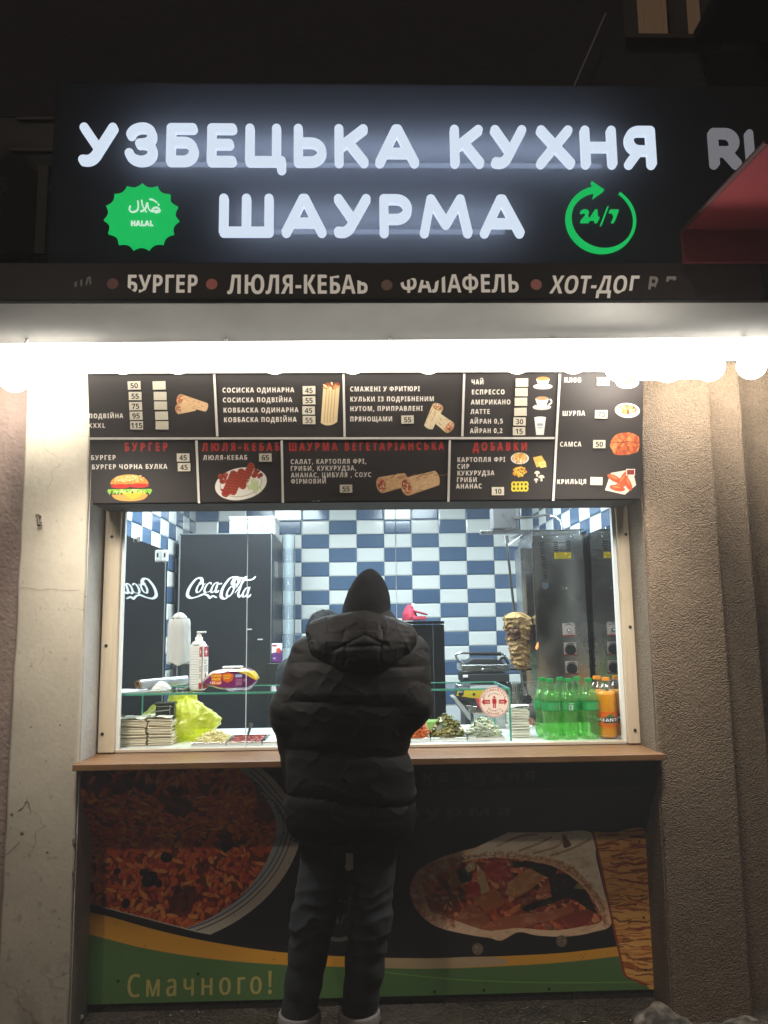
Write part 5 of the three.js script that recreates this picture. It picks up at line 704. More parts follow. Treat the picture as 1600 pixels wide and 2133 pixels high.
// ---------------------------------------------------------------- doner grill
const DZ = -1.18, DX0 = at(1119, 1250, DZ).x, DX1 = at(1225, 1250, DZ).x, DH = at(1165, 1114, DZ).y;
{
  const t = thing('doner_grill', 'tall stainless doner grill tower with yellow warning label and round knobs', 'doner grill', V((DX0 + DX1) / 2, YC - 0.22, DZ - 0.2)), y0 = YC - 0.22; t.rotation.z = 0.012;
  const W = DX1 - DX0, front = 0.2, P = (px, py) => { const p = at(px, py, DZ + 0.002); return [p.x - t.position.x, p.y - y0]; };
  const body = part(t, 'body', metric(boxMM(-W / 2, W / 2, 0, DH - y0, -0.2, 0.2 - 0.003, 0.003)), M.steel);
  part(t, 'front_plate', metric(boxMM(-W / 2 + 0.004, W / 2 - 0.004, 0.01, DH - y0 - 0.006, 0.1985, 0.2005)), M.steel);
  part(t, 'heat_shield', metric(boxMM(-W / 2 - 0.05, -W / 2 - 0.004, 0.02, DH - y0 - 0.06, -0.06, 0.11, 0.002)), M.steel);
  part(t, 'heat_shield', metric(box(0.004, DH - y0 - 0.05, 0.1, -W / 2 - 0.006, (DH - y0) / 2 - 0.01, 0.16, 0.001)), M.chrome);
  part(t, 'top_tray', merge([box(W + 0.05, 0.004, 0.4, -0.01, DH - y0 + 0.03, -0.02), box(W - 0.02, 0.026, 0.36, 0, DH - y0 + 0.013, -0.01)]), M.steel);
  for (const x of [-0.08, 0, 0.075]) part(t, 'rivet', new THREE.SphereGeometry(0.0045, 10, 6).translate(x, DH - y0 - 0.012, 0.2015), M.chrome);
  const slot = (x, y, w) => part(t, 'vent_slot', merge([box(w, 0.0062, 0.004, x, y, 0.2005, 0.0015)]), M.black), [vx, vy] = P(1132, 1130), [vx2] = P(1163, 1130), [vx3] = P(1189, 1130);
  for (let i = 0; i < 14; i++) slot(vx + 0.006 + i * 0.0006, vy - i * 0.0147, 0.026); for (let i = 0; i < 5; i++) { slot(vx2, vy + 0.002 - i * 0.0115, 0.024); slot(vx3, vy + 0.002 - i * 0.0115, 0.026); }
  const warn = canvasTex(256, 96, (x) => { x.fillStyle = '#d8b81c'; x.fillRect(0, 0, 256, 96); x.fillStyle = '#221c08'; x.font = 'bold 38px sans-serif'; x.fillText('DİKKAT', 28, 36); x.strokeStyle = '#221c08'; x.lineWidth = 4; x.strokeRect(3, 3, 250, 90); x.fillRect(6, 40, 244, 4); x.strokeRect(198, 8, 40, 28); x.font = 'bold 20px sans-serif'; x.fillText('!!!', 207, 31); x.fillStyle = '#4a3f10'; for (let i = 0; i < 4; i++) x.fillRect(14 + (i % 2) * 22, 50 + i * 10, 220 - (i % 2) * 44, 5); });
  const [lx, ly] = P(1177, 1157); part(t, 'warning_label', new THREE.PlaneGeometry(0.094, 0.036).translate(lx, ly, 0.2016), std('#ffffff', 0.4, { map: warn }));
  const sh = new THREE.Shape(); sh.moveTo(-0.019, 0.02); sh.lineTo(0.019, 0.02); sh.lineTo(0.019, -0.012); sh.lineTo(0, -0.024); sh.lineTo(-0.019, -0.012); const [ex, ey] = P(1140, 1219);
  part(t, 'emblem', extrude2([sh], 0.0016).translate(ex, ey, 0.2006), std(C(0.09, 0.1, 0.12), 0.4)); part(t, 'emblem_rim', extrude2([(() => { const o = new THREE.Shape(sh.getPoints().map((p) => p.clone().multiplyScalar(1.1))); o.holes.push(new THREE.Path(sh.getPoints().map((p) => p.clone().multiplyScalar(0.94)))); return o; })()], 0.0024).translate(ex, ey, 0.2006), M.chrome);
  [[1188, 1312], [1190.5, 1352], [1193, 1391], [1195, 1430]].forEach(([px, py], i) => {
    const [x, y] = P(px, py), tex = canvasTex(128, 128, (c) => { c.fillStyle = '#b9a79c'; c.fillRect(0, 0, 128, 128); c.fillStyle = '#8f1d20'; c.fillRect(0, 114, 128, 14); c.strokeStyle = '#26201e'; c.lineWidth = 7; c.beginPath(); c.arc(64, 66, 55, 3.9, 5.5); c.stroke(); });
    const pl = part(t, 'knob_plate', box(0.066, 0.07, 0.002, x, y, 0.202), std('#ffffff', 0.45, { map: tex }));
    if (i === 0) part(t, 'valve_stem', merge([new THREE.CylinderGeometry(0.011, 0.012, 0.006, 18).rotateX(Math.PI / 2).translate(x, y - 0.004, 0.206), new THREE.SphereGeometry(0.006, 12, 8).translate(x, y - 0.004, 0.212)]), M.chrome);
    else part(t, 'knob', merge([new THREE.CylinderGeometry(0.027, 0.029, 0.016, 28).rotateX(Math.PI / 2).translate(x, y - 0.004, 0.211), box(0.008, 0.046, 0.012, x, y - 0.004, 0.222, 0.003)]), M.black);
  });
  const [gx, gy] = P(1180, 1225); part(t, 'latch', merge([box(0.016, 0.012, 0.005, gx - 0.006, gy, 0.2025, 0.002), new THREE.SphereGeometry(0.004, 10, 8).translate(gx + 0.013, gy - 0.001, 0.2025)]), M.chrome);
  const fl = P(1125, 1345); part(t, 'flame', lathe([[0, 0], [0.006, 0.008], [0.008, 0.018], [0.004, 0.034], [0, 0.046]], 10).rotateZ(-0.3).translate(-W / 2 - 0.012, fl[1] - 0.02, 0.215), glow(1, 0.36, 0.1, 1.5));
  // arm, motor and cable over the spit
  const m0 = at(1030, 1110, DZ - 0.16), m1 = at(1076, 1058, DZ - 0.16), cx = (m0.x + m1.x) / 2 - t.position.x, my0 = m0.y - y0, my1 = m1.y - y0, wz = 0.04;
  part(t, 'arm', merge([boxMM(at(1005, 1105, DZ - 0.16).x - t.position.x, -W / 2 + 0.1, my0 - 0.004, my0 + 0.016, wz - 0.02, wz + 0.02, 0.002)]), M.steel);
  part(t, 'motor_box', box(m1.x - m0.x, my1 - my0 - 0.02, 0.1, cx, (my0 + my1) / 2 + 0.012, wz, 0.006), std(C(0.2, 0.2, 0.21), 0.45, { metalness: 0.5 })); part(t, 'motor_box', box(0.075, 0.05, 0.07, cx + 0.045, my0 + 0.043, wz, 0.004), M.steel);
  const c0 = at(1072, 1076, DZ - 0.1), c1 = at(1110, 1077, DZ - 0.1), c2 = at(1150, 1073, DZ - 0.1), c3 = at(1172, 1084, DZ - 0.06), c4 = at(1179, 1114, DZ - 0.04);
  part(t, 'cable', tube([c0, c1, c2, c3, c4].map((p) => V(p.x - t.position.x, p.y - y0, p.z - t.position.z)), 0.0065, 40, 8), M.chrome);
  part(t, 'crank', rod(V(cx - 0.014, my1 - 0.035, wz + 0.06), V(cx + 0.045, my0 + 0.02, wz + 0.06), 0.004, 8), M.chrome);
  const f0 = at(1066, 1134, DZ - 0.12), f1 = at(1090, 1112, DZ - 0.12); part(t, 'foil_flap', quad(V(f0.x - t.position.x, f0.y - y0, wz), V(f1.x - t.position.x, f1.y - y0 - 0.01, wz + 0.03), V(f1.x - t.position.x + 0.03, f1.y - y0 + 0.012, wz + 0.03), V(f0.x - t.position.x + 0.008, f0.y - y0 + 0.012, wz)), std(C(0.5, 0.5, 0.5), 0.3, { metalness: 1, side: THREE.DoubleSide }));
}
// the spit with its cone of layered meat
{
  const z = -1.26, top = at(1054, 1116, z), m1 = at(1075, 1280, z), m0 = at(1085, 1393, z), base = at(1090, 1440, z), t = thing('doner_spit', 'doner meat cone browned in layers on a slanting steel spit', 'doner spit', V(m0.x, m0.y, z));
  const loc = (p) => V(p.x - m0.x, p.y - m0.y, 0);
  part(t, 'rod', rod(loc(top), loc(base), 0.0075, 12), M.steel); part(t, 'coupling', rod(loc(top), loc(at(1056, 1132, z)), 0.013, 12), M.steel);
  const H = m1.y - m0.y, ax = loc(m1), R0 = 13 * pxm(z), R1 = 30 * pxm(z);
  const sdf = (x, y, zz) => {
    const k = y / H, cx = ax.x * k, r = Math.hypot(x - cx, zz), a = Math.atan2(zz, x - cx), lay = k * 11 + 0.8 * fbm(a * 1.3, k * 2.5, 2, 3), e = lay - Math.floor(lay);
    let R = lerp(R0, R1, Math.pow(clamp(k), 0.85)) * (1 + 0.06 * Math.sin(a * 3 + Math.floor(lay) * 2.1)) + 0.013 * (0.4 - Math.pow(e, 1.6)) + 0.016 * fbm(a * 2.2 + 9, lay * 1.1, Math.floor(lay) * 3.1, 3);
    if (k > 0.94) R *= Math.sqrt(clamp((1.05 - k) / 0.11)); if (k < 0.03) R *= 0.85;
    return Math.max((r - R) * 0.7, -y - 0.004, y - H * 1.05);
  };
  const paint = (x, y, zz) => { const k = y / H, a = Math.atan2(zz, x - ax.x * k), n = fbm(a * 1.6, k * 7, 5, 4), sear = sstep(0.12, 0.3, 0.45 * Math.exp(-Math.pow((k - 0.62) / 0.17, 2)) + 0.8 * n - 0.1), edge = fbm(x * 190, y * 320, zz * 190, 3), dk = clamp(sear + (edge > 0.22 ? 0.4 : 0)); return [lerp(0.44, 0.12, dk) * (1 + edge * 0.4), lerp(0.27, 0.055, dk) * (1 + edge * 0.4), lerp(0.105, 0.028, dk) * (1 + edge * 0.4)]; };
  part(t, 'meat', blob(sdf, [-0.085, -0.012, -0.09], [0.08, H * 1.08, 0.09], 0.0026, paint), phys('#ffffff', 0.42, { vertexColors: true, specularIntensity: 0.6 }));
  // loose slices standing off the cone
  for (let i = 0; i < 26; i++) { const k = 0.05 + 0.9 * rnd(), a = rr(-0.4, 3.5), R = lerp(R0, R1, Math.pow(k, 0.85)) * 0.96, g = new THREE.SphereGeometry(1, 10, 7).scale(rr(0.012, 0.024), rr(0.006, 0.011), 0.0045); const p = g.attributes.position; for (let q = 0; q < p.count; q++) p.setXYZ(q, p.getX(q) + 0.003 * noise3(p.getX(q) * 120 + i * 9, p.getY(q) * 120, 1), p.getY(q) + 0.004 * noise3(p.getX(q) * 90, i * 5, p.getY(q) * 90), p.getZ(q)); g.computeVertexNormals(); g.rotateX(rr(-0.5, 0.2)).rotateY(Math.PI / 2 - a).translate(ax.x * k + Math.cos(a) * R, H * k, Math.sin(a) * R); const sr = Math.abs(k - 0.62) < 0.15 ? 0.5 : 1; part(t, 'slice', g, std(C(rr(0.34, 0.46) * sr, rr(0.2, 0.27) * sr * 0.9, rr(0.07, 0.1) * sr), 0.45)); }
  part(t, 'drip_plate', lathe([[0, -0.004], [0.058, -0.002], [0.062, 0.006], [0.06, 0.006], [0.055, 0.001], [0, -0.001]], 30).translate(0, -0.004, 0), std(C(0.12, 0.11, 0.1), 0.4, { metalness: 0.9 }));
  const kb = loc(at(1098, 1457, z)); const st = new THREE.Shape(); for (let i = 0; i < 16; i++) { const a = i / 16 * 2 * Math.PI, r = i % 2 ? 0.021 : 0.03; i ? st.lineTo(Math.cos(a) * r, Math.sin(a) * r) : st.moveTo(r, 0); }
  part(t, 'star_knob', extrude(st, 0.02, 0.003).translate(kb.x, kb.y, 0), M.blackMatt); part(t, 'socket', rod(loc(at(1090, 1432, z)), V(kb.x, kb.y + 0.01, 0), 0.017, 14), M.steel);
  const g = thing('grill_base', 'stainless grill base with vent slits below the meat cone', 'grill base', V(base.x, YC - 0.22, z)), y1 = at(1090, 1424, z).y, x0 = at(1062, 1450, z).x;
  wpart(g, 'case', boxMM(x0, DX0 - 0.06, YC - 0.22, at(1090, 1470, z).y, z - 0.14, z + 0.06, 0.004), M.steel); wpart(g, 'rear_case', boxMM(x0 + 0.02, DX0 - 0.06, YC, y1, z - 0.16, z - 0.06, 0.004), M.steel);
  for (let i = 0; i < 9; i++) { const p = at(1070 + i * 4, 1437, z); wpart(g, 'vent_slit', box(0.003, 0.03, 0.003, p.x, p.y, z - 0.059), M.black); }
}

// ---------------------------------------------------------------- contact grill, slicer, black urn, red cap on the back counter
{
  const z = -1.75, a = at(962, 1399, z), b = at(1062, 1384, z), t = thing('contact_grill', 'stainless contact grill with a black looped handle', 'contact grill', V((a.x + b.x) / 2, 0.905, z - 0.12)), w = b.x - a.x, ly = a.y - 0.905, P = (px, py, dz = 0.12) => { const p = at(px, py, z + dz - 0.12); return V(p.x - t.position.x, p.y - t.position.y, dz); };
  part(t, 'lid', box(w, b.y - a.y + 0.004, 0.26, 0, ly + (b.y - a.y) / 2, 0, 0.006), M.steel); part(t, 'lid_top', merge([(() => { const s = poly([[-w / 2 + 0.02, 0], [w / 2 - 0.02, 0], [w / 2 - 0.07, 0.025], [-w / 2 + 0.08, 0.028]]); return new THREE.ExtrudeGeometry(s, { depth: 0.18, bevelEnabled: true, bevelSize: 0.003, bevelThickness: 0.003, bevelSegments: 2 }).translate(0, b.y - 0.905 + 0.002, -0.11); })()]), std(C(0.06, 0.062, 0.065), 0.4, { metalness: 0.5 }));
  part(t, 'lower_plate', box(w * 0.96, 0.05, 0.26, 0, ly - 0.04, 0, 0.005), std(C(0.03, 0.03, 0.032), 0.5)); part(t, 'stand', box(w * 0.9, ly - 0.07, 0.24, 0, (ly - 0.07) / 2, 0, 0.004), std(C(0.1, 0.1, 0.105), 0.4, { metalness: 0.7 }));
  part(t, 'handle', tube([P(966, 1385), P(951, 1370), P(950, 1363), P(956, 1361), P(1000, 1361), P(1040, 1362), P(1050, 1364), P(1064, 1385)], 0.007, 60, 10), M.chrome);
  part(t, 'handle_grip', merge([rod(P(978, 1361, 0.121), P(1044, 1362.5, 0.121), 0.0105, 12), ...Array.from({ length: 15 }, (_, i) => new THREE.TorusGeometry(0.011, 0.0018, 6, 14).rotateY(Math.PI / 2).translate(lerp(P(980, 1361).x, P(1042, 1362.5).x, i / 14), P(1010, 1361.7).y, 0.121))]), M.black);
  part(t, 'hinge_arm', tube([P(1042, 1386), P(1043, 1373), P(1049, 1370), P(1056, 1376), P(1060, 1388)], 0.008, 24, 8), M.blackMatt); const sc = P(1006, 1395, 0.131); part(t, 'screw', new THREE.SphereGeometry(0.009, 14, 10).scale(1, 1, 0.6).translate(sc.x, sc.y, sc.z), M.chrome);
  part(t, 'foot', box(0.03, 0.018, 0.03, -w / 2 + 0.02, ly - 0.028, 0.13, 0.006), M.white);
}
{
  const z = -0.95, a = at(948, 1470, z), b = at(1012, 1424, z), t = thing('meat_slicer', 'yellow and black electric meat slicer resting on a steel chute', 'slicer', V((a.x + b.x) / 2, YC, z)), P = (px, py, dz = 0) => { const p = at(px, py, z); return [p.x - t.position.x, p.y - YC]; };
  const sl = (pts, d, z0, bev = 0.004) => extrude(poly(pts.map(([p, q]) => P(p, q))), d, bev).translate(0, 0, z0);
  part(t, 'body', sl([[948, 1459], [953, 1428], [962, 1424], [1062, 1435], [1060, 1472], [1040, 1474], [1010, 1468], [985, 1462]], 0.09, -0.09, 0.006), std(C(0.03, 0.03, 0.032), 0.4));
  part(t, 'yellow_panel', sl([[951, 1449], [956, 1430], [1050, 1440], [1050, 1466], [1005, 1464], [990, 1455]], 0.004, 0.0005, 0.001), std(C(0.55, 0.43, 0.02), 0.4));
  const tex = canvasTex(96, 96, (x) => { x.fillStyle = '#10151c'; x.fillRect(0, 0, 96, 96); x.fillStyle = '#c9ccd0'; x.font = 'bold 25px sans-serif'; x.fillText("REN'S", 10, 52); }); const s0 = new THREE.Shape([[954.5, 1447], [956.5, 1433], [967, 1434.5], [965.5, 1447.5], [959, 1451]].map((q) => new THREE.Vector2(...P(...q)))), g = new THREE.ShapeGeometry(s0); g.computeBoundingBox(); const bb = g.boundingBox, u = g.attributes.uv, pp = g.attributes.position; for (let i = 0; i < u.count; i++) u.setXY(i, (pp.getX(i) - bb.min.x) / (bb.max.x - bb.min.x), (pp.getY(i) - bb.min.y) / (bb.max.y - bb.min.y));
  part(t, 'shield_mark', g.translate(0, 0, 0.0056), std('#ffffff', 0.4, { map: tex })); const kn = P(987, 1446); part(t, 'knob', new THREE.SphereGeometry(0.007, 12, 8).translate(kn[0], kn[1], 0.006), M.black);
  part(t, 'red_guard', sl([[988, 1453], [1000, 1455], [1006, 1470], [998, 1476]], 0.01, 0.004, 0.002), std(C(0.5, 0.05, 0.06), 0.5)); part(t, 'foot_pad', sl([[952, 1459], [976, 1463], [984, 1470], [966, 1468]], 0.06, -0.07, 0.003), M.blackMatt);
  part(t, 'chute', sl([[941, 1452], [948, 1450], [986, 1494], [984, 1504], [975, 1498]], 0.12, -0.1, 0.002), std(C(0.45, 0.46, 0.46), 0.35, { metalness: 0.6 })); part(t, 'base', sl([[972, 1468], [994, 1472], [990, 1482], [976, 1480]], 0.1, -0.1, 0.003), M.steel); part(t, 'leg', sl([[976, 1480], [990, 1482], [987, 1515], [981, 1515]], 0.05, -0.08, 0.002), M.steel);
}
{
  const z = -1.9, a = at(826, 1425, z), b = at(928, 1292, z), t = thing('black_urn', 'tall black faceted drinks urn on the back counter', 'urn', V((a.x + b.x) / 2, 0.905, z - 0.12)), w = b.x - a.x, h = b.y - 0.905, sh = poly([[-w / 2, -0.14], [-w / 2, 0.03], [-w / 5, 0.1], [w / 4, 0.1], [w / 2, 0.03], [w / 2, -0.14]]);
  part(t, 'body', extrude(sh, h - 0.02, 0.006).rotateX(-Math.PI / 2).scale(1, 1, -1), std(C(0.028, 0.03, 0.033), 0.35)); part(t, 'lid', extrude(sh, 0.018, 0.004).rotateX(-Math.PI / 2).scale(1.01, 1, -1.01).translate(0, h - 0.018, 0), std(C(0.05, 0.052, 0.056), 0.4));
  part(t, 'seam_trim', merge([box(0.003, h - 0.03, 0.003, -w / 5, h / 2, 0.1005), box(0.003, h - 0.03, 0.003, w / 4, h / 2, 0.1005)]), std(C(0.07, 0.075, 0.08), 0.3));
  const tp = b.y, m0 = at(843, 1293, z), m1 = at(899, 1258, z), c = thing('peaked_hat', 'red peaked hat lying on top of the black urn', 'hat', V((m0.x + m1.x) / 2 - 0.02, tp + 0.001, z - 0.06)), cw = m1.x - m0.x;
  const crown = (x, y, q) => { const d = Math.hypot(x / (cw * 0.3), (y - 0.004) / 0.1, q / 0.075) - 1 + 0.16 * fbm(x * 22, y * 22, q * 22 + 3, 3) + 0.9 * clamp(x / cw + 0.05) * clamp(y * 9); return Math.max(d * 0.06, -y); };
  part(c, 'crown', blob((x, y, q) => crown(x + cw * 0.16, y, q), [-cw * 0.6, -0.006, -0.1], [cw * 0.45, 0.13, 0.1], 0.005), std(C(0.42, 0.025, 0.06), 0.75));
  part(c, 'peak', (() => { const s = new THREE.Shape(); s.absellipse(0, 0, cw * 0.3, 0.075, 0, Math.PI * 2); return extrude(s, 0.008, 0.003, 20).rotateX(-Math.PI / 2).rotateZ(-0.28).translate(cw * 0.2, 0.048, 0.01); })(), std(C(0.42, 0.025, 0.06), 0.75)); part(c, 'band', box(cw * 0.62, 0.025, 0.1, cw * 0.1, 0.0135, 0.02, 0.008), std(C(0.4, 0.03, 0.06), 0.75)); part(c, 'badge', box(0.02, 0.016, 0.004, -cw * 0.04, 0.085, 0.055, 0.001).rotateX(-0.3), M.white);
}

// ---------------------------------------------------------------- bottles
const petGreen = phys(C(0.56, 0.87, 0.52), 0.05, { transmission: 0.93, thickness: 0 }), petClear = phys(C(0.97, 0.98, 0.98), 0.05, { transmission: 1, thickness: 0 });
function sodaBottle(name, label, group, H, R, kind) {
  const t = thing(name, label, 'bottle', V(0, 0, 0), group), g = kind === 'green', prof = g ? [[0, 0.008], [R * 0.35, 0.004], [R * 0.72, 0], [R * 0.95, H * 0.07], [R, H * 0.14], [R * 0.98, H * 0.22], [R * 0.84, H * 0.3], [R * 0.9, H * 0.4], [R, H * 0.47], [R, H * 0.63], [R * 0.94, H * 0.68], [R * 0.7, H * 0.8], [R * 0.44, H * 0.9], [R * 0.36, H * 0.94], [R * 0.36, H * 0.965]] : [[0, 0.008], [R * 0.4, 0.003], [R * 0.75, 0], [R, H * 0.06], [R, H * 0.62], [R * 0.96, H * 0.72], [R * 0.8, H * 0.8], [R * 0.5, H * 0.88], [R * 0.36, H * 0.92], [R * 0.36, H * 0.96]];
  const geo = lathe(prof, 30), p = geo.attributes.position; if (g) for (let i = 0; i < p.count; i++) { const x = p.getX(i), y = p.getY(i), z = p.getZ(i), a = Math.atan2(z, x), k = y < H * 0.1 ? 0.1 * Math.cos(a * 5) * (1 - y / (H * 0.1)) : y > H * 0.18 && y < H * 0.46 ? 0.05 * Math.sin(a * 9 + y * 260) : 0; p.setXYZ(i, x * (1 + k), y, z * (1 + k)); } geo.computeVertexNormals();
  part(t, 'shell', geo, g ? petGreen : petClear);
  if (g) part(t, 'drink', lathe([[0, 0.012], [R * 0.68, 0.006], [R * 0.9, H * 0.08], [R * 0.94, H * 0.15], [R * 0.8, H * 0.3], [R * 0.94, H * 0.47], [R * 0.94, H * 0.63], [R * 0.66, H * 0.8], [0, H * 0.802]], 24), phys(C(0.86, 0.97, 0.76), 0.02, { transmission: 0.95, thickness: 0 }));
  else part(t, 'drink', lathe([[0, 0.012], [R * 0.7, 0.005], [R * 0.965, H * 0.065], [R * 0.965, H * 0.62], [R * 0.92, H * 0.72], [R * 0.82, H * 0.76], [0, H * 0.765]], 24), phys(C(0.84, 0.34, 0.006), 0.3, { transmission: 0.2, thickness: 0 }));
  const cap = part(t, 'cap', merge([cyl(R * 0.4, R * 0.39, H * 0.055, 0, H * 0.972, 0, 24), ...Array.from({ length: 18 }, (_, i) => box(0.0012, H * 0.045, 0.0012, Math.cos(i / 18 * 6.283) * R * 0.4, H * 0.97, Math.sin(i / 18 * 6.283) * R * 0.4))]), std(g ? C(0.02, 0.3, 0.07) : C(0.8, 0.3, 0.03), 0.4));
  const tex = g ? canvasTex(512, 128, (x) => { x.fillStyle = '#1f8f4a'; x.fillRect(0, 0, 512, 128); x.fillStyle = '#137038'; x.fillRect(0, 0, 512, 8); x.fillRect(0, 120, 512, 8); for (const o of [40, 300]) { x.fillStyle = '#3f9c5c'; x.fillRect(o, 16, 96, 100); x.fillStyle = '#d7e8d8'; x.fillRect(o + 112, 46, 36, 70); x.fillStyle = '#123a20'; for (let q = o + 116; q < o + 144; q += 3 + rnd() * 4) x.fillRect(q, 50, 2, 62); x.fillStyle = '#bfe4c8'; x.fillRect(o + 112, 20, 50, 4); x.fillRect(o + 112, 28, 40, 4); x.fillStyle = '#0c5a2a'; for (let i = 0; i < 6; i++) x.fillRect(o + 170, 22 + i * 14, 44, 4); } })
    : canvasTex(512, 160, (x) => { x.fillStyle = '#d9601c'; x.fillRect(0, 0, 512, 160); for (const o of [-4, 172, 344]) { x.save(); x.translate(o + 86, 84); x.rotate(-0.06); x.fillStyle = '#2d7a34'; x.beginPath(); x.ellipse(-10, -44, 34, 15, -0.4, 0, 7); x.fill(); x.fillStyle = '#23354f'; x.beginPath(); x.roundRect(-76, -30, 150, 62, 20); x.fill(); x.fillStyle = '#f4efe6'; x.font = 'bold 50px sans-serif'; x.textAlign = 'center'; x.lineWidth = 7; x.strokeStyle = '#1d2740'; x.strokeText('FANTA', 0, 18); x.fillText('FANTA', 0, 18); x.fillStyle = '#3b8a3a'; x.fillRect(-56, 40, 100, 8); x.restore(); } });
  tex.wrapS = THREE.RepeatWrapping; const y0 = g ? 0.475 : 0.2, y1 = g ? 0.625 : 0.44; part(t, 'wrapper', new THREE.CylinderGeometry(R * 1.012, R * 1.012, H * (y1 - y0), 30, 1, true).translate(0, H * (y0 + y1) / 2, 0), std('#ffffff', 0.35, { map: tex, side: THREE.DoubleSide }));
  return t;
}
{
  const H = at(1150, 1414, -0.3).y - YC, green = sodaBottle('green_bottle', '', 'green soda bottles on the counter', H, 0.0385, 'green'), orange = sodaBottle('orange_bottle', '', 'orange soda bottles on the counter', H * 1.01, 0.04, 'orange');
  const gs = [[1149, -0.3, 'green soda bottle, left one of the front row on the counter', 5.2], [1187, -0.3, 'green soda bottle, middle one of the front row on the counter', 4.15], [1229, -0.3, 'green soda bottle, front row, next to the orange bottles', 5.25], [1133, -0.385, 'green soda bottle at the left end of the back row', 4.9], [1170, -0.385, 'green soda bottle in the middle of the back row', 2], [1205, -0.385, 'green soda bottle at the right end of the back row', 3]];
  gs.forEach(([px, z, label, turn], i) => { const x = at(px, 1500, z).x, p = V(x, YC + 0.001, z); if (i) copyOf(green, label, p, turn); else { green.position.copy(p); green.rotation.y = turn; green.userData.label = label; } });
  [[1266, -0.3, 'orange soda bottle at the front, with its printed wrapper fully in view', 5.4], [1247, -0.39, 'orange soda bottle at the back, between the green bottles and its neighbours', 1.6], [1288, -0.385, 'orange soda bottle nearest the right window post', 5.5]].forEach(([px, z, label, turn], i) => { const x = Math.min(at(px, 1500, z).x, XR - 0.06), p = V(x, YC + 0.001, z); if (i) copyOf(orange, label, p, turn); else { orange.position.copy(p); orange.rotation.y = turn; orange.userData.label = label; } });
}

// ---------------------------------------------------------------- paper napkins
function napkins(px0, px1, pyTop, z, dep, label, upright, col) {
  const a = at(px0, 1550, z), b = at(px1, pyTop, z), w = b.x - a.x, h = b.y - YC, t = thing('napkin_stack', label, 'napkins', V((a.x + b.x) / 2, YC + 0.001, z - dep / 2)), n = Math.round(h / 0.004), list = [];
  for (let i = 0; i < n; i++) { const k = i / n, g = box(w * rr(0.985, 1.005), h / n * 0.99, dep, 0.002 * Math.sin(i * 1.7) + 0.004 * noise3(k * 6, 3, 1), 0, 0.004 * Math.sin(i * 2.3) + 0.003 * noise3(i, 1, 2), h / n * 0.28); const p = g.attributes.position; for (let q = 0; q < p.count; q++) p.setY(q, p.getY(q) + h * (i + 0.5) / n + 0.004 * k * Math.sin(p.getX(q) * 30 + k * 4) + 0.0015 * noise3(p.getX(q) * 40, i, 3)); list.push(g); }
  const m = part(t, 'sheets', merge(list), col); m.userData.kind = 'stuff'; part(t, 'top_sheet', (() => { const g = new THREE.PlaneGeometry(w * 1.04, dep * 1.1, 14, 14).rotateX(-Math.PI / 2), p = g.attributes.position; for (let q = 0; q < p.count; q++) p.setY(q, 0.007 * noise3(p.getX(q) * 26 + px0, p.getZ(q) * 26, 7) + 0.006 * Math.abs(p.getX(q)) / w + 0.006); g.computeVertexNormals(); return g.translate(0, h, 0); })(), std(C(0.72, 0.72, 0.66), 0.9, { side: THREE.DoubleSide }));
  return t;
}
const napCream = std(C(0.68, 0.6, 0.45), 0.9), napWhite = std(C(0.7, 0.68, 0.6), 0.9);
napkins(248, 303, 1500, -0.31, 0.12, 'cream paper napkin stack at the far left, against the case side', false, napCream);
napkins(307, 358, 1497, -0.32, 0.12, 'cream paper napkin stack beside the yellow bag, second from left', false, napCream);
napkins(1066, 1101, 1476, -0.36, 0.1, 'tall white paper napkin stack between the glass case and green bottles', true, napWhite);

// ---------------------------------------------------------------- things on the glass shelf
const SY = YG + 0.004;
{
  const z = -0.4, r0 = at(286, 1421, -0.36), t = thing('film_roll', 'roll of cling film with a brown cardboard core on the glass shelf', 'film roll', V(r0.x, SY + 0.028, -0.36)), dir = V(0.16, 0.004, -0.2);
  const ax = dir.clone().normalize(), L = dir.length(), ring = (r0_, r1_, l0, l1, c) => { const s = new THREE.Shape(); s.absarc(0, 0, r1_, 0, 7); const hl = new THREE.Path(); hl.absarc(0, 0, r0_, 0, 7, true); s.holes.push(hl); return new THREE.ExtrudeGeometry(s, { depth: l1 - l0, bevelEnabled: false, curveSegments: 24 }).translate(0, 0, l0).applyQuaternion(new THREE.Quaternion().setFromUnitVectors(V(0, 0, 1), ax)); };
  part(t, 'film', ring(0.0205, 0.025, 0.008, L), phys(C(0.42, 0.45, 0.5), 0.15, { transmission: 0.25, thickness: 0, clearcoat: 1 })); part(t, 'core', ring(0.0165, 0.0203, 0, L + 0.004), std(C(0.36, 0.24, 0.14), 0.85));
  const sh = solo('paper_sheet', (() => { const g = new THREE.PlaneGeometry(0.19, 0.16, 16, 16).rotateX(-Math.PI / 2).rotateY(0.5), p = g.attributes.position; for (let q = 0; q < p.count; q++) p.setY(q, 0.003 + 0.008 * Math.max(0, noise3(p.getX(q) * 14, p.getZ(q) * 14, 4))); g.computeVertexNormals(); const c = at(292, 1430, -0.42); return g.translate(c.x, SY - 0.002, -0.42); })(), std(C(0.7, 0.7, 0.7), 0.9, { side: THREE.DoubleSide }), 'crinkled white paper sheet lying under the film roll', 'paper');
  const c = at(332, 1418, -0.44); solo('folded_cloth', blob((x, y, q) => Math.max((Math.hypot(x / 0.05, y / 0.04, q / 0.04) - 1 + 0.22 * fbm(x * 26, y * 60, q * 26, 3)) * 0.03, -y), [-0.07, -0.006, -0.06], [0.07, 0.06, 0.06], 0.004).translate(c.x, SY, -0.44), std(C(0.72, 0.72, 0.7), 0.85), 'crumpled white cloth beside the film roll on the shelf', 'cloth');
}
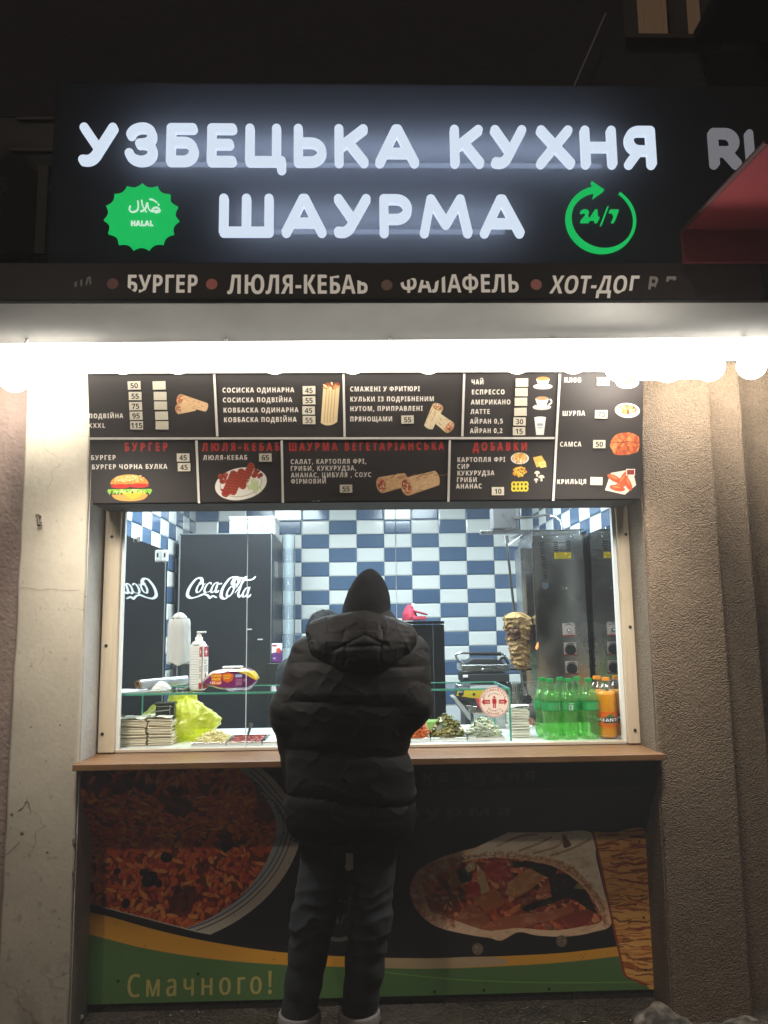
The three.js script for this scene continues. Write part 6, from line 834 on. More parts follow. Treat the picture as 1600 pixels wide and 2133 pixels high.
{
  const z = -0.44, c = at(371, 1430, z), t = thing('bagged_bottle', 'clear plastic bottle half covered by a white bag on the shelf', 'bottle', V(c.x, SY, z)), R = 21.5 * pxm(z), H = at(371, 1277, z).y - SY;
  const bt = lathe([[0, 0.008], [R * 0.5, 0.003], [R * 0.8, 0], [R * 0.98, 0.02], [R, H * 0.2], [R * 0.95, H * 0.24], [R, H * 0.28], [R, H * 0.72], [R * 0.7, H * 0.84], [R * 0.3, H * 0.94], [R * 0.3, H * 0.97]], 36), p = bt.attributes.position; for (let i = 0; i < p.count; i++) { const a = Math.atan2(p.getZ(i), p.getX(i)), y = p.getY(i), k = 1 + (y < 0.03 ? 0.08 * Math.cos(a * 5) : 0.025 * Math.sin(a * 6 + y * 80)); p.setXYZ(i, p.getX(i) * k, y, p.getZ(i) * k); } bt.computeVertexNormals(); part(t, 'bottle', bt, petClear);
  const bag = (x, y, q) => { const a = Math.atan2(q, x), k = (y - H * 0.34) / (H * 0.66); const r = Math.hypot(x, q), R2 = R * (1.06 + 0.06 * fbm(a * 2.2, y * 16, 3, 3) + 0.05 * Math.sin(a * 7 + 4 * fbm(y * 9, a, 1, 2))) * (k > 0.72 ? Math.sqrt(clamp(1 - Math.pow((k - 0.72) / 0.3, 2))) : 1); return Math.max(r - R2, H * (0.34 + 0.025 * Math.sin(a * 3 + 1) + 0.02 * noise3(a * 2, 1, 5)) - y, -(r - R2 + 0.006) * (k < 0.9 ? 1 : -1)); };
  part(t, 'bag', blob(bag, [-R * 1.4, H * 0.26, -R * 1.4], [R * 1.4, H * 1.05, R * 1.4], 0.0032), phys(C(0.74, 0.74, 0.72), 0.55, { transmission: 0.25, thickness: 0 }));
}
{
  const z = -0.38, a = at(394, 1433, z), b = at(433, 1340, z), t = thing('pump_bottle', 'white ribbed pump bottle with a red side label on the shelf', 'bottle', V((a.x + b.x) / 2, SY, z)), w = b.x - a.x, h = b.y - SY, top = at(413, 1315, z).y - SY; t.rotation.y = -0.35;
  part(t, 'body', merge([box(w * 0.88, h, w * 0.66, 0, h / 2, 0, 0.014), ...Array.from({ length: 15 }, (_, i) => box(w * 0.62, 0.0045, 0.004, -w * 0.08, 0.018 + i * (h - 0.04) / 15, w * 0.33, 0.0018))]), M.white);
  part(t, 'neck', lathe([[0.03, h - 0.004], [0.026, h + 0.006], [0.016, h + 0.012], [0.016, h + 0.026], [0, h + 0.026]], 20), M.white); part(t, 'pump', merge([cyl(0.006, 0.006, top - h - 0.03, 0, (top + h) / 2 + 0.008, 0, 12), box(0.042, 0.008, 0.014, 0.012, top - 0.004, 0, 0.003), cyl(0.012, 0.01, 0.014, 0, h + 0.031, 0, 16)]), M.white);
  const tex = canvasTex(128, 384, (x) => { x.fillStyle = '#e6e2da'; x.fillRect(0, 0, 128, 384); x.fillStyle = '#ad1f2d'; x.fillRect(30, 6, 98, 90); x.fillRect(20, 330, 108, 54); x.fillStyle = '#f0ece6'; x.fillRect(72, 20, 14, 60); x.fillRect(56, 42, 46, 16); x.fillStyle = '#3b3436'; x.font = 'bold 20px sans-serif'; x.fillText('АНТИ', 34, 136); x.fillText('СЕПТ', 34, 160); for (let i = 0; i < 6; i++) x.fillRect(34, 176 + i * 10, 50 + rnd() * 36, 4); x.beginPath(); x.ellipse(70, 268, 16, 28, 0, 0, 7); x.fill(); });
  part(t, 'side_label', new THREE.PlaneGeometry(w * 0.6, h * 0.9).rotateY(Math.PI / 2).translate(w * 0.4412, h * 0.49, 0), std('#ffffff', 0.45, { map: tex })); part(t, 'front_label', new THREE.PlaneGeometry(w * 0.2, h * 0.9).translate(w * 0.3, h * 0.49, w * 0.3312), std('#ffffff', 0.45, { map: tex }));
}
{
  const z = -0.37, a = at(426, 1430, z), b = at(538, 1390, z), w = b.x - a.x, h = b.y - SY, t = thing('wet_wipes_pack', 'purple wet wipes pack with yellow corner and white lid on the shelf', 'wipes pack', V((a.x + b.x) / 2, SY, z));
  const tex = canvasTex(512, 256, (x) => { x.fillStyle = '#5a1f52'; x.fillRect(0, 0, 512, 256); x.fillStyle = '#7a2462'; x.beginPath(); x.ellipse(200, 150, 190, 80, 0, 0, 7); x.fill(); x.fillStyle = '#c9b9b4'; x.beginPath(); x.moveTo(0, 0); x.lineTo(330, 0); x.lineTo(220, 60); x.lineTo(90, 80); x.lineTo(0, 170); x.fill(); x.fillStyle = '#e2c02a'; x.beginPath(); x.moveTo(290, 40); x.lineTo(380, 24); x.lineTo(512, 70); x.lineTo(512, 150); x.lineTo(460, 120); x.lineTo(400, 84); x.fill(); x.fillStyle = '#d8641e'; x.beginPath(); x.roundRect(90, 70, 92, 120, 14); x.fill(); x.beginPath(); x.moveTo(240, 60); x.lineTo(300, 84); x.lineTo(286, 146); x.lineTo(240, 172); x.lineTo(196, 146); x.lineTo(184, 84); x.fill(); x.fillStyle = '#f3d44a'; x.font = 'bold 34px sans-serif'; x.fillText('SUPER', 78, 108); x.fillText('PACK', 88, 142); x.fillStyle = '#f0dcd0'; x.fillText('120 шт', 70, 180); x.font = 'bold 24px sans-serif'; x.fillStyle = '#f3d44a'; x.fillText('SUPER', 200, 104); x.fillText('BABY', 206, 130); x.fillStyle = '#9db4d8'; x.beginPath(); x.roundRect(312, 84, 66, 30, 12); x.fill(); x.fillStyle = '#c8a4c0'; for (let i = 0; i < 5; i++) x.fillRect(316, 136 + i * 14, 60, 4); x.strokeStyle = '#e0cfe0'; x.lineWidth = 4; x.beginPath(); x.arc(404, 146, 10, 0, 7); x.stroke(); x.fillStyle = '#4b3206'; x.font = 'bold 20px sans-serif'; x.fillText('NEW', 330, 62); });
  const g = blob((x, y, q) => { const u = Math.abs(x) / (w / 2), th = h * 0.5 * (1 - Math.pow(u, 6)) * (x > 0 ? 1 : 1 - 0.35 * u) + 0.0015, v = Math.abs(q) / 0.055; return Math.max(Math.abs(y - h * 0.5 + (u > 0.8 ? (0.3 - 0.2 * Math.sign(x)) * (u - 0.8) * 0.06 : 0)) - th * (1 - 0.3 * v * v) + 0.004 * fbm(x * 30, y * 30, q * 30, 3), Math.abs(x) - w / 2, Math.abs(q) - 0.055) * 0.8; }, [-w * 0.53, -0.01, -0.065], [w * 0.53, h + 0.012, 0.065], 0.0035), u = g.attributes.uv, p = g.attributes.position; for (let i = 0; i < u.count; i++) u.setXY(i, clamp(p.getX(i) / w + 0.5, 0.01, 0.99), clamp(p.getY(i) / h * 0.92, 0.02, 0.98)); part(t, 'wrapper', g, phys('#ffffff', 0.3, { map: tex, clearcoat: 0.5 })); part(t, 'lid', box(w * 0.36, 0.008, 0.06, w * 0.02, h + 0.002, -0.005, 0.003), M.white);
}
// ---------------------------------------------------------------- yellow bag with a black box in the case
{
  const z = -0.5, c = at(378, 1500, z), k = pxm(z), t = thing('yellow_bag', 'crumpled translucent yellow plastic bag under the glass shelf', 'plastic bag', V(c.x, YC, z)), top = at(380, 1440, z).y - YC;
  const film = (cx, w, d, h, lean, sd, open) => {                    // a loose tube of film gathered into sharp creases
    const N = 150, R = 60, pos = [], uv = [], idx = [];
    for (let j = 0; j <= R; j++) for (let i = 0; i <= N; i++) {
      const v = j / R, a = i / N * 2 * Math.PI, ca = Math.cos(a), sa = Math.sin(a), body = Math.pow(Math.sin(Math.PI * Math.min(1, 0.1 + v * 0.9) * (open ? 0.78 : 0.98)), 0.6), rid = (k, m) => 1 - Math.abs(noise3(ca * k + sd, v * m + sd, sa * k)) * 2, r = body * (1 + 0.1 * rid(1.6, 2.5) + 0.075 * rid(4, 6) + 0.035 * rid(9, 12));
      pos.push(cx + ca * w * r + lean * v * v, h * v * (1 + 0.06 * noise3(ca * 2, sa * 2, sd)) + 0.012 * noise3(ca * 3 + v * 4, sd, sa * 3), sa * d * r); uv.push(i / N, v);
    }
    for (let j = 0; j < R; j++) for (let i = 0; i < N; i++) { const q = j * (N + 1) + i; idx.push(q, q + N + 1, q + 1, q + 1, q + N + 1, q + N + 2); }
    const g = new THREE.BufferGeometry(); g.setAttribute('position', new THREE.BufferAttribute(new Float32Array(pos), 3)); g.setAttribute('uv', new THREE.BufferAttribute(new Float32Array(uv), 2)); g.setIndex(idx); g.computeVertexNormals(); return g;
  };
  const bagMat = phys(C(0.86, 0.88, 0.14), 0.35, { transmission: 0.62, thickness: 0, side: THREE.DoubleSide });
  part(t, 'film', film(0.02, 62 * k, 0.1, top * 0.84, -0.01, 3.3, false), bagMat); part(t, 'film', film(-0.092, 42 * k, 0.08, top * 0.74, 0.02, 8.1, false), bagMat); part(t, 'gathered_neck', film(0.0, 30 * k, 0.045, top * 0.98, 0.012, 5.7, true), bagMat);
  const p = at(347, 1480, z + 0.12); const bx = thing('black_container', 'small black plastic container in front of the yellow bag', 'container', V(p.x, YC, z + 0.13)); const y0 = at(347, 1499, z + 0.13).y - YC, y1 = at(347, 1463, z + 0.13).y - YC;
  part(bx, 'box', box(0.078, y1 - y0 - 0.01, 0.05, 0, (y0 + y1) / 2 - 0.005, 0, 0.008), std(C(0.02, 0.03, 0.02), 0.35)); part(bx, 'lid', box(0.084, 0.012, 0.056, 0, y1 - 0.004, 0, 0.004), std(C(0.02, 0.028, 0.022), 0.35)); part(bx, 'strap', merge([box(0.08, 0.004, 0.052, 0, y0 + (y1 - y0) * 0.55, 0, 0.001).rotateZ(0.12), box(0.004, y1 - y0 - 0.02, 0.052, 0.022, (y0 + y1) / 2, 0.0005, 0.001)]), std(C(0.25, 0.27, 0.26), 0.3)); part(bx, 'base', box(0.07, y0, 0.045, 0, y0 / 2, 0, 0.004), std(C(0.1, 0.12, 0.06), 0.6));
}
// ---------------------------------------------------------------- food in steel trays
function tray(px0, px1, z0, z1, label, fill, dy = 0) {
  const a = at(px0, 1545, z0).x, b = at(px1, 1545, z0).x, t = thing('food_tray', label, 'food tray', V((a + b) / 2, YC + 0.0005, (z0 + z1) / 2)), w = b - a, d = z0 - z1, r = 0.006, h = 0.016;
  part(t, 'rim', merge([boxMM(-w / 2, w / 2, 0, h, d / 2 - r, d / 2, 0.002), boxMM(-w / 2, w / 2, 0, h, -d / 2, -d / 2 + r, 0.002), boxMM(-w / 2, -w / 2 + r, 0, h - 0.001, -d / 2 + r, d / 2 - r, 0.002), boxMM(w / 2 - r, w / 2, 0, h - 0.001, -d / 2 + r, d / 2 - r, 0.002)]), M.chrome); part(t, 'pan', box(w - 2 * r - 0.001, 0.002, d - 2 * r - 0.001, 0, 0.0015, 0), M.steel);
  fill(t, w - 2 * r, d - 2 * r, h); return t;
}
const heapY = (x, z, w, d, top) => top * Math.max(0, 1 - Math.pow(Math.hypot(x / (w * 0.56), z / (d * 0.56)), 1.6)) + 0.008;
function strands(t, name, w, d, top, n, len, rad, cols, curl = 0.3) {
  cols.forEach((c) => { const list = []; for (let i = 0; i < n / cols.length; i++) { const a = rr(0, 6.283), q = Math.sqrt(rnd()), x = Math.cos(a) * q * w * 0.48, z = Math.sin(a) * q * d * 0.48, y = heapY(x, z, w, d, top) * rr(0.75, 1.04), th = rr(0, 6.283), el = rr(-0.5, 0.45), L = len * rr(0.5, 1.15), dv = V(Math.cos(th) * Math.cos(el), Math.sin(el), Math.sin(th) * Math.cos(el)).multiplyScalar(L / 2), p = V(x, y, z), up = V(rr(-1, 1), rr(0, 1), rr(-1, 1)).multiplyScalar(L * curl * 0.4); const lo = (v) => { v.y = Math.max(v.y, 0.004); return v; }; list.push(new THREE.TubeGeometry(new THREE.QuadraticBezierCurve3(lo(p.clone().sub(dv)), p.clone().add(up), lo(p.clone().add(dv))), 4, rad * rr(0.8, 1.2), 4)); } const m = part(t, name, merge(list), c); m.userData.kind = 'stuff'; });
}
const lump = (w, d, top, c, k = 18) => (t) => part(t, 'filling', blob((x, y, z) => (y - heapY(x, z, w, d, top) - 0.004 * fbm(x * k * 6, y * 40, z * k * 6, 3)) * 0.7 < 0 && Math.abs(x) < w / 2 && Math.abs(z) < d / 2 && y > 0.003 ? -0.001 : Math.max((y - heapY(x, z, w, d, top) - 0.004 * fbm(x * k * 6, y * 40, z * k * 6, 3)) * 0.7, Math.abs(x) - w / 2, Math.abs(z) - d / 2, 0.003 - y), [-w / 2 - 0.01, 0, -d / 2 - 0.01], [w / 2 + 0.01, top + 0.03, d / 2 + 0.01], 0.004), c);
tray(398, 470, -0.27, -0.5, 'steel tray of grated yellow cheese, leftmost of the food trays', (t, w, d) => { lump(w, d, 0.016, std(C(0.6, 0.5, 0.2), 0.6))(t); strands(t, 'shreds', w * 0.95, d * 0.95, 0.036, 420, 0.034, 0.0019, [std(C(0.68, 0.6, 0.3), 0.5), std(C(0.62, 0.52, 0.2), 0.5)], 0.25); });
tray(472, 545, -0.27, -0.5, 'steel tray of chunky red tomato sauce with a dark spoon in it', (t, w, d) => { lump(w, d, 0.008, phys(C(0.24, 0.03, 0.015), 0.25, { clearcoat: 0.6 }), 9)(t); for (let i = 0; i < 60; i++) { const x = rr(-0.45, 0.45) * w, z = rr(-0.45, 0.45) * d; part(t, 'chunk', new THREE.IcosahedronGeometry(rr(0.003, 0.0065), 0).scale(1, 0.6, 1).rotateY(rr(0, 3)).translate(x, heapY(x, z, w, d, 0.008) + 0.002, z), i % 3 ? std(C(0.3, 0.035, 0.02), 0.3) : std(C(0.42, 0.1, 0.05), 0.3)); } part(t, 'spoon', merge([rod(V(-0.004, 0.016, -0.005), V(0.008, 0.062, -0.02), 0.0045, 8, 0.006), rod(V(0.008, 0.062, -0.02), V(0.0095, 0.074, -0.023), 0.008, 10)]), std(C(0.07, 0.09, 0.09), 0.4)); });
tray(547, 620, -0.27, -0.5, 'steel tray of smooth white sauce, partly hidden by the customer', (t, w, d) => lump(w, d, 0.006, phys(C(0.74, 0.74, 0.7), 0.25), 4)(t));
tray(838, 896, -0.285, -0.42, 'steel tray heaped with shredded orange carrot', (t, w, d) => { lump(w, d, 0.068, std(C(0.5, 0.12, 0.02), 0.6))(t); strands(t, 'shreds', w, d, 0.086, 700, 0.04, 0.0017, [std(C(0.72, 0.19, 0.03), 0.4), std(C(0.6, 0.13, 0.02), 0.4)], 0.5); });
tray(897, 973, -0.285, -0.43, 'steel tray heaped with sliced green pickles', (t, w, d) => { lump(w, d, 0.08, std(C(0.09, 0.09, 0.025), 0.5))(t); const cs = [[0.16, 0.17, 0.04], [0.24, 0.21, 0.05], [0.11, 0.13, 0.03], [0.3, 0.25, 0.08]].map((c) => phys(C(...c), 0.3, { clearcoat: 0.4 })); for (let i = 0; i < 150; i++) { const a = rr(0, 6.283), q = Math.sqrt(rnd()), x = Math.cos(a) * q * w * 0.5, z = Math.sin(a) * q * d * 0.5, g = new THREE.CylinderGeometry(1, 1, 1, 12, 1).scale(rr(0.009, 0.013), 0.003, rr(0.009, 0.013)); const p = g.attributes.position; for (let k = 0; k < p.count; k++) p.setY(k, p.getY(k) + 18 * (p.getX(k) ** 2) * (i % 2 ? 1 : -1)); g.computeVertexNormals(); part(t, 'pickle_slice', g.rotateX(rr(-1.2, 1.2)).rotateZ(rr(-1, 1)).translate(x, heapY(x, z, w, d, 0.094) * rr(0.85, 1.03), z), cs[i % 4]); } });
tray(975, 1052, -0.285, -0.43, 'steel tray heaped with shredded white cabbage and green herbs', (t, w, d) => { lump(w, d, 0.06, std(C(0.34, 0.38, 0.26), 0.6))(t); strands(t, 'shreds', w, d, 0.076, 620, 0.03, 0.0021, [std(C(0.62, 0.66, 0.5), 0.45), std(C(0.5, 0.56, 0.36), 0.45), std(C(0.68, 0.68, 0.58), 0.45)], 0.6); for (let i = 0; i < 70; i++) { const x = rr(-0.4, 0.5) * w, z = rr(-0.5, 0.1) * d, s = rr(0.005, 0.01), g = new THREE.PlaneGeometry(s, s * 1.8, 2, 3); const p = g.attributes.position; for (let k = 0; k < p.count; k++) p.setZ(k, 30 * p.getX(k) ** 2); g.computeVertexNormals(); part(t, 'herb_leaf', g.rotateX(rr(-1.4, 0)).rotateY(rr(0, 6)).translate(x, heapY(x, z, w, d, 0.08), z), std(C(0.04, 0.12, 0.03), 0.6, { side: THREE.DoubleSide })); } });
tray(1080, 1132, -0.62, -0.8, 'steel tray of chopped brown meat behind the tall napkin stack', (t, w, d) => { lump(w, d, 0.03, std(C(0.16, 0.07, 0.03), 0.7))(t); for (let i = 0; i < 110; i++) { const a = rr(0, 6.283), q = Math.sqrt(rnd()), x = Math.cos(a) * q * w * 0.48, z = Math.sin(a) * q * d * 0.48; part(t, 'meat_bit', new THREE.IcosahedronGeometry(rr(0.004, 0.008), 0).scale(rr(0.8, 1.5), 0.6, 1).rotateY(rr(0, 3)).translate(x, heapY(x, z, w, d, 0.036), z), i % 2 ? std(C(0.24, 0.1, 0.045), 0.6) : std(C(0.13, 0.055, 0.03), 0.6)); } });
{
  const z = -0.72, a = at(984, 1512, z), b = at(1048, 1484, z), t = thing('steel_pan', 'empty steel pan standing behind the cabbage tray', 'pan', V((a.x + b.x) / 2, YC + 0.001, z)), w = b.x - a.x, h = 0.07;
  part(t, 'wall', merge([boxMM(-w / 2, w / 2, 0, h, 0.05, 0.053, 0.001), boxMM(-w / 2, w / 2, 0, h, -0.053, -0.05, 0.001), boxMM(-w / 2, -w / 2 + 0.003, 0, h - 0.0005, -0.05, 0.05), boxMM(w / 2 - 0.003, w / 2, 0, h - 0.0005, -0.05, 0.05)]), M.steel); part(t, 'rim', merge([boxMM(-w / 2 - 0.008, w / 2 + 0.008, h, h + 0.003, 0.05, 0.062), boxMM(-w / 2 - 0.008, w / 2 + 0.008, h, h + 0.003, -0.062, -0.05)]), M.chrome); part(t, 'floor', box(w - 0.008, 0.002, 0.098, 0, 0.0012, 0), M.steel);
  const zz = -0.6, c0 = at(888, 1502, zz), c1 = at(922, 1491, zz), c2 = at(942, 1489, zz); const bx = thing('green_packet', 'small green and black packet lying behind the carrot tray', 'packet', V((c0.x + c1.x) / 2, YC, zz)); part(bx, 'packet', box(c1.x - c0.x, 0.05, 0.08, 0, 0.026, 0, 0.008), std(C(0.16, 0.3, 0.05), 0.5)); part(bx, 'dark_end', box(c2.x - c1.x, 0.056, 0.078, (c1.x - c0.x) / 2 + (c2.x - c1.x) / 2 + 0.001, 0.029, 0, 0.008), std(C(0.03, 0.035, 0.03), 0.5));
}
// ---------------------------------------------------------------- people
SEEDED(77);
const skin = std(C(0.42, 0.25, 0.17), 0.55);
function hand(c, dir, up, s = 1) {                                // palm, four fingers of unequal length bent at the knuckles, a thumb from the side
  const d = dir.clone().normalize(), side = up.clone().cross(d).normalize(), u = d.clone().cross(side).normalize(), P = (a, b, e) => c.clone().addScaledVector(d, a * s).addScaledVector(side, b * s).addScaledVector(u, e * s), l = [cap(P(0, 0, 0), P(0.055, 0.012, 0), 0.026 * s, 0.024 * s), cap(P(0.005, 0, 0), P(0.055, -0.022, 0), 0.02 * s, 0.017 * s), cap(P(-0.05, 0, 0), P(0, 0, 0), 0.026 * s, 0.027 * s)];
  [[0.03, 0.034], [0.011, 0.04], [-0.009, 0.037], [-0.027, 0.028]].forEach(([b, L]) => { const k = P(0.074, b, 0.004), m = P(0.074 + L, b * 1.05, -0.006), e = P(0.074 + L * 1.45, b * 1.05, -0.032); l.push(cap(k, m, 0.0095 * s, 0.0085 * s), cap(m, e, 0.0085 * s, 0.0075 * s)); });
  l.push(cap(P(0.012, 0.028, -0.004), P(0.038, 0.052, -0.014), 0.012 * s, 0.0095 * s), cap(P(0.038, 0.052, -0.014), P(0.066, 0.056, -0.024), 0.0095 * s, 0.008 * s)); return join(l, 0.008);
}
function headSDF(c, f) {                                        // f: unit vector the face looks along
  const s = V(0, 1, 0).cross(f).normalize(), u = f.clone().cross(s), P = (a, b, e) => c.clone().addScaledVector(f, a).addScaledVector(u, b).addScaledVector(s, e);
  return join([ell(P(-0.012, 0.03, 0), 0.078, 0.092, 0.088), cap(P(0.03, -0.03, 0), P(0.045, -0.082, 0), 0.058, 0.03), cap(P(0.088, 0.02, 0), P(0.102, -0.022, 0), 0.009, 0.014), cap(P(0.083, -0.056, -0.018), P(0.083, -0.056, 0.018), 0.009), cap(P(0.074, 0.034, -0.04), P(0.08, 0.036, -0.016), 0.011), cap(P(0.074, 0.034, 0.04), P(0.08, 0.036, 0.016), 0.011), ell(P(-0.01, 0, 0.082), 0.012, 0.03, 0.012), ell(P(-0.01, 0, -0.082), 0.012, 0.03, 0.012), cap(P(-0.025, -0.05, 0), P(-0.03, -0.16, 0), 0.054, 0.058)], 0.02);
}
// a whole body as one surface: joints in world space
function bodyGeo(J, cell = 0.012, hs = 1) {
  const l = [cap(J.hipL, J.hipR, 0.095), cap(J.pelvis, J.chest, 0.11, 0.125), cap(J.shL, J.shR, 0.06), cap(J.chest, J.neck, 0.1, 0.055)];
  for (const k of ['L', 'R']) l.push(cap(J['sh' + k], J['el' + k], 0.05, 0.04), cap(J['el' + k], J['wr' + k], 0.04, 0.026), cap(J['hip' + k], J['kn' + k], 0.082, 0.055), cap(J['kn' + k], J['an' + k], 0.053, 0.036), cap(J['an' + k].clone().add(V(0, -0.05, 0.02)), J['toe' + k], 0.035, 0.03));
  const b = join(l, 0.04), lo = V(9, 9, 9), hi = V(-9, -9, -9); for (const p of Object.values(J)) { lo.min(p); hi.max(p); } lo.addScalar(-0.16); hi.addScalar(0.16);
  const list = [blob(b, [lo.x, lo.y, lo.z], [hi.x, hi.y, hi.z], cell), blob(headSDF(J.head, J.face), [J.head.x - 0.13, J.head.y - 0.19, J.head.z - 0.15], [J.head.x + 0.13, J.head.y + 0.15, J.head.z + 0.15], 0.0045).translate(-J.head.x, -J.head.y, -J.head.z).scale(hs, 1, hs).translate(J.head.x, J.head.y, J.head.z)];
  for (const k of ['L', 'R']) { const w = J['wr' + k], d = J['hd' + k]; list.push(blob(hand(w.clone().addScaledVector(d, 0.045), d, V(0, 1, 0), 1), [w.x - 0.17, w.y - 0.12, w.z - 0.22], [w.x + 0.17, w.y + 0.12, w.z + 0.12], 0.0038)); }
  return merge(list);
}
const FWD = V(0, 0, -1);
// --- the customer
{
  const Z = 0.22, p = (px, py, z = Z) => at(px, py, z), feetZ = Z - 0.06;
  const J = { head: p(766, 1288, Z - 0.015), neck: p(764, 1330), chest: p(752, 1420), pelvis: p(732, 1690), hipL: p(686, 1735), hipR: p(776, 1735), shL: p(648, 1372), shR: p(850, 1366), elL: p(612, 1490, Z + 0.03), elR: p(850, 1470, Z + 0.06), wrL: p(624, 1592, Z - 0.1), wrR: p(800, 1500, Z - 0.2), hdL: V(0.35, -0.4, -0.8).normalize(), hdR: V(-0.5, 0, -1).normalize(), knL: p(652, 1915, Z - 0.01), knR: p(772, 1915, Z), anL: p(624, 2112, feetZ), anR: p(748, 2112, feetZ), face: V(0, -0.22, -1).normalize() };
  J.anL.y = J.anR.y = GY + 0.1; J.toeL = V(J.anL.x - 0.03, GY + 0.04, J.anL.z - 0.17); J.toeR = V(J.anR.x + 0.02, GY + 0.04, J.anR.z - 0.17);
  const t = thing('person', 'customer in dark hooded puffer jacket and turned-up jeans, seen from behind at the window', 'person', V(p(735, 1700).x, 0, Z));
  wpart(t, 'body', bodyGeo(J, 0.012, 0.84), skin);
  // jacket: torso of oval slices, puffed between its seams, and two sleeves
  const prof = [[1738, 731, 120, 0.13], [1700, 731, 124, 0.145], [1655, 730, 126, 0.15], [1600, 728, 123, 0.15], [1560, 726, 117, 0.145], [1500, 731, 128, 0.16], [1440, 738, 138, 0.165], [1390, 748, 130, 0.15], [1350, 756, 112, 0.13], [1320, 762, 84, 0.11], [1296, 764, 62, 0.09]].map(([py, px, hw, b]) => { const q = p(px, py); return [q.y, q.x, hw * pxm(Z), b]; });
  const slice = (y) => { let i = 0; while (i < prof.length - 2 && prof[i + 1][0] < y) i++; const [a, b] = [prof[i], prof[i + 1]], k = clamp((y - a[0]) / (b[0] - a[0])); return [1, 2, 3].map((n) => lerp(a[n], b[n], k)); };
  const seams = [1738, 1655, 1560, 1462, 1385, 1318].map((py) => p(735, py).y), puff = (y, x) => { let d = 1; const yy = y + 0.012 * Math.sin(x * 9) + 0.01 * noise3(x * 5, y * 3, 1); for (const s of seams) d = Math.min(d, Math.abs(yy - s)); return d; };
  const y0 = prof[0][0], y1 = prof[prof.length - 1][0];
  const torso = (x, y, z) => { const [cx, a, b] = slice(y); const u = (x - cx) / a, w = (z - Z - 0.01) / b, r = Math.pow(Math.pow(Math.abs(u), 2.4) + Math.pow(Math.abs(w), 2.4), 1 / 2.4); return (r - 1) * Math.min(a, b); };
  const arms = [[J.shL, J.elL, J.wrL.clone().add(V(0.0, 0.0, 0.02))], [J.shR, J.elR, J.wrR.clone().add(V(0.0, 0, 0.02))]].map(([a, b, c]) => join([cap(a, b, 0.076, 0.075), cap(b, c, 0.074, 0.056)], 0.03));
  const armSeam = (x, y, z, a, b) => { const d = b.clone().sub(a), L = d.length(), s = (((x - a.x) * d.x + (y - a.y) * d.y + (z - a.z) * d.z) / L) / 0.115; return Math.abs(s - Math.round(s)) * 0.115; };
  const jacket = (x, y, z) => {
    let d = torso(x, y, z); const dp = puff(y, x); d -= 0.009 * Math.sqrt(clamp(dp / 0.03)) - 0.004;
    const back = z > Z ? 1 : 0.4; d -= 0.0065 * back * fbm(x * 5 + y * 7, y * 8 - x * 5, z * 4, 2) + 0.003 * Math.pow(1 - Math.abs(noise3(x * 16 - y * 13, y * 20 + x * 9, z * 7)), 3) ;
    let e = 1; arms.forEach((f, i) => { const q = f(x, y, z) - 0.006 * Math.sqrt(clamp(armSeam(x, y, z, i ? J.shR : J.shL, i ? J.elR : J.elL) / 0.03)) + 0.002 - 0.008 * fbm(x * 7, y * 9, z * 7 + i * 5, 2) - 0.002 * Math.pow(1 - Math.abs(noise3(x * 22 + y * 16, y * 22, z * 14)), 3); e = Math.min(e, q); });
    d = Math.max(d, y0 + 0.006 * Math.sin(x * 12) - y, y - y1); return smin(d, e, 0.03);
  };
  const cloth = phys(C(0.0068, 0.0055, 0.0055), 0.65, { specularIntensity: 0.3, bumpMap: rep(T.fine, 30), bumpScale: 0.0003 });
  const jl = p(560, 1750), jh = p(910, 1290); wpart(t, 'jacket', blob(jacket, [jl.x - 0.04, y0 - 0.03, Z - 0.34], [jh.x + 0.04, y1 + 0.02, Z + 0.26], 0.0078), cloth);
  // jacket hood hanging on the back
  const hc = p(753, 1345, Z + 0.1), pad = join([ell(p(753, 1338, Z + 0.1), 0.178, 0.072, 0.075), ell(p(752, 1366, Z + 0.12), 0.115, 0.062, 0.078), cap(p(662, 1312, Z + 0.05), p(735, 1302, Z + 0.09), 0.04, 0.045), cap(p(770, 1302, Z + 0.09), p(836, 1322, Z + 0.05), 0.045, 0.04)], 0.05), hoodD = (x, y, z) => {
    const u = x - hc.x, v = y - hc.y, line = (e, w) => Math.exp(-Math.abs(e) / w), mid = u > -0.056 && u < 0.068;
    let d = pad(x, y, z); d += 0.0045 * (line(u + 0.055 + 0.006 * Math.sin(v * 60), 0.004) + line(u - 0.067 - 0.006 * Math.sin(v * 50), 0.004)) * clamp((0.075 - Math.abs(v)) * 40) + 0.006 * (mid ? line(v - 0.002 * Math.sin(u * 40), 0.005) : 0) + 0.006 * line(v - 0.038 + 0.5 * Math.abs(u - 0.01), 0.005) * clamp((0.1 - Math.abs(u)) * 40);
    return d - 0.007 * fbm(x * 12, y * 16, z * 10, 3) - 0.002 * Math.pow(1 - Math.abs(noise3(x * 28, y * 34, z * 20)), 3);
  };
  wpart(t, 'jacket_hood', blob(hoodD, [p(620, 1300).x - 0.02, hc.y - 0.17, Z - 0.04], [p(885, 1300).x, hc.y + 0.13, Z + 0.24], 0.0055), cloth);
  wpart(t, 'collar', blob((x, y, z) => { const c = p(767, 1296), v = y - c.y, r = Math.hypot(x - c.x, (z - Z + 0.01) * 0.9), R = 0.094 - v * 0.75; return (Math.hypot(r - R, Math.max(0, Math.abs(v + 0.25 * (z < Z ? 0.1 : 0)) - 0.036)) - 0.017) * 0.8 - 0.005 * fbm(x * 14, y * 18, z * 14, 2); }, [J.neck.x - 0.2, p(766, 1300).y - 0.08, Z - 0.2], [J.neck.x + 0.2, p(766, 1300).y + 0.09, Z + 0.2], 0.006), cloth);
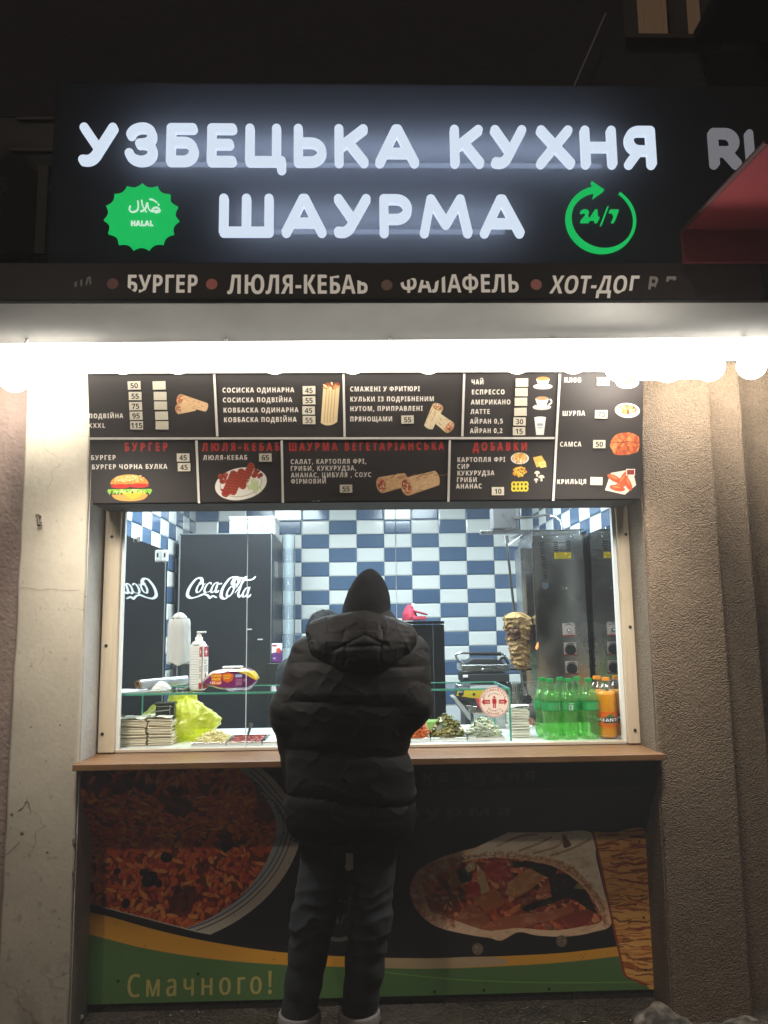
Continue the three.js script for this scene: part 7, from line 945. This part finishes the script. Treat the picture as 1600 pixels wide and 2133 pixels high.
  // hood of the sweater over the head
  const hd = J.head, hoodTop = (x, y, z) => { const c = p(763, 1282), top = p(772, 1183).y - c.y, v = y - c.y, k = v > 0 ? v / top : 0, a = v > 0 ? 0.089 * Math.pow(clamp(1 - Math.pow(k, 1.9)), 0.6) : 0.089 - v * 0.62, zc = Z - 0.012 - v * 0.1, cx = c.x + 0.016 * Math.max(k, 0); const r = Math.hypot(x - cx, (z - zc) / 1.22), d = Math.max((r - a) * 0.8, v - top, -v - 0.1); const hole = Math.hypot((x - c.x) / 0.062, v / 0.09, (z - zc + 0.13) / 0.08) - 1; return Math.max(d, -hole * 0.05) - 0.004 * fbm(x * 12, y * 14, z * 12, 3); };
  wpart(t, 'hood', blob(hoodTop, [hd.x - 0.15, hd.y - 0.16, Z - 0.19], [hd.x + 0.15, hd.y + 0.19, Z + 0.18], 0.0055), phys(C(0.013, 0.013, 0.015), 0.95, { specularIntensity: 0.2, bumpMap: rep(T.fine, 20), bumpScale: 0.0004 }));
  // jeans
  const leg = (hip, kn, an, s) => { const low = V(an.x, GY + 0.14, an.z); const f = join([cap(hip, kn, 0.09, 0.068), cap(kn, low, 0.068, 0.063)], 0.03); return (x, y, z) => { const nearKnee = Math.exp(-Math.pow((y - kn.y) / 0.13, 2)), low2 = Math.exp(-Math.pow((y - GY - 0.28) / 0.12, 2)); return f(x, y, z) - 0.006 * nearKnee * (1 - Math.abs(Math.sin(y * 62 + 5 * fbm(x * 7, y * 5, s, 3)))) - 0.003 * low2 * Math.sin(y * 60 + x * 14 * s) - 0.007 * fbm(x * 11, y * 9, z * 11 + s, 3); }; };
  const lL = leg(J.hipL, J.knL, J.anL, 1), lR = leg(J.hipR, J.knR, J.anR, 2), seat = join([cap(J.hipL.clone().add(V(0.01, 0.03, 0.01)), J.hipR.clone().add(V(-0.01, 0.03, 0.01)), 0.11), cap(V((J.hipL.x + J.hipR.x) / 2, J.hipL.y + 0.05, Z), V((J.hipL.x + J.hipR.x) / 2, J.hipL.y + 0.14, Z), 0.12)], 0.04);
  const jeans = (x, y, z) => Math.max(smin(smin(lL(x, y, z), lR(x, y, z), 0.012), seat(x, y, z), 0.04), GY + 0.11 - y);
  const denimTex = dataTex(256, (u, v) => { const tw = 0.5 + 0.5 * Math.sin((u + v) * 2 * Math.PI * 64), b = fbmT(u, v, 3, 6, 4), k = 0.75 + 0.12 * tw + 0.5 * b; return [k, k, k * 1.02]; });
  wpart(t, 'jeans', metric(blob(jeans, [J.hipL.x - 0.28, 0.1, Z - 0.2], [J.hipR.x + 0.2, J.hipL.y + 0.26, Z + 0.24], 0.0075)), std(C(0.017, 0.02, 0.027), 0.9, { map: rep(denimTex, 6), bumpMap: rep(T.fine, 12), bumpScale: 0.0005 }));
  for (const an of [J.anL, J.anR]) { wpart(t, 'cuff', lathe([[0.06, 0.0], [0.07, 0.003], [0.073, 0.02], [0.072, 0.04], [0.068, 0.046], [0.06, 0.045]], 30).scale(1, 1, 1.12).translate(an.x, GY + 0.1, an.z), std(C(0.2, 0.18, 0.18), 0.9, { bumpMap: rep(T.fine, 8), bumpScale: 0.0006, side: THREE.DoubleSide }));
    const toe = V(an.x + (an === J.anL ? -0.02 : 0.02), GY + 0.05, an.z - 0.18), shoe = join([cap(V(an.x, GY + 0.062, an.z + 0.035), V(toe.x, GY + 0.052, toe.z), 0.05, 0.045), cap(V(an.x, GY + 0.06, an.z + 0.02), V(an.x, GY + 0.12, an.z + 0.01), 0.05, 0.055)], 0.03); wpart(t, 'shoe', blob((x, y, z) => Math.max(shoe(x, y, z), GY + 0.022 - y), [an.x - 0.1, GY, an.z - 0.27], [an.x + 0.1, GY + 0.19, an.z + 0.12], 0.006), std(C(0.02, 0.018, 0.017), 0.6));
    wpart(t, 'sole', blob((x, y, z) => Math.max(cap(V(an.x, 0.03, an.z + 0.04), V(toe.x, 0.03, toe.z), 0.056, 0.05)(x, 0.03, z), Math.abs(y - GY - 0.0125) - 0.011), [an.x - 0.1, GY - 0.004, an.z - 0.27], [an.x + 0.1, GY + 0.04, an.z + 0.13], 0.006), std(C(0.05, 0.045, 0.04), 0.8)); }
  const tg = p(729, 1778, Z + 0.05); wpart(t, 'pale_tag', box(0.024, 0.05, 0.002, tg.x, tg.y, Z + 0.14).translate(0, 0, 0), std(C(0.12, 0.11, 0.1), 0.7));
}
// --- the cook behind the counter, almost wholly hidden
{
  const Z = -1.08, p = (px, py, z = Z) => at(px, py, z);
  const J = { head: p(677, 1326), neck: p(676, 1374), chest: p(676, 1440), pelvis: p(680, 1610), hipL: p(652, 1640), hipR: p(708, 1640), shL: p(612, 1404), shR: p(738, 1404), elL: p(590, 1480), elR: p(764, 1480), wrL: p(618, 1520, Z + 0.22), wrR: p(726, 1520, Z + 0.22), hdL: V(0.4, 0, 1).normalize(), hdR: V(-0.4, 0, 1).normalize(), knL: V(0, 0, 0), knR: V(0, 0, 0), anL: V(0, 0, 0), anR: V(0, 0, 0), face: V(0.1, -0.35, 1).normalize() };
  for (const k of ['L', 'R']) { const h = J['hip' + k]; J['kn' + k] = V(h.x, 0.48, Z); J['an' + k] = V(h.x, 0.1, Z); J['toe' + k] = V(h.x, 0.05, Z + 0.16); }
  const t = thing('person', 'cook with dark hair behind the counter, mostly hidden behind the customer', 'person', V(J.pelvis.x, 0, Z));
  wpart(t, 'body', bodyGeo(J, 0.014), skin);
  wpart(t, 'hair', blob((x, y, z) => { const c = J.head, d = Math.hypot((x - c.x) / 0.1, (y - c.y - 0.03) / 0.108, (z - c.z + 0.012) / 0.112) - 1; return Math.max(d * 0.1 - 0.008 * fbm(x * 60, y * 18, z * 60, 3), c.y - 0.03 + (z > c.z ? (z - c.z) * 1.1 : 0) - y); }, [J.head.x - 0.14, J.head.y - 0.1, J.head.z - 0.15], [J.head.x + 0.14, J.head.y + 0.18, J.head.z + 0.15], 0.0055), phys(C(0.004, 0.0035, 0.0035), 0.7, { specularIntensity: 0.3 }));
  const list = []; for (let i = 0; i < 60; i++) { const a = rr(0, 6.28), q = rr(0, 0.07), b = V(J.head.x + Math.cos(a) * q, J.head.y + 0.125 - q * 0.35, J.head.z + Math.sin(a) * q), e = b.clone().add(V(Math.cos(a) * 0.03 + 0.012, rr(-0.012, 0.03), Math.sin(a) * 0.03)); list.push(new THREE.TubeGeometry(new THREE.QuadraticBezierCurve3(b, b.clone().lerp(e, 0.5).add(V(0, 0.012, 0)), e), 4, 0.0009, 3)); } const hs = wpart(t, 'loose_hair', merge(list), std(C(0.015, 0.014, 0.014), 0.5)); hs.userData.kind = 'stuff';
  const shirt = join([cap(J.pelvis, J.chest, 0.135, 0.15), cap(J.shL, J.shR, 0.085), cap(J.shL, J.elL, 0.075, 0.066), cap(J.shR, J.elR, 0.075, 0.066), cap(J.elL, J.wrL, 0.062, 0.045), cap(J.elR, J.wrR, 0.062, 0.045)], 0.04);
  wpart(t, 'shirt', blob((x, y, z) => Math.max(shirt(x, y, z) - 0.008 * fbm(x * 13, y * 13, z * 13, 3), J.pelvis.y - 0.12 - y), [J.elL.x - 0.14, J.pelvis.y - 0.16, Z - 0.22], [J.elR.x + 0.14, J.neck.y + 0.06, Z + 0.3], 0.01), std(C(0.014, 0.016, 0.019), 0.85));
  const tr = join([cap(J.hipL, J.knL, 0.1, 0.075), cap(J.hipR, J.knR, 0.1, 0.075), cap(J.knL, J.anL, 0.072, 0.06), cap(J.knR, J.anR, 0.072, 0.06), cap(J.hipL, J.hipR, 0.115)], 0.02); wpart(t, 'trousers', blob((x, y, z) => Math.max(tr(x, y, z), 0.07 - y), [J.hipL.x - 0.16, 0.04, Z - 0.17], [J.hipR.x + 0.16, J.hipL.y + 0.15, Z + 0.17], 0.012), std(C(0.02, 0.02, 0.022), 0.85));
}
// ---------------------------------------------------------------- dirty snow by the right pilaster and litter
{
  const lumpy = (cx, cz, rx, rz, h, s) => (x, y, z) => { const u = Math.hypot((x - cx) / rx, (z - cz) / rz), n = fbm(x * 9 + s, y * 9, z * 9, 5); return (y - h * Math.pow(clamp(1 - u * u), 0.7) * (1 + 0.8 * n) - 0.02 * fbm(x * 26, y * 26, z * 26 + s, 4) + 0.02 * u) * 0.6; };
  const c1 = onY(1355, 2105, GY + 0.02), c2 = onY(1430, 2122, GY + 0.02), c3 = onY(1560, 2128, GY + 0.02), d = [lumpy(c1.x + 0.02, 0.0, 0.11, 0.13, 0.05, 1), lumpy(c2.x, 0.1, 0.2, 0.12, 0.028, 5), lumpy(c3.x, 0.06, 0.1, 0.1, 0.03, 9), lumpy(c3.x - 0.1, 0.12, 0.16, 0.1, 0.03, 4)];
  solo('snow_heap', blob((x, y, z) => { let m = 9; for (const f of d) m = smin(m, f(x, y, z), 0.03); return Math.max(m, -0.004 - y); }, [c1.x - 0.25, -0.012, -0.19], [c3.x + 0.3, 0.26, 0.34], 0.007, (x, y, z) => { const n = fbm(x * 30, y * 30, z * 30, 4), k = clamp(0.09 + n * 0.2, 0.02, 0.3); return [k, k * 0.86, k * 0.72]; }).translate(0, GY, 0), std('#ffffff', 0.9, { vertexColors: true }), 'lumpy heap of dirty frozen snow at the foot of the right pilaster', 'snow');
  const cr = onY(165, 2122, GY + 0.01), q = blob((x, y, z) => Math.hypot(x / 0.018, y / 0.014, z / 0.014) - 1 + 0.5 * fbm(x * 60, y * 60, z * 60, 3), [-0.03, -0.02, -0.03], [0.03, 0.03, 0.03], 0.004); solo('paper_scrap', q.translate(cr.x, GY + 0.012, cr.z), std(C(0.4, 0.36, 0.32), 0.9), 'crumpled pale paper scrap on the ground at the lower left', 'litter');
}
scene.traverse((o) => { if (o.isMesh && !(o.material.transmission > 0.9)) { o.castShadow = o.receiveShadow = true; } });
renderer.render(scene, camera);
